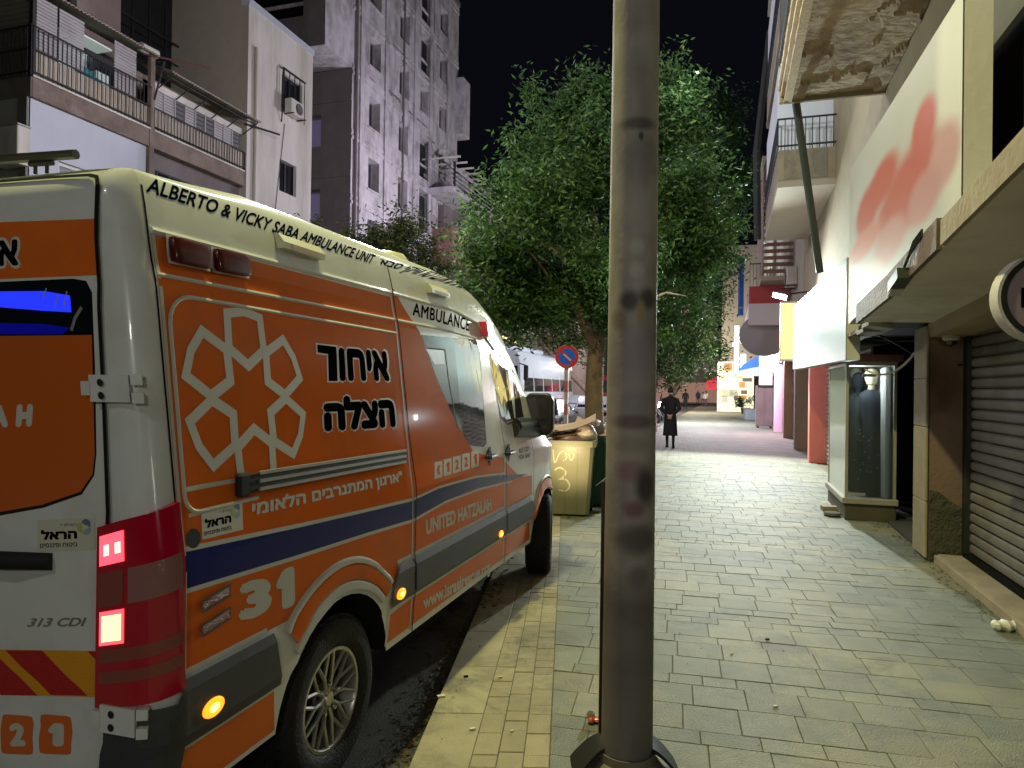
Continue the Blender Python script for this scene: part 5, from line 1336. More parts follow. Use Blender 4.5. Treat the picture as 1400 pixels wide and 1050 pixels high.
# shop fronts and pillars further on
m_pinkp = mat('pink_pillar', (.62, .17, .15), .7, var=.08, scale=4, dirt=(.45, .12, .1), dirtamt=.3)
m_brownp = mat('brown_pillar', (.22, .15, .11), .8, var=.1); m_lil = mat('lilac_pillar', (.72, .50, .66), .7, var=.05); m_ochre = mat('ochre_pillar', (.42, .26, .16), .8, var=.1)
def pil(px0, px1, py, top, m, label, ex=.35):
    c_ = STI @ gnd(px0, py); c2 = STI @ gnd(px1, py); x1_ = onYs(px1, py, c_.y).x
    g = MB(ST); g.box((c_.x, c_.y, 0), (max(x1_, c_.x+.3), c_.y+ex, top), .015); o = g.build('shop_pillar', m); tag(o, label, 'pillar', 'pillars between the shop fronts'); return c_
pil(1106, 1134, 633, 2.9, m_pinkp, 'bright pink pillar just beyond the glass showcase')
pil(1086, 1106, 615, 3.0, m_brownp, 'dull brown pillar left of the pink one')
pil(1071, 1086, 599, 3.2, m_ochre, 'ochre pillar between the brown and the lilac ones')
c_ = pil(1058, 1070, 591, 4.0, m_lil, 'lilac pillar lit bright beside the grey metal board')
m_shopd = mat('shop_dark', (.06, .05, .05), .7)
m_ssh = mat('shop_shutter_grey', (.30, .28, .27), .6, metal=.2, var=.1)
for (ya_, yb_, lab) in ((12.5, 18.4, 'closed grey shutter between the showcase and the pink pillar'), (18.9, 22.3, 'closed grey shutter between the pink and brown pillars'), (22.8, 28.2, 'closed grey shutter between the brown and ochre pillars')):
    s_ = sthing('shop_shutter', XR+.4, ya_, 0, lab, 'shutter', 'closed shutters along the shops')
    z = 0
    while z < 2.5:
        g = MB(ST); g.grid([[(XR+.30, y, z), (XR+.27, y, z+.03), (XR+.27, y, z+.07), (XR+.30, y, z+.098)] for y in (ya_, yb_)]); g.build('slat', m_ssh, s_); z += .1
# stack of shutter edge beside the pink pillar
# ---- glass showcase with robes
vx0, vx1, vy0, vy1 = 1.50, 2.12, 10.35, 12.05
vit = sthing('glass_showcase', vx0, vy0, 0, 'glass showcase on a low stone base in front of the shop', 'showcase')
m_wf = mat('weathered_frame', (.34, .32, .27), .6, var=.1, dirt=(.2, .15, .1), dirtamt=.4)
m_base = mat('showcase_base', (.10, .085, .06), .9, var=.2, bump=.6, bscale=20)
sbox('base', m_base, vit, (vx0, vy0, 0), (vx1, vy1, .22), .01); sbox('base_ledge', m_wf, vit, (vx0-.04, vy0-.04, .222), (vx1+.02, vy1, .30), .01)
sbox('roof', mat('showcase_roof', (.20, .09, .08), .6, var=.15), vit, (vx0-.06, vy0-.06, 2.12), (vx1+.06, vy1+.05, 2.22), .01); sbox('roof_liner', m_wf, vit, (vx0, vy0, 2.07), (vx1, vy1, 2.118))
for (x, y) in ((vx0, vy0), (vx1-.04, vy0), (vx0, vy1-.04), (vx1-.04, vy1-.04)): sbox('frame_post', m_wf, vit, (x, y, .30), (x+.035, y+.035, 2.07))
sbox('back_panel', m_wf, vit, (vx1-.04, vy0+.04, .30), (vx1-.02, vy1-.04, 2.07)); sbox('end_panel', m_wf, vit, (vx0+.04, vy1-.03, .30), (vx1-.05, vy1-.015, 2.07)); sbox('curtain', m_plw, vit, (vx1-.16, vy0+.05, .30), (vx1-.06, vy0+.3, 2.05), .03)
def thin_glass(name, tint=(.8, .9, .92), refl=.12, haze=.06, hz=(.5, .6, .62)):
    m = bpy.data.materials.new(name); m.use_nodes = True; n, l = nodes(m); n.remove(n['Principled BSDF']); out = n['Material Output']
    tr = n.new('ShaderNodeBsdfTransparent'); tr.inputs[0].default_value = (*tint, 1); gl = n.new('ShaderNodeBsdfGlossy'); gl.inputs['Roughness'].default_value = .03
    fr = n.new('ShaderNodeFresnel'); fr.inputs[0].default_value = 1.5; mx = n.new('ShaderNodeMixShader'); l.new(fr.outputs[0], mx.inputs[0]); l.new(tr.outputs[0], mx.inputs[1]); l.new(gl.outputs[0], mx.inputs[2])
    df = n.new('ShaderNodeBsdfDiffuse'); df.inputs[0].default_value = (*hz, 1); m2 = n.new('ShaderNodeMixShader'); m2.inputs[0].default_value = haze
    l.new(mx.outputs[0], m2.inputs[1]); l.new(df.outputs[0], m2.inputs[2]); l.new(m2.outputs[0], out.inputs[0]); return m
m_tg = thin_glass('showcase_glass'); m_tg2 = thin_glass('showcase_glass_sheen', haze=.72, hz=(.62, .66, .60))  # milky haze of the side pane stands in for its reflection
g = MB(ST); g.poly([(vx0+.036, vy0+.01, .3), (vx1-.04, vy0+.01, .3), (vx1-.04, vy0+.01, 2.07), (vx0+.036, vy0+.01, 2.07)]); g.build('glass_pane', m_tg, vit)
g = MB(ST); g.poly([(vx0+.01, vy0+.036, .3), (vx0+.01, vy1-.04, .3), (vx0+.01, vy1-.04, 2.07), (vx0+.01, vy0+.036, 2.07)]); g.build('glass_pane', m_tg2, vit)
sbox('price_card', m_plw, vit, (vx0+.2, vy0-.0, 1.92), (vx0+.36, vy0+.006, 1.96)); sbox('lock_plate', m_alu, vit, (vx0+.05, vy0-.003, .33), (vx0+.25, vy0+.006, .37))
m_robe = mat('black_robe', (.012, .014, .022), .8, bump=.1, bscale=60); m_skinm = mat('mannequin_skin', (.42, .36, .24), .6); m_dot = mat('robe_bead', (.30, .34, .42), .4)
def mannequin(x, y, h, head, label):
    t_ = sthing('mannequin', x, y, .31, label, 'mannequin')
    g = MB(ST); n_ = 24; rows_ = []
    for (z, rx, ry) in ((.0, .18, .17), (.3, .17, .16), (.7, .155, .145), (.95, .14, .12), (1.12, .16, .12), (1.26, .17, .11), (1.34, .14, .095), (1.39, .06, .06)):
        rows_.append([(x + (rx + .014*math.sin(7*t)*(1.2-z*.7))*math.cos(t), y + (ry + .014*math.sin(7*t)*(1.2-z*.7))*math.sin(t), .32 + z*h) for t in [2*math.pi*k/n_ for k in range(n_)]])
    g.grid(rows_, True, True); ro = g.build('robe', m_robe, t_, True)
    for s_ in (-1, 1):
        g = MB(ST); g.tube([(x+.14*s_, y, .32+1.28*h), (x+.19*s_, y-.02, .32+1.0*h), (x+.17*s_, y-.07, .32+.72*h)], [.06, .055, .06], 10); g.build('sleeve', m_robe, ro, True)
    g = MB(ST); g.tube([(x, y, .32+1.36*h), (x, y, .32+1.46*h)], .045, 10); g.lathe([(0, -.12), (.06, -.10), (.085, -.02), (.09, .04), (.06, .10), (0, .125)], (x, y, .32+1.56*h), 16)
    if head: g.build('head', m_skinm, t_, True)
    else: g.build('head', m_robe, t_, True)
    g = MB(ST)
    for k in range(26):
        z = random.uniform(.1, 1.0); a = random.uniform(-2.6, -.6); r_ = .20; g.lathe([(0, -.006), (.007, 0), (0, .006)], (x+r_*math.cos(a), y+r_*.92*math.sin(a), .32+z*h), 6)
    b_ = g.build('beads', m_dot, ro); b_['kind'] = 'stuff'
mannequin(vx0+.36, vy0+.30, 1.03, True, 'mannequin with pale head in a black robe behind the front glass')
mannequin(vx0+.27, vy0+.74, 1.0, False, 'darker veiled mannequin at the left inside the showcase')
mannequin(vx0+.32, vy0+1.25, 1.06, True, 'mannequin in a black robe furthest back in the showcase')
g = MB(ST); g.lathe([(0, 0), (.10, 0), (.12, .02), (.10, .05), (0, .06)], (vx0-.12, vy0+.25, 0), 12); tag(g.build('flat_stone', m_base, smooth=True), 'flat stone lying at the foot of the showcase base', 'stone')
g = MB(ST); g.obox((vx0-.10, vy0+.75, .03), (.10, .02, 0), (-.01, .08, 0), (0, .0, .03)); tag(g.build('rubble_block', m_cream2), 'pale broken block beside the showcase base', 'rubble')
lamp('POINT', stp(vx0+.12, vy0+.12, 1.98), 16, (.85, .95, 1), .05)
# crumpled white foam cup on the pavement
pc = gnd(1374, 862); w_ = thing('foam_box', pc, 'crumpled white foam cup lying by the shop step', 'litter')
g = MB(Matrix.Translation(pc)); rw = []
for i in range(9):
    x = lerp(-.09, .09, i/8); r_ = .045 + .012*math.sin(i*1.9); e = (1 - (abs(x)/.105)**4); rw.append([(x, r_*e*math.cos(t)*1.1, .035 + r_*e*math.sin(t)*.8 + .004*math.sin(5*t+i)) for t in [2*math.pi*k/14 for k in range(14)]])
g.grid(rw, True, True); g.build('shell', mat('foam_white', (.62, .60, .52), .6, bump=.3), w_, True)
# round projecting sign at the right edge
c0 = atY(1427, 407, 3.9); rs = thing('round_sign', c0, 'round projecting sign with dark rim cut off by the right edge', 'sign')
Tc = Matrix.Translation(c0) @ ST.to_3x3().to_4x4() @ Matrix.Rotation(R(6), 4, 'Z'); rr3 = .24
g = MB(Tc); g.lathe([(rr3-.01, -.05), (rr3+.012, -.05), (rr3+.012, .05), (rr3-.01, .05)], (0, 0, 0), 48, 'y', cap=False); g.build('rim', m_plw, rs, True)
g = MB(Tc); g.lathe([(rr3*.86, -.056), (rr3-.004, -.056), (rr3-.004, -.046), (rr3*.86, -.046)], (0, 0, 0), 48, 'y', cap=False); g.build('ring', m_blk, rs)
g = MB(Tc); g.lathe([(0, -.048), (rr3-.012, -.048), (rr3-.012, .048), (0, .048)], (0, 0, 0), 48, 'y'); fc_ = g.build('face', mat('sign_mauve', (.33, .25, .28), .5, var=.04), rs)
g = MB(Tc); g.box((-.135, -.052, .02), (-.05, -.049, .05)); g.box((-.135, -.052, -.06), (-.10, -.049, .05)); g.build('lettering', m_ink, fc_)
# ---- second building balcony (blue-white panels) with leaning pipe
m_bpan = mat('pale_blue_panel', (.72, .76, .82), .6, var=.04, scale=2, dirt=(.35, .37, .4), dirtamt=.4, dscale=1, streak=True)
m_soft2 = mat('grey_soffit', (.40, .34, .28), .8, var=.06, scale=2, dirt=(.3, .25, .2), dirtamt=.4)
def rbalc(b, yn, yf, zs, xo_=.88, hue=m_cream2, pan=m_bpan, ph=.75):
    sbox('balcony_slab', m_soft2, b, (xo_, yn, zs), (XR, yf, zs+.12)); bo_ = sbox('parapet', hue, b, (xo_+.01, yn+.01, zs+.122), (XR-.002, yn+.13, zs+ph)); sbox('parapet', hue, b, (xo_+.01, yn+.132, zs+.122), (xo_+.13, yf, zs+ph))
    sbox('patch', mat('patch_dark', (.20, .18, .14), .9, var=.25, scale=3, bump=.5, dirt=(.38, .32, .2), dirtamt=.7, dscale=2), bo_, (xo_+.12, yn+.0, zs+.16), (XR-.15, yn+.009, zs+ph-.03))
    sbox('wall_panel', pan, b, (xo_+.02, yn+.35, zs+ph), (XR-.01, yn+.38, zs+2.65)); sbox('side_panel', pan, b, (xo_+.02, yn+.382, zs+ph), (xo_+.05, yf, zs+2.65))
    for zr in (zs+ph+.08, zs+ph+.62):
        g = MB(ST); g.box((xo_-.02, yn-.02, zr-.015), (XR+.25, yn+.01, zr+.015)); g.box((xo_-.02, yn+.011, zr-.015), (xo_+.01, yf, zr+.015)); g.build('rail', m_iron, bo_)
    for k in range(9):
        x = lerp(xo_, XR-.05, k/8); g = MB(ST); g.box((x-.008, yn-.012, zs+ph), (x+.008, yn+.004, zs+ph+.62)); g.build('rail_bar', m_iron, bo_)
    for k in range(18):
        y = lerp(yn+.2, yf, k/17); g = MB(ST); g.box((xo_-.012, y-.008, zs+ph), (xo_+.004, y+.008, zs+ph+.62)); g.build('rail_bar', m_iron, bo_)
r2 = sthing('balcony_house', XR, 15, 0, 'house with stacked pale blue panelled balconies beyond the crumbling slab', 'building')
for zs in (5.8, 8.85, 11.9): rbalc(r2, 15.0, 20.2, zs)
sbox('roof_slab', m_soft2, r2, (.7, 14.9, 14.9), (XR+.3, 20.4, 15.1))
# leaning dark pipe
pA = onYs(1088, 138, ys1+.1); pB = onYs(1121, 372, ys1+1.1)
g = MB(ST); g.tube([pA + Vector((-.02, 0, .6)), pA, pB], .055, 10); tag(g.build('leaning_pipe', mat('pipe_dark', (.045, .055, .06), .5)), 'dark pipe leaning from the crumbling slab down to the signs', 'pipe')
g = MB(ST); g.tube([(.72, 21, 6), (.66, 20.9, 8.5), (.98, 20.8, 11.8)], .11, 6); tag(g.build('folded_awning', mat('awning_dark', (.05, .05, .055), .8)), 'dark folded awning hanging beside the pale balconies', 'awning')
# ---- further houses
r3 = sthing('slatted_house', XR, 21, 0, 'dim house with brown slatted balcony above the pink lit shop', 'building')
sbox('wall', m_plb, r3, (XR, 21.05, 2.9), (XR+4, 33.5, 13.6))
for k in range(26): sbox('slat', mat('brown_slat', (.20, .10, .075), .7, var=.2), r3, (1.0, 24.5, 5.6+.14*k), (1.03, 29.5, 5.69+.14*k)); 
for k in range(16): sbox('slat', MATS['brown_slat'], r3, (1.04, 24.46, 5.6+.22*k), (XR-.01, 24.49, 5.72+.22*k))
sbox('slab', m_soft2, r3, (.95, 24.4, 5.35), (XR, 29.8, 5.5)); sbox('slab', m_soft2, r3, (.95, 24.4, 9.3), (XR, 29.8, 9.45))
rb = sthing('red_balcony', XR, 26, 4.6, 'red parapet balcony with glowing white soffit above the oval sign', 'balcony')
sbox('parapet', mat('red_parapet', (.45, .06, .07), .7, var=.1), rb, (.62, 25.6, 4.75), (XR-.01, 25.75, 5.34)); sbox('parapet', MATS['red_parapet'], rb, (.62, 25.76, 4.75), (.74, 31, 5.34)); sbox('soffit', mat('pale_soffit', (.78, .66, .74), .7), rb, (.6, 25.55, 4.0), (XR, 31, 4.74))
g = MB(ST)
for k in range(12): g.box((.63+.11*k, 25.6, 5.34), (.645+.11*k, 25.62, 6.1))
g.box((.62, 25.6, 6.1), (XR, 25.63, 6.14)); g.build('railing', m_iron, rb)
ar = aircon(1.95, 23.4, 5.0, 'air conditioner on the wall above the shop floodlight', None, -1)
aircon(1.95, 34.5, 6.8, 'far air conditioner high on the dim house wall', None, -1)
pf = onYs(1070, 403, 20.0); fl_ = sthing('flood_light', pf.x, pf.y, pf.z, 'bright white floodlight on an arm over the shop fronts', 'lamp')
g = MB(ST); g.obox(pf, (.18, -.03, -.05), (.03, .1, 0), (.02, 0, .07)); g.build('housing', m_plast, fl_)
g = MB(ST); g.obox(pf + Vector((-.08, -.09, -.05)), (.17, -.02, -.05), (.0, .012, 0), (.01, -.01, .06)); g.build('lens', mat('flood_lens', (1, 1, 1), .5, emit=(.85, .95, 1), es=22), fl_)
g = MB(ST); g.tube([pf, (XR+.1, pf.y+.2, pf.z+.1)], .025, 6); g.build('arm', m_iron, fl_)
# oval projecting sign
po_ = onYs(1045, 458, 26); ov = sthing('oval_sign', po_.x, po_.y, po_.z, 'smudged grey oval sign with red light painted on its right side over the walkway', 'sign')
m_ov = blobs('sign_blur_grey', (.32, .29, .31), [((.75, 0, -.1), (.35, 2, .6), (.75, .12, .2)), ((-.5, 0, 0), (.5, 2, .6), (.40, .36, .42))], .5)  # red light on the right part is painted into the face colour
g = MB(Matrix.Translation(ST @ po_) @ ST.to_3x3().to_4x4()); g.grid([[(.84*k*math.cos(t), y, .74*k*math.sin(t)) for t in [2*math.pi*j/40 for j in range(40)]] for k, y in ((.97, -.08), (1, -.06), (1, .06), (.97, .08))], True, True); g.build('face', m_ov, ov, origin=ST @ po_)
g = MB(ST); g.tube([po_, (XR, po_.y, po_.z+.3)], .03, 6); g.build('bracket', m_iron, ov)
# lilac/red neon panels at the shops
for (px0, px1, t_, b_, Y, colr, es, lab) in ((1052, 1058, 478, 510, 30, (1, .1, .25), 1.6, 'red glowing sign panel beside the lilac pillar'), (1038, 1056, 478, 526, 34.5, (.95, .88, 1), 3.0, 'white glowing panel left of the red sign'), (1012, 1020, 484, 508, 46, (.9, .95, 1), 2.2, 'bright white lamp panel above the blue awning'), (1003, 1011, 445, 512, 48, (.5, .85, .95), 1.2, 'tall thin cyan lit sign at the far corner'), (1072, 1077, 440, 470, 24, (1, .8, .3), 1.2, 'thin yellow lit strip beside the cyan sign')):
    A = onYs(px0, b_, Y); B = onYs(px1, t_, Y); s_ = sthing('light_panel', A.x, Y, A.z, lab, 'sign'); sbox('box', m_plast, s_, (A.x-.03, Y+.02, A.z-.03), (B.x+.03, Y+.12, B.z+.03)); sbox('face', mat('glow_%d' % px0, colr, .5, emit=colr, es=es), s_, (A.x, Y, A.z), (B.x, Y+.018, B.z))
# twin floodlights far (1020,462 / 1018,472)
for (px, py, Y, r_) in ((1007, 461, 44, .14), (1005, 471, 45, .16)):
    p = onYs(px, py, Y); s_ = sthing('flood_light', p.x, p.y, p.z, 'upper of two far round floodlights on the shop corner' if py == 461 else 'lower of two far round floodlights on the shop corner', 'lamp')
    g = MB(ST); g.lathe([(0, .1), (r_*.8, .1), (r_, 0), (0, 0)], p, 14, 'y'); g.build('housing', m_plast, s_, True); g = MB(ST); g.lathe([(0, -.02), (r_*.9, -.01)], p, 14, 'y', cap=False); g.build('lens', MATS['flood_lens'], s_)
# grey metal board standing on the pavement
A = STI @ gnd(1033, 585); B = onYs(1057, 588, A.y); bd = sthing('metal_board', A.x, A.y, 0, 'grey brown metal cabinet standing against the lilac pillar', 'cabinet')
sbox('cabinet_body', mat('board_grey', (.26, .20, .20), .6, var=.15, scale=3, dirt=(.15, .11, .1), dirtamt=.5), bd, (A.x, A.y, .08), (B.x, A.y+.5, 2.0), .02)
for k in (0, 1): sbox('door_leaf', MATS['board_grey'], bd, (lerp(A.x, B.x, .5*k)+.03, A.y-.02, .12), (lerp(A.x, B.x, .5*k+.5)-.03, A.y-.002, 1.95), .008)
for x in (A.x+.05, B.x-.15): sbox('foot', m_iron, bd, (x, A.y+.05, 0), (x+.1, A.y+.4, .08))
# blue awning
A = onYs(1008, 516, 42); B = onYs(1046, 488, 42)
aw = sthing('blue_awning', A.x, 42, 2.3, 'blue and white striped awning over a lit shop', 'awning')
for k in range(6):
    g = MB(ST); y_a, y_b = 42+.7*k, 42+.7*(k+1)
    g.grid([[(A.x, y, A.z+.1), (A.x+.02, y, A.z+.35), (XR, y, B.z+.3)] for y in (y_a, y_b)]); g.build('stripe', mat('awning_blue', (.02, .09, .5), .7) if k % 2 else mat('awning_pale', (.35, .5, .75), .7), aw)
g = MB(ST); g.grid([[(A.x, 41.98, A.z+.1), (XR, 41.98, A.z+.1)], [(A.x+.02, 41.98, A.z+.35), (XR, 41.98, A.z+.7)]]); g.build('side_flap', MATS['awning_pale'], aw)
g = MB(ST); g.grid([[(A.x+.02, 41.97, A.z+.35), (XR, 41.97, A.z+.72)], [(A.x+.3, 41.97, A.z+.75), (XR, 41.97, B.z+.3)]]); g.build('side_flap', MATS['awning_blue'], aw)
# blue tarpaulin
A = onYs(1009, 432, 36); B = onYs(1018, 352, 36); g = MB(ST); rw = []
for i in range(10): rw.append([(lerp(A.x, B.x, i/9), 36+.08*math.sin(i*2.2), z) for z in (A.z, lerp(A.z, B.z, .5)+.1*math.sin(i), B.z)])
g.grid(rw); tag(g.build('tarpaulin', mat('blue_tarp', (.03, .09, .30), .6), smooth=True), 'blue tarpaulin hanging down the dim far house', 'tarpaulin')
# far corner house closing the walkway
r4 = sthing('corner_house', 2, 48, 0, 'far corner house with a bright white posters wall behind the walkers', 'building')
sbox('wall', m_plb, r4, (XR-.1, 34, 2.9), (XR+4, 47, 11.5)); 
p4 = onYs(986, 500, 62); q4 = onYs(1006, 400, 62)
sbox('wall', mat('far_wall', (.35, .30, .26), .85, var=.1), r4, (p4.x, 62, 3.0), (XR+6, 75, 14)); sbox('lit_wall', mat('far_wall_lit', (.75, .68, .52), .8, emit=(1, .9, .7), es=.45), r4, (p4.x-.3, 61.9, 0), (XR, 61.98, 4.2))  # light on the far poster wall is put in as a glow
sbox('wall', MATS['far_wall'], r4, (p4.x+.2, 75, 0), (XR+6, 110, 11))
random.seed(5)
for k in range(14):
    x = random.uniform(p4.x-.2, XR-.8); z = random.uniform(.6, 3.6); sbox('poster', mat('poster_%d' % (k % 4), [(.6, .55, .4), (.7, .3, .12), (.15, .14, .14), (.5, .5, .42)][k % 4], .7), r4, (x, 61.86, z), (x+random.uniform(.3, .8), 61.895, z+random.uniform(.25, .7)))
# houses far left-centre behind the walkers
r5 = sthing('end_of_street_house', 0, 95, 0, 'dark house front closing the end of the street', 'building')
sbox('wall', m_concd, r5, (-9, 95, 0), (3, 104, 9.5))
for k in range(9): window(r5, (-9, 95, 0), (1, 0, 0), (0, 0, 1), (0, -1, 0), (.6+1.25*k, 4.2, 1.5+1.25*k, 5.6), .08, m_iron, m_win, 1)
sbox('shop_front', mat('shop_glow', (.5, .35, .28), .7, emit=(1, .5, .35), es=.12), r5, (-8.5, 94.9, .2), (2.5, 94.98, 2.8)); 
A = onYs(966, 528, 70); B = onYs(980, 516, 70)
g = MB(ST); g.grid([[(A.x, 70, A.z), (A.x, 71.5, B.z)], [(B.x, 70, A.z), (B.x, 71.5, B.z)]]); g.grid([[(A.x, 70, A.z-.3), (A.x, 70, A.z)], [(B.x, 70, A.z-.3), (B.x, 70, A.z)]]); tag(g.build('red_awning', mat('awning_red_glow', (.7, .05, .08), .7, emit=(1, .05, .1), es=.5)), 'small red awning beyond the walkers', 'awning')  # awning glows by itself in place of light falling on it
# ================================================================== the pole in front
random.seed(11)
pb = Vector((.524, 3.08, 0)); pole = thing('lamp_post', pb, 'thick grey metal post with smudged stickers standing in the middle foreground', 'post')
PR0, PR1 = .112, .085
def prad(z): return lerp(PR0, PR1, z/8)
m = bpy.data.materials.new('pole_metal'); m.use_nodes = True; n, l = nodes(m); b = n['Principled BSDF']; b.inputs['Roughness'].default_value = .55; b.inputs['Metallic'].default_value = 0; b.inputs['Specular IOR Level'].default_value = .35
tc = n.new('ShaderNodeTexCoord'); oc = tc.outputs['Object']; c = n.new('ShaderNodeRGB'); c.outputs[0].default_value = (.38, .35, .33, 1); cur = c.outputs[0]
def mixin(cur, fac, colr):
    mx = n.new('ShaderNodeMix'); mx.data_type = 'RGBA'; l.new(fac, mx.inputs[0]); l.new(cur, mx.inputs[6]); mx.inputs[7].default_value = (*colr, 1); return mx.outputs[2]
for sc_, z_, colr, lo, hi, amt in ((5, .35, (.10, .085, .08), .5, .75, .6), (26, .2, (.30, .26, .22), .55, .75, .35), (3, 1.5, (.13, .11, .115), .45, .7, .5)):
    mp = n.new('ShaderNodeMapping'); mp.inputs['Scale'].default_value = (1, 1, z_); l.new(oc, mp.inputs[0]); t = n.new('ShaderNodeTexNoise'); t.inputs['Scale'].default_value = sc_; t.inputs['Detail'].default_value = 8; l.new(mp.outputs[0], t.inputs[0])
    mr = n.new('ShaderNodeMapRange'); mr.inputs[1].default_value = lo; mr.inputs[2].default_value = hi; mr.inputs[4].default_value = amt; l.new(t.outputs[0], mr.inputs[0]); cur = mixin(cur, mr.outputs[0], colr)
# darker lower metre
sx = n.new('ShaderNodeSeparateXYZ'); l.new(oc, sx.inputs[0]); mr = n.new('ShaderNodeMapRange'); mr.inputs[1].default_value = .78; mr.inputs[2].default_value = 1.05; mr.inputs[3].default_value = .62; mr.inputs[4].default_value = 0; l.new(sx.outputs[2], mr.inputs[0]); cur = mixin(cur, mr.outputs[0], (.052, .044, .046))
def zp(py): return 1.70 + (531+2-py)/960*3.09
for (px, py, rx, rz, colr) in ((0, 180, .09, .03, (.10, .085, .08)), (.01, 197, .012, .02, (.05, .045, .045)), (0, 343, .035, .035, (.46, .44, .42)), (0, 375, .035, .035, (.46, .44, .43)), (-.03, 415, .045, .05, (.05, .045, .05)), (.05, 412, .05, .05, (.07, .06, .06)), (.018, 430, .022, .055, (.36, .26, .15)), (-.07, 440, .03, .05, (.22, .17, .15)), (0, 490, .085, .10, (.30, .26, .29)), (0, 550, .085, .07, (.28, .25, .27)), (0, 575, .10, .035, (.14, .10, .11)), (-.02, 605, .09, .04, (.30, .26, .22)), (-.02, 640, .06, .05, (.28, .16, .17)), (.05, 660, .05, .09, (.05, .04, .045)), (0, 690, .05, .04, (.20, .10, .10)), (.02, 730, .10, .07, (.09, .075, .075)), (.02, 780, .05, .05, (.15, .13, .13))):
    mp = n.new('ShaderNodeMapping'); mp.vector_type = 'TEXTURE'; mp.inputs['Location'].default_value = (px, -PR0*.9, zp(py)); mp.inputs['Scale'].default_value = (rx, .14, rz); l.new(oc, mp.inputs[0])
    ln = n.new('ShaderNodeVectorMath'); ln.operation = 'LENGTH'; l.new(mp.outputs[0], ln.inputs[0]); mr = n.new('ShaderNodeMapRange'); mr.interpolation_type = 'SMOOTHSTEP'; mr.inputs[1].default_value = .4; mr.inputs[2].default_value = 1.35; mr.inputs[3].default_value = .9; mr.inputs[4].default_value = 0; l.new(ln.outputs['Value'], mr.inputs[0]); cur = mixin(cur, mr.outputs[0], colr)
l.new(cur, b.inputs['Base Color'])
t = n.new('ShaderNodeTexNoise'); t.inputs['Scale'].default_value = 40; l.new(oc, t.inputs[0]); bp = n.new('ShaderNodeBump'); bp.inputs['Strength'].default_value = .12; bp.inputs['Distance'].default_value = .01; l.new(t.outputs[0], bp.inputs['Height']); l.new(bp.outputs[0], b.inputs['Normal'])
g = MB(Matrix.Translation(pb)); g.lathe([(prad(z), z) for z in (.05, .4, .8, 1.2, 1.6, 2, 3, 4, 5, 6, 8.2)], n=48, cap=False); g.build('shaft', m, pole, True, origin=pb)
TB = Matrix.Translation(pb)
m_ck = mat('collar_metal', (.22, .19, .16), .5, metal=.3, var=.2)
g = MB(TB); g.lathe([(.118, .10), (.124, .10), (.124, .135), (.118, .135)], n=40, cap=False); g.build('collar_ring', m_ck, pole, True)
g = MB(TB); g.lathe([(.19, .0), (.19, .03), (.165, .05), (.14, .085), (.122, .10), (.113, .10)], n=40, cap=False); g.build('base_collar', m_ck, pole, True)
for sg in (-1, 1):
    g = MB(TB); rw = []
    for k in range(12):
        t_ = k/11; x = sg*(.105 + .13*t_); z = .15 - .125*t_**1.5
        rw.append([(x, -.05-.04*t_, z+.006), (x, .09+.04*t_, z+.006), (x, .09+.04*t_, z-.012), (x, -.05-.04*t_, z-.012)])
    g.grid(rw, True, True); g.build('rubber_skirt', m_blk, pole, True)
for a in (.8, 2.4, 3.9, 5.5):
    g = MB(TB); g.lathe([(.014, .0), (.014, .06), (0, .07)], (.165*math.cos(a), .165*math.sin(a), 0), 8); g.build('bolt', m_ck, pole)
g = MB(TB); g.tube([(0, 0, 8.15), (-.7, .3, 8.45), (-1.5, .62, 8.45)], .03, 8); g.build('arm', m, pole)
g = MB(TB); g.box((-2.2, .55, 8.38), (-1.5, .85, 8.52), .03); g.build('lamp_head', m_clad, pole)
# thin rusty strip behind the post
g = MB(Matrix.Translation((.440, 3.22, 0))); g.box((-.022, 0, .0), (.004, .012, 1.28)); tag(g.build('steel_strip', mat('rust_dark', (.055, .032, .026), .5, metal=.4, var=.3)), 'thin dark rusty steel strip standing behind the left side of the post', 'strip')
g = MB(); p = atY(833, 651, 3.36); q = atY(815, 664, 3.30); g.tube([p, q], [.006, .002], 5); tag(g.build('bent_wire', m_clad), 'short bent wire end sticking out left of the post', 'wire')
# crumpled red foil wrapper at its foot
pc = gnd(817, 988); w_ = thing('snack_wrapper', pc, 'crumpled red and silver snack wrapper beside the foot of the post', 'litter')
g = MB(Matrix.Translation(pc)); rw = []
for i in range(7): rw.append([(lerp(-.05, .055, i/6), .028*math.cos(t)*(1+.3*math.sin(i*2.)), .016+.014*math.sin(t)*(1+.4*math.sin(i*3+t*2))) for t in [2*math.pi*k/10 for k in range(10)]])
g.grid(rw, True, True); g.build('foil', mat('red_foil', (.42, .10, .05), .25, metal=.5), w_, True)
g = MB(Matrix.Translation(pc)); g.lathe([(0, -.004), (.022, -.002), (.020, .006), (0, .008)], (-.035, .01, .035), 10, 'y'); g.build('foil_knot', m_chrome, w_, True)
for (px, py, sz) in ((637, 926, .012), (646, 998, .014), (684, 927, .010), (603, 953, .02), (1060, 967, .012), (700, 1001, .008), (816, 705, .03), (1049, 875, .012), (1000, 895, .008)):
    p = gnd(px, py); g = MB(Matrix.Translation(p)); g.obox((0, 0, .006), (sz, sz*.3, 0), (-sz*.2, sz*.5, 0), (0, 0, .004)); o = g.build('paper_scrap', mat('scrap_pale', (.6, .56, .45), .7) if px not in (637, 1049) else m_seam)
    tag(o, {637: 'dark crumb on the kerb stone', 646: 'pale cigarette stub near the bottom of the kerb strip', 684: 'pale speck of paper on the sandy strip', 603: 'torn white paper in the gutter under the ambulance', 1060: 'pale crumb low on the grey paving', 700: 'tiny pale crumb on the sandy pavers near the post', 816: 'flat pale paper lying beside the rubbish bins', 1049: 'dark crumb on the grey paving right of the post', 1000: 'small pale speck on the grey paving right of the post'}[px], 'litter')
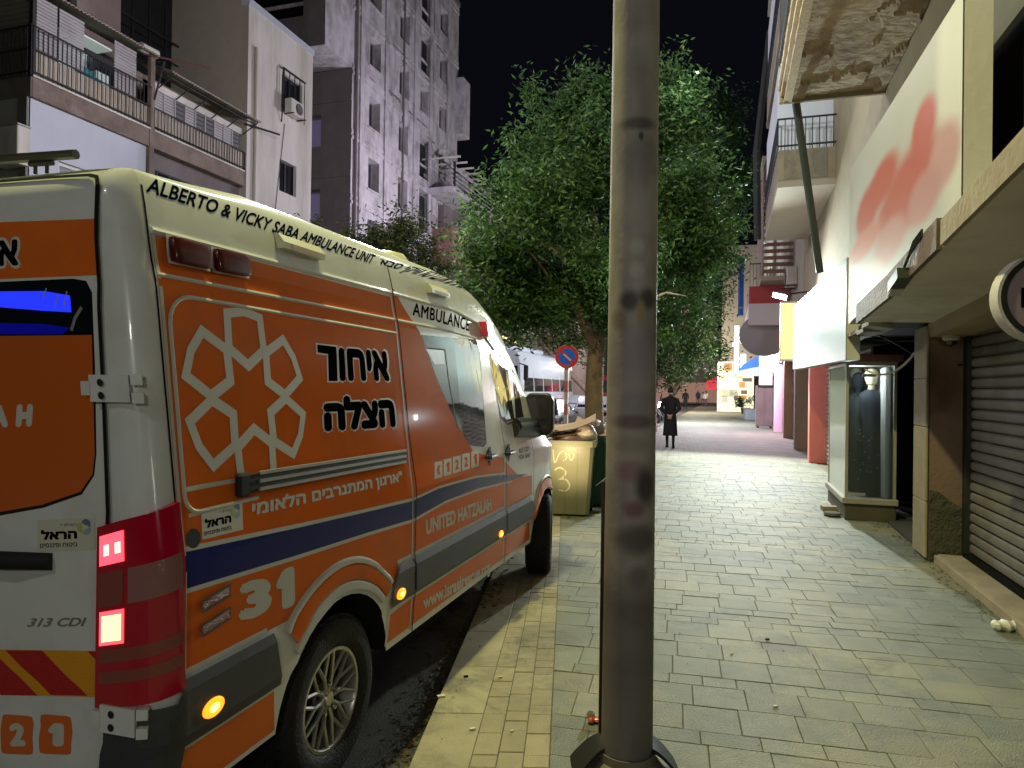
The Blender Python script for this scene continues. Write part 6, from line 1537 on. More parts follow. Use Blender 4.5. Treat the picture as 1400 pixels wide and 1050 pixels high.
# ================================================================== rubbish bins
m_bin = mat('bin_green', (.21, .20, .135), .38, var=.1, scale=3, coat=.3, dirt=(.22, .22, .14), dirtamt=.4, dscale=3)
m_bin2 = mat('bin_dark_green', (.03, .10, .075), .45, var=.1)
def wbin(cx, cy, rot, m, label, s_=1., lid=False):
    T = Matrix.Translation((cx, cy, 0)) @ Matrix.Rotation(rot, 4, 'Z'); b = thing('wheelie_bin', (cx, cy, 0), label, 'bin', 'rubbish bins by the kerb')
    g = MB(T); w0, w1, d0, d1, H = .25, .31, .24, .36, 1.02
    def ring(w_, d_, z): return [(-w_+.04, -d_, z), (w_-.04, -d_, z), (w_, -d_+.04, z), (w_, d_-.04, z), (w_-.04, d_, z), (-w_+.04, d_, z), (-w_, d_-.04, z), (-w_, -d_+.04, z)]
    g.grid([ring(w0, d0, .03), ring(lerp(w0, w1, .5), lerp(d0, d1, .5), H*.5), ring(w1, d1, H-.08)], True, False); g.poly(ring(w0, d0, .03)[::-1]); g.build('tub', m, b)
    g = MB(T); g.grid([ring(w1, d1, H-.08), ring(w1+.03, d1+.03, H-.08), ring(w1+.03, d1+.03, H), ring(w1-.02, d1-.02, H), ring(w1-.03, d1-.03, H-.1)], True); g.build('rim', m, b)
    for x in (-.08, .10):
        g = MB(T); g.obox((x*.9, -lerp(d0, d1, .5)-.004, H*.5-.02), (.006, 0, 0), (0, .006, 0), (0, -.058, .44)); g.build('rib', m, b)
    for sg in (-1, 1):
        g = MB(T); g.lathe([(0, sg*.22), (.09, sg*.22), (.10, sg*.25), (.09, sg*.28), (0, sg*.28)], (0, .27, .10), 16, 'x'); g.build('wheel', m_blk, b)
    g = MB(T); g.tube([(-.2, d1+.03, H-.02), (-.2, d1+.11, H), (.2, d1+.11, H), (.2, d1+.03, H-.02)], .014, 6); g.build('handle', m, b)
    return b, T
bA, TA = wbin(.83, 9.62, R(-9), m_bin, 'green rubbish bin in front, heaped with cardboard and graffiti on its face')
bB, TB2 = wbin(1.32, 10.45, R(-12), m_bin2, 'darker green bin half hidden behind the heaped one')
# graffiti scrawl
def bez(p): 
    return p
g = MB(TA); fy = lambda z: -(lerp(.24, .36, (z-.03)/.91)) - .006
def scr(pts, r=.013):
    q = []
    for i in range(len(pts)-1):
        p0 = pts[max(i-1, 0)]; p1 = pts[i]; p2 = pts[i+1]; p3 = pts[min(i+2, len(pts)-1)]
        for k in range(5):
            t = k/5; q.append([.5*((2*p1[j]) + (-p0[j]+p2[j])*t + (2*p0[j]-5*p1[j]+4*p2[j]-p3[j])*t*t + (-p0[j]+3*p1[j]-3*p2[j]+p3[j])*t**3) for j in (0, 1)])
    rows_ = []
    for i, p_ in enumerate(q):
        d = Vector(q[min(i+1, len(q)-1)]) - Vector(q[max(i-1, 0)]); d.normalize(); nn = Vector((-d.y, d.x))*r
        rows_.append([(p_[0]+nn.x, fy(p_[1]+nn.y), p_[1]+nn.y), (p_[0]-nn.x, fy(p_[1]-nn.y), p_[1]-nn.y)])
    g.grid(rows_)
scr([(-.20, .62), (-.13, .66), (-.05, .60), (-.10, .52), (-.15, .50), (-.05, .50), (.0, .42), (-.05, .35), (-.16, .36)], .010)
scr([(-.22, .90), (-.20, .72), (-.14, .84), (-.08, .88), (-.04, .80), (-.10, .74)], .008); scr([(-.02, .86), (.02, .76), (.06, .84), (.02, .88)], .009)
g.build('graffiti', mat('graffiti_paint', (.45, .43, .30), .6), bA)
m_card = mat('cardboard', (.36, .24, .15), .85, var=.12, island=.15)
def sheet(T, c_, ux, uy, th, label, m=m_card, bend=.05):
    g = MB(T); c_, ux, uy = Vector(c_), Vector(ux), Vector(uy); nn = ux.cross(uy).normalized(); rw = []
    for i in range(7):
        s_ = i/3-1; rw.append([c_ + ux*s_ + uy*t + nn*(bend*s_*s_ + .02*math.sin(3*t+s_)) for t in (-1, -.3, .3, 1)])
    g.grid(rw); g.grid([[p - nn*th for p in r] for r in rw]); o = g.build('cardboard_sheet', m); tag(o, label, 'cardboard', 'cardboard heaped on the bins'); return o
sheet(TA, (.0, -.02, 1.20), (.34, .0, .10), (0, .28, .03), .006, 'large tilted cardboard flap on top of the heap')
sheet(TA, (-.12, -.1, 1.08), (.26, .05, .04), (0, .22, .01), .006, 'flattened brown box at the left of the heap')
sheet(TA, (.08, .1, 1.14), (.30, .0, .05), (0, .30, .0), .006, 'lower cardboard sheet pressed under the flap')
sheet(TB2, (-.12, 0, 1.12), (.26, .0, -.05), (0, .28, .06), .006, 'cardboard sheet sliding over the darker bin')
def bag(T, c_, r_, m, label, seed):
    g = MB(T); c_ = Vector(c_); rw = []
    for i in range(9):
        ph = math.pi*i/8; rr2 = []
        for k in range(16):
            t = 2*math.pi*k/16; e = 1 + .28*noise.noise((math.cos(t)*1.5+seed, math.sin(t)*1.5, ph*1.4)) + .08*math.sin(5*t+seed)
            rr2.append(c_ + Vector((r_[0]*e*math.sin(ph)*math.cos(t), r_[1]*e*math.sin(ph)*math.sin(t), r_[2]*math.cos(ph)*(1+.1*e))))
        rw.append(rr2)
    g.grid(rw, True, True); o = g.build('rubbish_bag', m, smooth=True); tag(o, label, 'rubbish bag', 'rubbish bags on the bins')
bag(TA, (.20, -.12, 1.10), (.14, .13, .13), mat('bag_white', (.5, .42, .38), .4, coat=.3), 'pale plastic bag at the front right corner of the heap', 1)
bag(TA, (-.03, -.22, 1.02), (.20, .1, .07), mat('bag_mauve', (.20, .11, .12), .35, coat=.4), 'mauve crumpled bag along the front rim of the heap', 4)
bag(TB2, (-.10, -.2, 1.12), (.15, .16, .15), mat('bag_striped', (.10, .10, .13), .35, coat=.4), 'dark shiny bag bulging over the darker bin', 7)
bag(TB2, (.14, .1, 1.10), (.13, .16, .12), mat('bag_grey', (.25, .22, .22), .4, coat=.4), 'grey bag at the back of the darker bin', 9)
# ================================================================== no parking sign
sg_ = thing('no_parking_sign', (1.33, 16.9, 0), 'round blue and red no parking sign on a striped post by the tree', 'road sign')
sc = atY(775, 487.5, 16.9); g = MB(); r_ = .285
def disc(r0, r1, y, m, name, parent): g = MB(); g.lathe([(r0, y), (r1, y)], sc, 40, 'y', cap=(r0 == 0)) if r0 else g.lathe([(0, y), (r1, y)], sc, 40, 'y', cap=False); return g.build(name, m, parent)
g.lathe([(0, .012), (r_, .012), (r_, -.004), (0, -.004)], sc, 40, 'y'); plate = g.build('plate', m_alu, sg_)
m_sr = mat('sign_red_glow', (.62, .04, .03), .4, emit=(1, .08, .05), es=.03); m_sb = mat('sign_blue', (.02, .15, .72), .4)  # faint glow put into the sign's red
disc(r_*.70, r_*.98, -.008, m_sr, 'red_ring', plate); disc(r_*.98, r_, -.007, m_silver, 'edge', plate); disc(0, r_*.70, -.007, m_sb, 'blue_field', plate)
g = MB(); q = r_*.70*.707
g.obox(sc + Vector((0, -.011, 0)), (q*1.0, 0, -q*1.0), (.026, 0, .026), (0, .001, 0)); g.build('slash', m_sr, plate)
g = MB(); g.obox(sc + Vector((.01, -.014, -.02)), (q*.62, 0, -q*.55), (.012, 0, .014), (0, .001, 0)); g.build('slash_mark', m_silver, plate)
bp_ = gnd(775, 620); px_, py_ = sc.x+.0, 16.93
for k in range(9):
    z0_ = k*.27; g = MB(); g.lathe([(.055, z0_), (.055, min(z0_+.268, sc.z-.2))], (px_, py_, 0), 14); g.build('post_section', mat('post_white', (.5, .4, .38), .6, var=.2) if k % 2 else mat('post_red', (.40, .12, .10), .6, var=.2), sg_, True)
# ================================================================== trees
m_bark = mat('bark', (.23, .15, .115), .9, var=.2, scale=6, bump=1., bscale=14, dirt=(.11, .08, .065), dirtamt=.5, dscale=4)
def leafmat(name, col):
    m = bpy.data.materials.new(name); m.use_nodes = True; n, l = nodes(m); b = n['Principled BSDF']; b.inputs['Roughness'].default_value = .62; b.inputs['Specular IOR Level'].default_value = .2
    geo = n.new('ShaderNodeNewGeometry'); cr = n.new('ShaderNodeValToRGB'); e = cr.color_ramp; e.elements[0].color = (col[0]*.45, col[1]*.5, col[2]*.5, 1); e.elements[1].color = (col[0]*2.0, col[1]*1.55, col[2]*1.1, 1)
    k_ = e.elements.new(.7); k_.color = (*col, 1)
    l.new(geo.outputs['Random Per Island'], cr.inputs[0]); l.new(cr.outputs[0], b.inputs['Base Color'])
    tl_ = n.new('ShaderNodeBsdfTranslucent'); l.new(cr.outputs[0], tl_.inputs[0]); mx = n.new('ShaderNodeMixShader'); mx.inputs[0].default_value = .25
    l.new(b.outputs[0], mx.inputs[1]); l.new(tl_.outputs[0], mx.inputs[2]); l.new(mx.outputs[0], n['Material Output'].inputs[0]); return m
m_leaf = leafmat('leaf_green', (.050, .105, .032)); m_leafd = leafmat('leaf_deep', (.035, .09, .032)); m_leafo = leafmat('leaf_olive', (.07, .095, .03))
def crown(tree, ells, nclump, per, leaf, m, seed, spread=.38, name='crown'):
    rnd = random.Random(seed); v = []; f = []; vol = [e[3]*e[4]*e[5] for e in ells]; tot = sum(vol); inv = WM[tree.name].inverted()
    for (cx, cy, cz, rx, ry, rz), vv in zip(ells, vol):
        for _ in range(max(3, int(nclump*vv/tot))):
            while True:
                d = Vector((rnd.gauss(0, 1), rnd.gauss(0, 1), rnd.gauss(0, 1))).normalized(); r_ = rnd.random()**.30
                c = Vector((cx+d.x*rx*r_, cy+d.y*ry*r_, cz+d.z*rz*r_)); nz = noise.noise(c*.75 + Vector((seed, 0, 0)))
                if nz > .0: break
            c += d*.28*noise.noise(c*1.9)
            sp_ = spread*rnd.uniform(.6, 1.25); axis = (d + Vector((0, 0, .7)) + Vector((rnd.uniform(-.5, .5), rnd.uniform(-.5, .5), 0))).normalized()
            for _k in range(int(per*rnd.uniform(.6, 1.3))):
                a = rnd.gauss(0, .5); p = c + axis*a*sp_*1.5 + Vector((rnd.gauss(0, .42), rnd.gauss(0, .42), rnd.gauss(0, .34)))*sp_
                u = Vector((rnd.gauss(0, 1), rnd.gauss(0, 1), rnd.gauss(0, .7))).normalized()*leaf*rnd.uniform(.7, 1.4); w_ = u.cross(Vector((rnd.gauss(0, 1), rnd.gauss(0, 1), rnd.gauss(0, 1)))).normalized()*leaf*rnd.uniform(.3, .45)
                i = len(v); v += [inv @ (p-u), inv @ (p+w_), inv @ (p+u), inv @ (p-w_)]; f.append((i, i+1, i+2, i+3))
    me = bpy.data.meshes.new(name); me.from_pydata(v, [], f); me.materials.append(m); o = bpy.data.objects.new(name, me); COL.objects.link(o); o.parent = tree; WM[o.name] = WM[tree.name]; return o
def trunk(tree, base, top, r0, limbs, seed, lean=0):
    rnd = random.Random(seed); g = MB(); n_ = 8; pts = []
    for k in range(n_+1): t = k/n_; p = Vector(base).lerp(Vector(top), t) + Vector((.10*math.sin(3.1*t+seed)*r0*4, .08*math.cos(2.3*t)*r0*3, 0)); pts.append(p)
    g.tube(pts, [r0*(1.5-.9*min(1, t*3)) if t < .2 else r0*(1.0-.25*t) for t in [k/n_ for k in range(n_+1)]], 14); to = g.build('trunk', m_bark, tree, True)
    for e in limbs:
        e = Vector(e); s_ = pts[-2] if rnd.random() < .5 else pts[-1]; mid = s_.lerp(e, .5) + Vector((rnd.uniform(-.3, .3), rnd.uniform(-.3, .3), rnd.uniform(.0, .4)))
        g = MB(); g.tube([s_, s_.lerp(mid, .6), mid, mid.lerp(e, .6), e], [r0*.62, r0*.5, r0*.38, r0*.25, r0*.1], 8); lo = g.build('limb', m_bark, tree, True)
        for _ in range(3):
            a = mid.lerp(e, rnd.random()); bb_ = a + Vector((rnd.uniform(-1, 1), rnd.uniform(-1, 1), rnd.uniform(-.1, .9))); g = MB(); g.tube([a, a.lerp(bb_, .5)+Vector((0, 0, .1)), bb_], [r0*.16, r0*.1, r0*.03], 5); g.build('twig', m_bark, lo)
def pe(px, py, Y, rp_, ry=None, sq=1.): c = atY(px, py, Y); r_ = rp_/960*Y; return (c.x, c.y, c.z, r_, ry or r_*.9, r_*sq)
T1b = gnd(818, 655); t1 = thing('tree', (T1b.x, T1b.y, 0), 'big bushy green tree behind the post, its crown filling the middle', 'tree')
Y1 = T1b.y
trunk(t1, (T1b.x, Y1, -.05), tuple(atY(818, 450, Y1)), .20, [tuple(atY(x, y, Y1+dy)) for x, y, dy in ((745, 380, -.6), (700, 300, .3), (800, 250, .8), (880, 260, -.5), (920, 320, .6), (850, 360, 1.2), (760, 430, .4), (905, 410, -.6))], 3)
crown(t1, [pe(815, 215, Y1+.3, 95), pe(755, 235, Y1, 78), pe(905, 205, Y1+.5, 78, sq=1.1), pe(715, 320, Y1-.3, 78), pe(800, 335, Y1-.8, 110, 2.0), pe(925, 290, Y1, 78), pe(690, 400, Y1, 60), pe(748, 400, Y1-.2, 58), pe(880, 395, Y1, 85), pe(950, 330, Y1+.4, 55), pe(735, 165, Y1+.3, 36), pe(930, 130, Y1+.6, 36, sq=1.3), pe(665, 300, Y1, 34), pe(855, 170, Y1+.8, 60)],
      950, 110, .060, m_leaf, 21, .33)
T2 = gnd(892, 590); t2 = thing('tree', (T2.x, T2.y, 0), 'second green tree just right of the post, crown hanging over the walkway', 'tree'); Y2 = T2.y
trunk(t2, (T2.x, Y2, -.05), tuple(atY(893, 480, Y2)), .20, [tuple(atY(x, y, Y2)) for x, y in ((930, 400, ), (870, 380), (950, 450), (900, 330))], 5)
crown(t2, [pe(925, 440, Y2, 62), pe(890, 380, Y2, 60), pe(945, 380, Y2, 42), pe(915, 495, Y2-.5, 42), pe(955, 480, Y2+.5, 30), pe(870, 450, Y2, 50)], 260, 80, .085, m_leaf, 31, .5)
T3 = gnd(878, 585); t3 = thing('tree', T3, 'tall dim tree with sparse dark top rising right of the big crown', 'tree'); Y3 = T3.y
trunk(t3, (T3.x, Y3, -.05), tuple(atY(948, 400, Y3)), .22, [tuple(atY(x, y, Y3)) for x, y in ((960, 200), (1000, 180), (930, 260), (980, 330), (1010, 260))], 8)
crown(t3, [pe(975, 190, Y3, 50), pe(1005, 215, Y3, 34, sq=1.5), pe(950, 260, Y3, 50), pe(985, 290, Y3, 38), pe(965, 350, Y3, 40), pe(940, 160, Y3, 36), pe(1002, 150, Y3, 22)], 260, 70, .10, m_leafd, 41, .6)
T4 = stp(-9.6, 21.5); t4 = thing('tree', T4, 'smaller dark tree across the road, its top above the ambulance roof', 'tree'); Y4 = T4.y
trunk(t4, (T4.x, Y4, -.05), tuple(atY(515, 420, Y4)), .16, [tuple(atY(x, y, Y4)) for x, y in ((460, 340), (520, 310), (570, 350), (590, 400))], 9)
crown(t4, [pe(470, 335, Y4, 40), pe(515, 325, Y4, 44), pe(555, 350, Y4, 46), pe(585, 390, Y4, 40), pe(500, 375, Y4, 55), pe(440, 320, Y4, 22), pe(520, 420, Y4, 70)], 300, 90, .075, m_leafo, 51, .42)
T5 = stp(-6.8, 44); t5 = thing('tree', T5, 'dim far tree behind the bus, left of the no parking sign', 'tree'); Y5 = T5.y
trunk(t5, (T5.x, Y5, -.05), tuple(atY(740, 470, Y5)), .2, [tuple(atY(x, y, Y5)) for x, y in ((700, 430), (760, 430), (730, 400))], 10)
crown(t5, [pe(668, 420, Y5, 30), pe(700, 478, Y5, 22), pe(740, 448, Y5, 30), pe(775, 452, Y5, 26), pe(655, 450, Y5, 26), pe(800, 450, Y5, 40)], 150, 60, .13, m_leafo, 61, .7)
T6 = gnd(902, 566); t6 = thing('tree', T6, 'far green tree over the walkers at the end of the pavement', 'tree'); Y6 = T6.y
trunk(t6, (T6.x, Y6, -.05), tuple(atY(950, 490, Y6)), .2, [tuple(atY(x, y, Y6)) for x, y in ((930, 460), (970, 450))], 12)
crown(t6, [pe(935, 490, Y6, 26), pe(968, 478, Y6, 24), pe(958, 440, Y6, 30), pe(985, 400, Y6, 18), pe(915, 520, Y6, 16), pe(972, 512, Y6, 12)], 150, 60, .13, m_leaf, 71, .7)
# ================================================================== bus and cars
m_busw = mat('bus_white', (.62, .66, .74), .3, coat=.5); m_busg = mat('bus_glass', (.02, .022, .03), .08, coat=1); m_lampw = mat('headlamp_white', (1, 1, 1), .4, emit=(1, .92, .85), es=9)
fx = onYs(712, 520, 32); BX = fx.x
bus = sthing('coach', BX-1.25, 32, -.08, 'white coach with dark windows coming down the street behind the ambulance', 'bus')
g = MB(ST)
def bring(y, k, dz=0): return [(BX-2.5+.05*k, y, .25), (BX-.05*k, y, .25), (BX-.0-.02*k, y, 1.4), (BX-.06-.04*k, y, 3.0), (BX-.22, y, 3.48+dz), (BX-.55, y, 3.64+dz), (BX-1.95, y, 3.64+dz), (BX-2.28, y, 3.48+dz), (BX-2.44, y, 3.0), (BX-2.5+.02*k, y, 1.4)]
g.grid([bring(32.35, 3, -.25), bring(32.12, 1, -.05), bring(32.5, 0), bring(43.6, 0), bring(43.9, 2, -.1)][1:], True, True); g.build('body', m_busw, bus, True)
g = MB(ST); g.box((BX-1.9, 34, 3.6), (BX-.6, 38.5, 3.84), .08); g.build('roof_unit', m_busw, bus)
g = MB(ST); g.poly([(BX+.006, 32.6, 1.55), (BX+.006, 43.4, 1.55), (BX-.07, 43.4, 2.95), (BX-.07, 32.9, 2.95)]); sw_ = g.build('side_glazing', m_busg, bus)
for k in range(5):
    y = 34.4+1.9*k; g = MB(ST); g.obox((BX-.02, y, 2.13), (.012, 0, 0), (0, .035, 0), (-.035, 0, .58)); g.build('mullion', m_busw, sw_)
g = MB(ST); g.poly([(BX-2.35, 32.10, 1.25), (BX-.12, 32.10, 1.25), (BX-.2, 32.10, 2.8), (BX-2.25, 32.10, 2.8)]); g.build('windscreen', m_busg, bus)
for x in (BX-2.2, BX-.35): g = MB(ST); g.lathe([(0, -.03), (.12, -.02), (.13, .03)], (x, 32.09, .75), 14, 'y'); g.build('headlight', m_lampw, bus)
for y in (34.2, 41.5): g = MB(ST); g.lathe([(0, -.02), (.30, -.02), (.48, 0), (.48, .25), (0, .25)], (BX-.2, y, .42), 20, 'x'); g.build('wheel', m_blk, bus)
g = MB(ST); g.tube([(BX-.1, 32.1, 2.9), (BX+.3, 31.8, 2.8)], .03, 5); g.box((BX+.2, 31.75, 2.1), (BX+.42, 31.85, 2.8), .03); g.build('mirror', m_plast, bus)
g = MB(ST); g.box((BX-1.6, 32.06, 2.85), (BX-.8, 32.09, 3.05)); g.build('destination_board', mat('dest_lit', (.9, .9, .9), .5, emit=(.8, .9, 1), es=1.2), bus)
g = MB(ST); g.poly([(BX+.012, 37.0, .9), (BX+.012, 38.2, .9), (BX+.012, 38.2, 1.35), (BX+.012, 37.0, 1.35)]); g.build('blue_logo', mat('logo_pale_blue', (.12, .35, .75), .5), bus)
def car(x, y, heading, m, label, lit='none', h=1.45, name='parked_car', L_=4.3):
    T = ST @ Matrix.Translation((x, y, -.08)) @ Matrix.Rotation(heading, 4, 'Z')        # +y is the car's front
    c = thing(name, T.translation, label, 'car'); hw = .87
    prof = [(-L_/2, .35, .75, .0), (-L_/2+.08, .28, .98, .0), (-L_/2+.5, .25, 1.02, .30), (-L_/2+1.0, .25, h, .55), (.35, .25, h, .55), (1.0, .25, .98, .16), (L_/2-.35, .26, .86, .1), (L_/2-.05, .3, .68, .0), (L_/2, .36, .55, 0)]
    g = MB(T); rows_ = []
    for (yy, zb, zt_, k) in prof:
        ins = .0 if abs(yy) < L_/2-.3 else .10; zm = min(zt_-.03, .88)
        rows_.append([(-hw+ins+.06, yy, zb), (hw-ins-.06, yy, zb), (hw-ins, yy, .55 if zt_ > .6 else .5), (hw-ins-.03, yy, zm), (hw-ins-.10-k*.28, yy, zt_-.02), (hw-ins-.22-k*.28, yy, zt_), (-hw+ins+.22+k*.28, yy, zt_), (-hw+ins+.10+k*.28, yy, zt_-.02), (-hw+ins+.03, yy, zm), (-hw+ins, yy, .55 if zt_ > .6 else .5)])
    g.grid(rows_, True, True); g.build('body', m, c, True)
    for sg in (-1, 1):
        g = MB(T); g.poly([(sg*(hw-.05), .95, .93), (sg*(hw-.05), -L_/2+.75, .93), (sg*(hw-.235), -L_/2+1.05, h-.08), (sg*(hw-.235), .38, h-.08)]); g.build('side_window', m_busg, c)
        for yy in (-L_/2+.85, L_/2-.85): g = MB(T); g.lathe([(0, sg*(hw+.01)), (.2, sg*(hw+.01)), (.31, sg*(hw-.01)), (.31, sg*(hw-.2)), (0, sg*(hw-.2))], (0, yy, .31), 18, 'x'); g.build('wheel', m_blk, c)
        g = MB(T); g.box((sg*.52-.13, L_/2-.14, .60), (sg*.52+.13, L_/2-.03, .74), .03); g.build('headlight', m_lampw if lit == 'front' else MATS['headlamp_glass'], c)
        g = MB(T); g.box((sg*.58-.12, -L_/2-.02, .72), (sg*.58+.12, -L_/2+.1, .88), .03); g.build('tail_lamp', mat('car_tail_lit', (1, .1, .1), .4, emit=(1, .1, .1), es=5) if lit == 'rear' else m_redl, c)
    g = MB(T); g.poly([(-.66, .99, .99), (.66, .99, .99), (.5, .40, h-.06), (-.5, .40, h-.06)]); g.build('windscreen', m_busg, c)
    g = MB(T); g.poly([(-.62, -L_/2+.52, 1.05), (.62, -L_/2+.52, 1.05), (.5, -L_/2+.98, h-.05), (-.5, -L_/2+.98, h-.05)]); g.build('rear_window', m_busg, c)
    g = MB(T); g.box((-.26, -L_/2-.03, .5), (.26, -L_/2-.01, .62)); g.build('number_plate', m_yel, c); return c
p = STI @ gnd(738, 597); car(p.x, p.y+1, 0, mat('car_black', (.02, .02, .024), .25, coat=1), 'black car parked ahead of the ambulance in front of the coach')
p = STI @ gnd(792, 574); car(p.x+.2, p.y, math.pi, mat('car_silver', (.5, .5, .55), .3, coat=1), 'silver car with glaring headlights behind the no parking sign', 'front', name='oncoming_car')
p = STI @ gnd(818, 586); car(p.x, p.y, 0, mat('car_white', (.7, .7, .7), .3, coat=1), 'white hatchback parked beyond the big tree trunk', h=1.5)
p = STI @ gnd(795, 566); vn = sthing('red_van', p.x, p.y, -.08, 'tall dark red van standing behind the no parking sign', 'van')
m_rv = mat('van_red', (.40, .04, .05), .35, coat=.6); g = MB(ST); g.box((p.x-.2, p.y+4, .25), (p.x+1.8, p.y+9, 2.75), .18); g.build('body', m_rv, vn, True)
g = MB(ST); g.box((p.x+.0, p.y+3.97, 1.5), (p.x+1.6, p.y+3.99, 2.4), .0); g.build('window', m_busg, vn)
for x in (p.x, p.x+1.6): 
    g = MB(ST); g.box((x-.1, p.y+3.95, .9), (x+.1, p.y+3.99, 1.3)); g.build('tail_lamp', mat('car_tail_lit', (1, .1, .1), .4, emit=(1, .1, .1), es=5), vn)
    g = MB(ST); g.lathe([(0, -.1), (.33, -.1), (.33, .1), (0, .1)], (x, p.y+5, .33), 16, 'x'); g.build('wheel', m_blk, vn)
lamp('POINT', stp(-6.5, 30, .9), 60, (1, .85, .7), .1)
lamp('SPOT', atY(770, 640, 8.6), 48, (1, .78, .42), .05, (.8, 9.3, .8), R(80), .8)       # headlight beam of the ambulance on the bin
# ================================================================== people
m_skin = mat('skin', (.52, .30, .22), .55); m_hair = mat('hair_dark', (.018, .014, .012), .7); m_coat = mat('coat_black', (.012, .011, .013), .85, bump=.2, bscale=30); m_shoe = mat('shoe_black', (.01, .01, .01), .4)
def skinmesh(name, joints, edges, m, parent, T, sub=2):
    me = bpy.data.meshes.new(name); inv = WM[parent.name].inverted() @ T
    me.from_pydata([tuple(inv @ Vector(j[0])) for j in joints], edges, []); o = bpy.data.objects.new(name, me); COL.objects.link(o); o.parent = parent; WM[o.name] = WM[parent.name]
    md = o.modifiers.new('skin', 'SKIN'); md.use_smooth_shade = True; sv = me.skin_vertices[0].data
    for i, j in enumerate(joints):
        r_ = j[1]; sv[i].radius = (r_, r_) if not isinstance(r_, tuple) else r_
    sv[0].use_root = True
    s_ = o.modifiers.new('sub', 'SUBSURF'); s_.levels = s_.render_levels = sub
    me2 = bpy.data.meshes.new_from_object(o.evaluated_get(bpy.context.evaluated_depsgraph_get())); o.modifiers.clear(); o.data = me2; me2.materials.clear(); me2.materials.append(m)
    me2.polygons.foreach_set('use_smooth', [True]*len(me2.polygons)); return o
def person(loc, head, h, label, pose='walk', coat=True, top=m_coat, legs=m_coat, hat=False, hands_back=False, detail=True):
    T = Matrix.Translation(loc) @ Matrix.Rotation(head, 4, 'Z') @ Matrix.Scale(h/1.8, 4)     # faces +y
    P = thing('person', loc, label, 'person'); sw = .16 if pose == 'walk' else .03
    J = [((0, 0, .98), (.13, .10)), ((0, .0, 1.15), (.13, .10)), ((0, .01, 1.34), (.16, .115)), ((0, 0, 1.47), (.10, .08)), ((0, .01, 1.54), .055), ((0, .02, 1.60), .06)]
    Ed = [(0, 1), (1, 2), (2, 3), (3, 4), (4, 5)]
    def leg(sg, dy, bend):
        i = len(J); J.extend([((sg*.095, 0, .90), .085), ((sg*.10, dy*.6+bend, .50), .058), ((sg*.10, dy, .10), .04), ((sg*.105, dy+.02, .045), .038), ((sg*.11, dy+.16, .03), .035)]); Ed.extend([(0, i), (i, i+1), (i+1, i+2), (i+2, i+3), (i+3, i+4)])
    leg(-1, sw, .03); leg(1, -sw, .05)
    hands = []
    for sg in (-1, 1):
        i = len(J); 
        if hands_back: el, wr = (sg*.27, -.10, 1.17), (sg*.06, -.20, .98)
        elif pose == 'walk': el, wr = (sg*.25, -.04*sg, 1.15), (sg*.24, .10*sg, .92)
        else: el, wr = (sg*.24, -.02, 1.14), (sg*.22, .08, .90)
        J.extend([((sg*.18, 0, 1.43), .07), (el, .048), (wr, .034)]); Ed.extend([(3, i), (i, i+1), (i+1, i+2)]); hands.append((Vector(wr), Vector(wr)-Vector(el), sg))
    skinmesh('body', J, Ed, legs, P, T, 2 if detail else 1)
    g = MB(T); g.lathe([(0, -.125), (.045, -.115), (.068, -.07), (.078, 0), (.076, .05), (.055, .105), (0, .125)], (0, .03, 1.68), 18)
    for sg in (-1, 1): g.lathe([(0, -.02), (.012, -.018), (.016, 0), (.01, .02), (0, .024)], (sg*.08, .03, 1.67), 8)
    g.lathe([(0, -.02), (.014, -.012), (.01, .015), (0, .03)], (0, .108, 1.665), 6); hd = g.build('head', m_skin, P, True)
    if detail:
        for sg in (-1, 1): g = MB(T); g.lathe([(0, -.008), (.009, 0), (0, .008)], (sg*.03, .095, 1.69), 8); g.build('eye', m_ink, hd)
        g = MB(T); g.box((-.022, .094, 1.622), (.022, .1, 1.63)); g.build('mouth', mat('lips', (.35, .12, .1), .6), hd)
    g = MB(T); g.lathe([(.074, -.05), (.088, -.02), (.090, .03), (.072, .10), (.03, .132), (0, .136)], (0, .012, 1.69), 18); g.build('hair', m_hair, P, True)
    if hat: g = MB(T); g.lathe([(0, .0), (.17, .0), (.17, .012), (.095, .02), (.09, .12), (0, .13)], (0, .02, 1.76), 20); g.build('hat', m_hair, P, True)
    # upper garment as a loft over the body
    bot = .36 if coat else .88
    g = MB(T); rw = []; n_ = 22
    for (z, rx, ry, oy) in [r for r in ((bot, .215, .16 if coat else .13, -.01), (.60, .20, .15, 0), (.88, .185, .14, 0), (1.0, .165, .125, 0), (1.2, .165, .125, 0), (1.36, .185, .13, 0), (1.45, .165, .11, 0), (1.505, .10, .085, .0), (1.53, .07, .07, .01)) if r[0] >= bot]:
        rw.append([(rx*(1+.05*math.sin(5*t)*(1.3-z))*math.cos(t), oy+ry*(1+.05*math.sin(5*t)*(1.3-z))*math.sin(t), z) for t in [2*math.pi*k/n_ for k in range(n_)]])
    g.grid(rw, True, True); ct = g.build('coat' if coat else 'shirt', top, P, True)
    for wr, d, sg in hands:
        sh = Vector((sg*.175, 0, 1.43)); el = wr - d; g = MB(T); g.tube([sh + Vector((-sg*.03, 0, .0)), sh, sh.lerp(el, .55), el, el.lerp(wr, .5), wr - d*.12], [.06, .078, .068, .062, .055, .052], 12); g.build('sleeve', top, ct, True)
        # hand: palm with four fingers and a thumb
        dn = d.normalized(); side = Vector((0, 0, 1)) if hands_back else Vector((0, 1, 0)); side = (side - dn*side.dot(dn)).normalized(); g = MB(T)
        g.tube([wr - dn*.01, wr + dn*.05, wr + dn*.095], [(.026), .034, .032], 8)
        for k, ln_ in enumerate((.065, .075, .07, .055)):
            b_ = wr + dn*.09 + side*(k-1.5)*.017; g.tube([b_, b_+dn*ln_*.5+Vector((0, .004, 0)), b_+dn*ln_+Vector((0, .016, 0))], [.009, .0085, .006], 6)
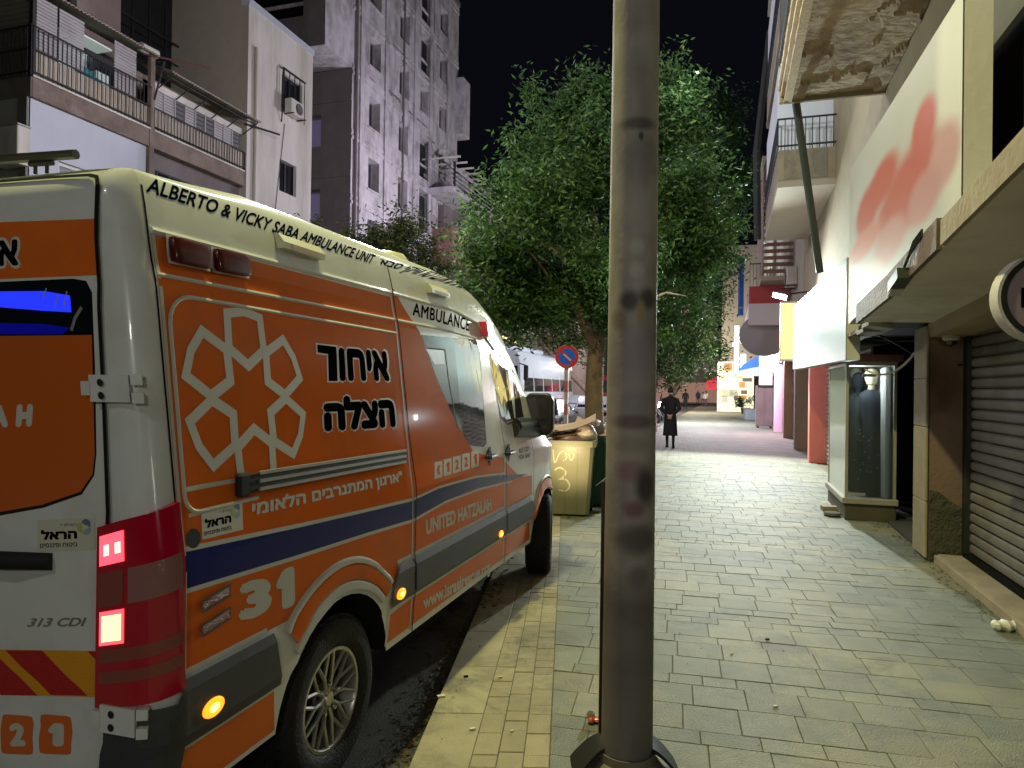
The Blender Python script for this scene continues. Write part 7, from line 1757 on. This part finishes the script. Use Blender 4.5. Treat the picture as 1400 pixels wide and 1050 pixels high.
        b_ = wr + dn*.03 + side*.025; g.tube([b_, b_+dn*.03+side*.025, b_+dn*.065+side*.028], [.012, .010, .007], 6); g.build('hand', m_skin, P, True)
    for sg, dy in ((-1, sw), (1, -sw)): g = MB(T); g.box((sg*.105-.045, dy-.07, .0), (sg*.105+.045, dy+.20, .075), .03); g.build('shoe', m_shoe, P, True)
    return P
mp_ = gnd(916, 612); person(mp_, -SA, 1.80, 'man in a long black coat walking away, hands clasped behind his back', hands_back=True)
m_ds = mat('dark_suit', (.02, .02, .026), .8); m_ws = mat('white_shirt', (.72, .72, .72), .7); m_gt = mat('grey_trousers', (.12, .13, .16), .8); m_bs = mat('blue_shirt', (.06, .09, .25), .7)
person(gnd(937, 559.5), -SA+.1, 1.80, 'second man in a black coat far ahead, left of the white shirts', top=m_ds, legs=m_ds, hat=True, detail=False)
person(gnd(954, 552.5), math.pi, 1.78, 'far walker in a dark blue jacket between black coat and white shirts', coat=False, top=m_bs, legs=m_ds, detail=False)
person(gnd(965, 555.5), -.6, 1.74, 'far walker in white shirt and grey trousers, nearest of the white shirts', coat=False, top=m_ws, legs=m_gt, detail=False)
person(gnd(961, 554), .3, 1.60, 'shorter far walker in a pale shirt beside the blue jacket', coat=False, top=mat('pale_pink_shirt', (.6, .5, .5), .7), legs=m_gt, detail=False)
person(gnd(983, 553.5), 1.1, 1.72, 'far walker in a white top crossing alone on the right', coat=False, top=m_ws, legs=m_gt, detail=False)
person(gnd(988, 552), 2.5, 1.72, 'dim far figure in grey behind the lone white top', coat=False, top=m_gt, legs=m_ds, detail=False)
person(gnd(1001, 552.5), 2.0, 1.7, 'pale far figure against the bright poster wall', coat=False, top=mat('cream_top', (.66, .6, .5), .7), legs=mat('cream_trousers', (.5, .45, .38), .7), detail=False)
# street clutter near the far shops
p = gnd(1019, 566); k_ = thing('shop_plant', p, 'dark potted shrub outside the far lit shop', 'plant')
g = MB(Matrix.Translation(p)); g.lathe([(0, 0), (.28, 0), (.36, .45), (.32, .46), (0, .42)], n=14); g.build('pot', m_base, k_); crown(k_, [(p.x, p.y, .95, .6, .5, .5)], 14, 60, .09, m_leafd, 81, .3, 'foliage')
p = gnd(1026, 574); g = MB(Matrix.Translation(p)); g.box((-.35, -.25, 0), (.35, .25, .62), .03); g.box((-.38, -.28, .622), (.38, .28, .68), .02); tag(g.build('storage_box', mat('box_grey', (.28, .29, .33), .6)), 'low grey box in front of the metal cabinet', 'box')
# two-wheelers parked by the kerb beyond the second tree
def bike(p, rot, label):
    T = Matrix.Translation(p) @ Matrix.Rotation(rot, 4, 'Z'); b = thing('bicycle', p, label, 'bicycle')
    for y in (-.52, .52): g = MB(T); g.lathe([(.30, -.02), (.34, -.02), (.34, .02), (.30, .02), (.30, -.02)], (0, y, .34), 20, 'x', cap=False); g.build('wheel', m_blk, b)
    g = MB(T)
    for a, c_ in (((0, -.52, .34), (0, -.1, .3)), ((0, -.1, .3), (0, -.22, .85)), ((0, -.52, .34), (0, -.2, .75)), ((0, -.1, .3), (0, .38, .8)), ((0, -.2, .75), (0, .38, .85)), ((0, .52, .34), (0, .36, .95))): g.tube([a, c_], .016, 6)
    g.build('frame', m_iron, b); g = MB(T); g.tube([(-.25, .34, 1.0), (0, .36, .97), (.25, .34, 1.0)], .014, 6); g.build('handlebar', m_iron, b); g = MB(T); g.box((-.06, -.34, .85), (.06, -.1, .90), .02); g.build('saddle', m_blk, b)
bike(gnd(905, 580), .5, 'dark bicycle leaning near the second tree trunk')
p = gnd(902, 577); T = Matrix.Translation(p) @ ST.to_3x3().to_4x4(); sc_ = thing('motor_scooter', p, 'scooter with a glaring headlight right beside the post, left of the man in black', 'scooter')
for y in (-.05, 1.2): g = MB(T); g.lathe([(0, -.05), (.18, -.05), (.24, -.03), (.24, .03), (.18, .05), (0, .05)], (0, y, .24), 18, 'x'); g.build('wheel', m_blk, sc_)
g = MB(T); g.grid([[(-.16, y, z0_), (.16, y, z0_), (.18, y, (z0_+z1_)/2), (.12, y, z1_), (-.12, y, z1_), (-.18, y, (z0_+z1_)/2)] for y, z0_, z1_ in ((.12, .45, 1.0), (.2, .3, 1.02), (.3, .25, .6), (.55, .25, .42), (.7, .3, .78), (1.35, .45, .82), (1.45, .6, .75))], True, True); g.build('body', m_plast, sc_, True)
g = MB(T); g.tube([(-.32, .2, 1.06), (0, .16, 1.02), (.32, .2, 1.06)], .02, 6); g.build('handlebar', m_iron, sc_)
g = MB(T); g.lathe([(0, -.06), (.15, -.03), (.17, .05), (0, .06)], (0, .08, .92), 14, 'y'); g.build('headlight', mat('scooter_lit', (1, 1, 1), .4, emit=(1, .97, .92), es=30), sc_)
lamp('POINT', p + Vector((0, -.6, 1.0)), 60, (1, .97, .9), .08)
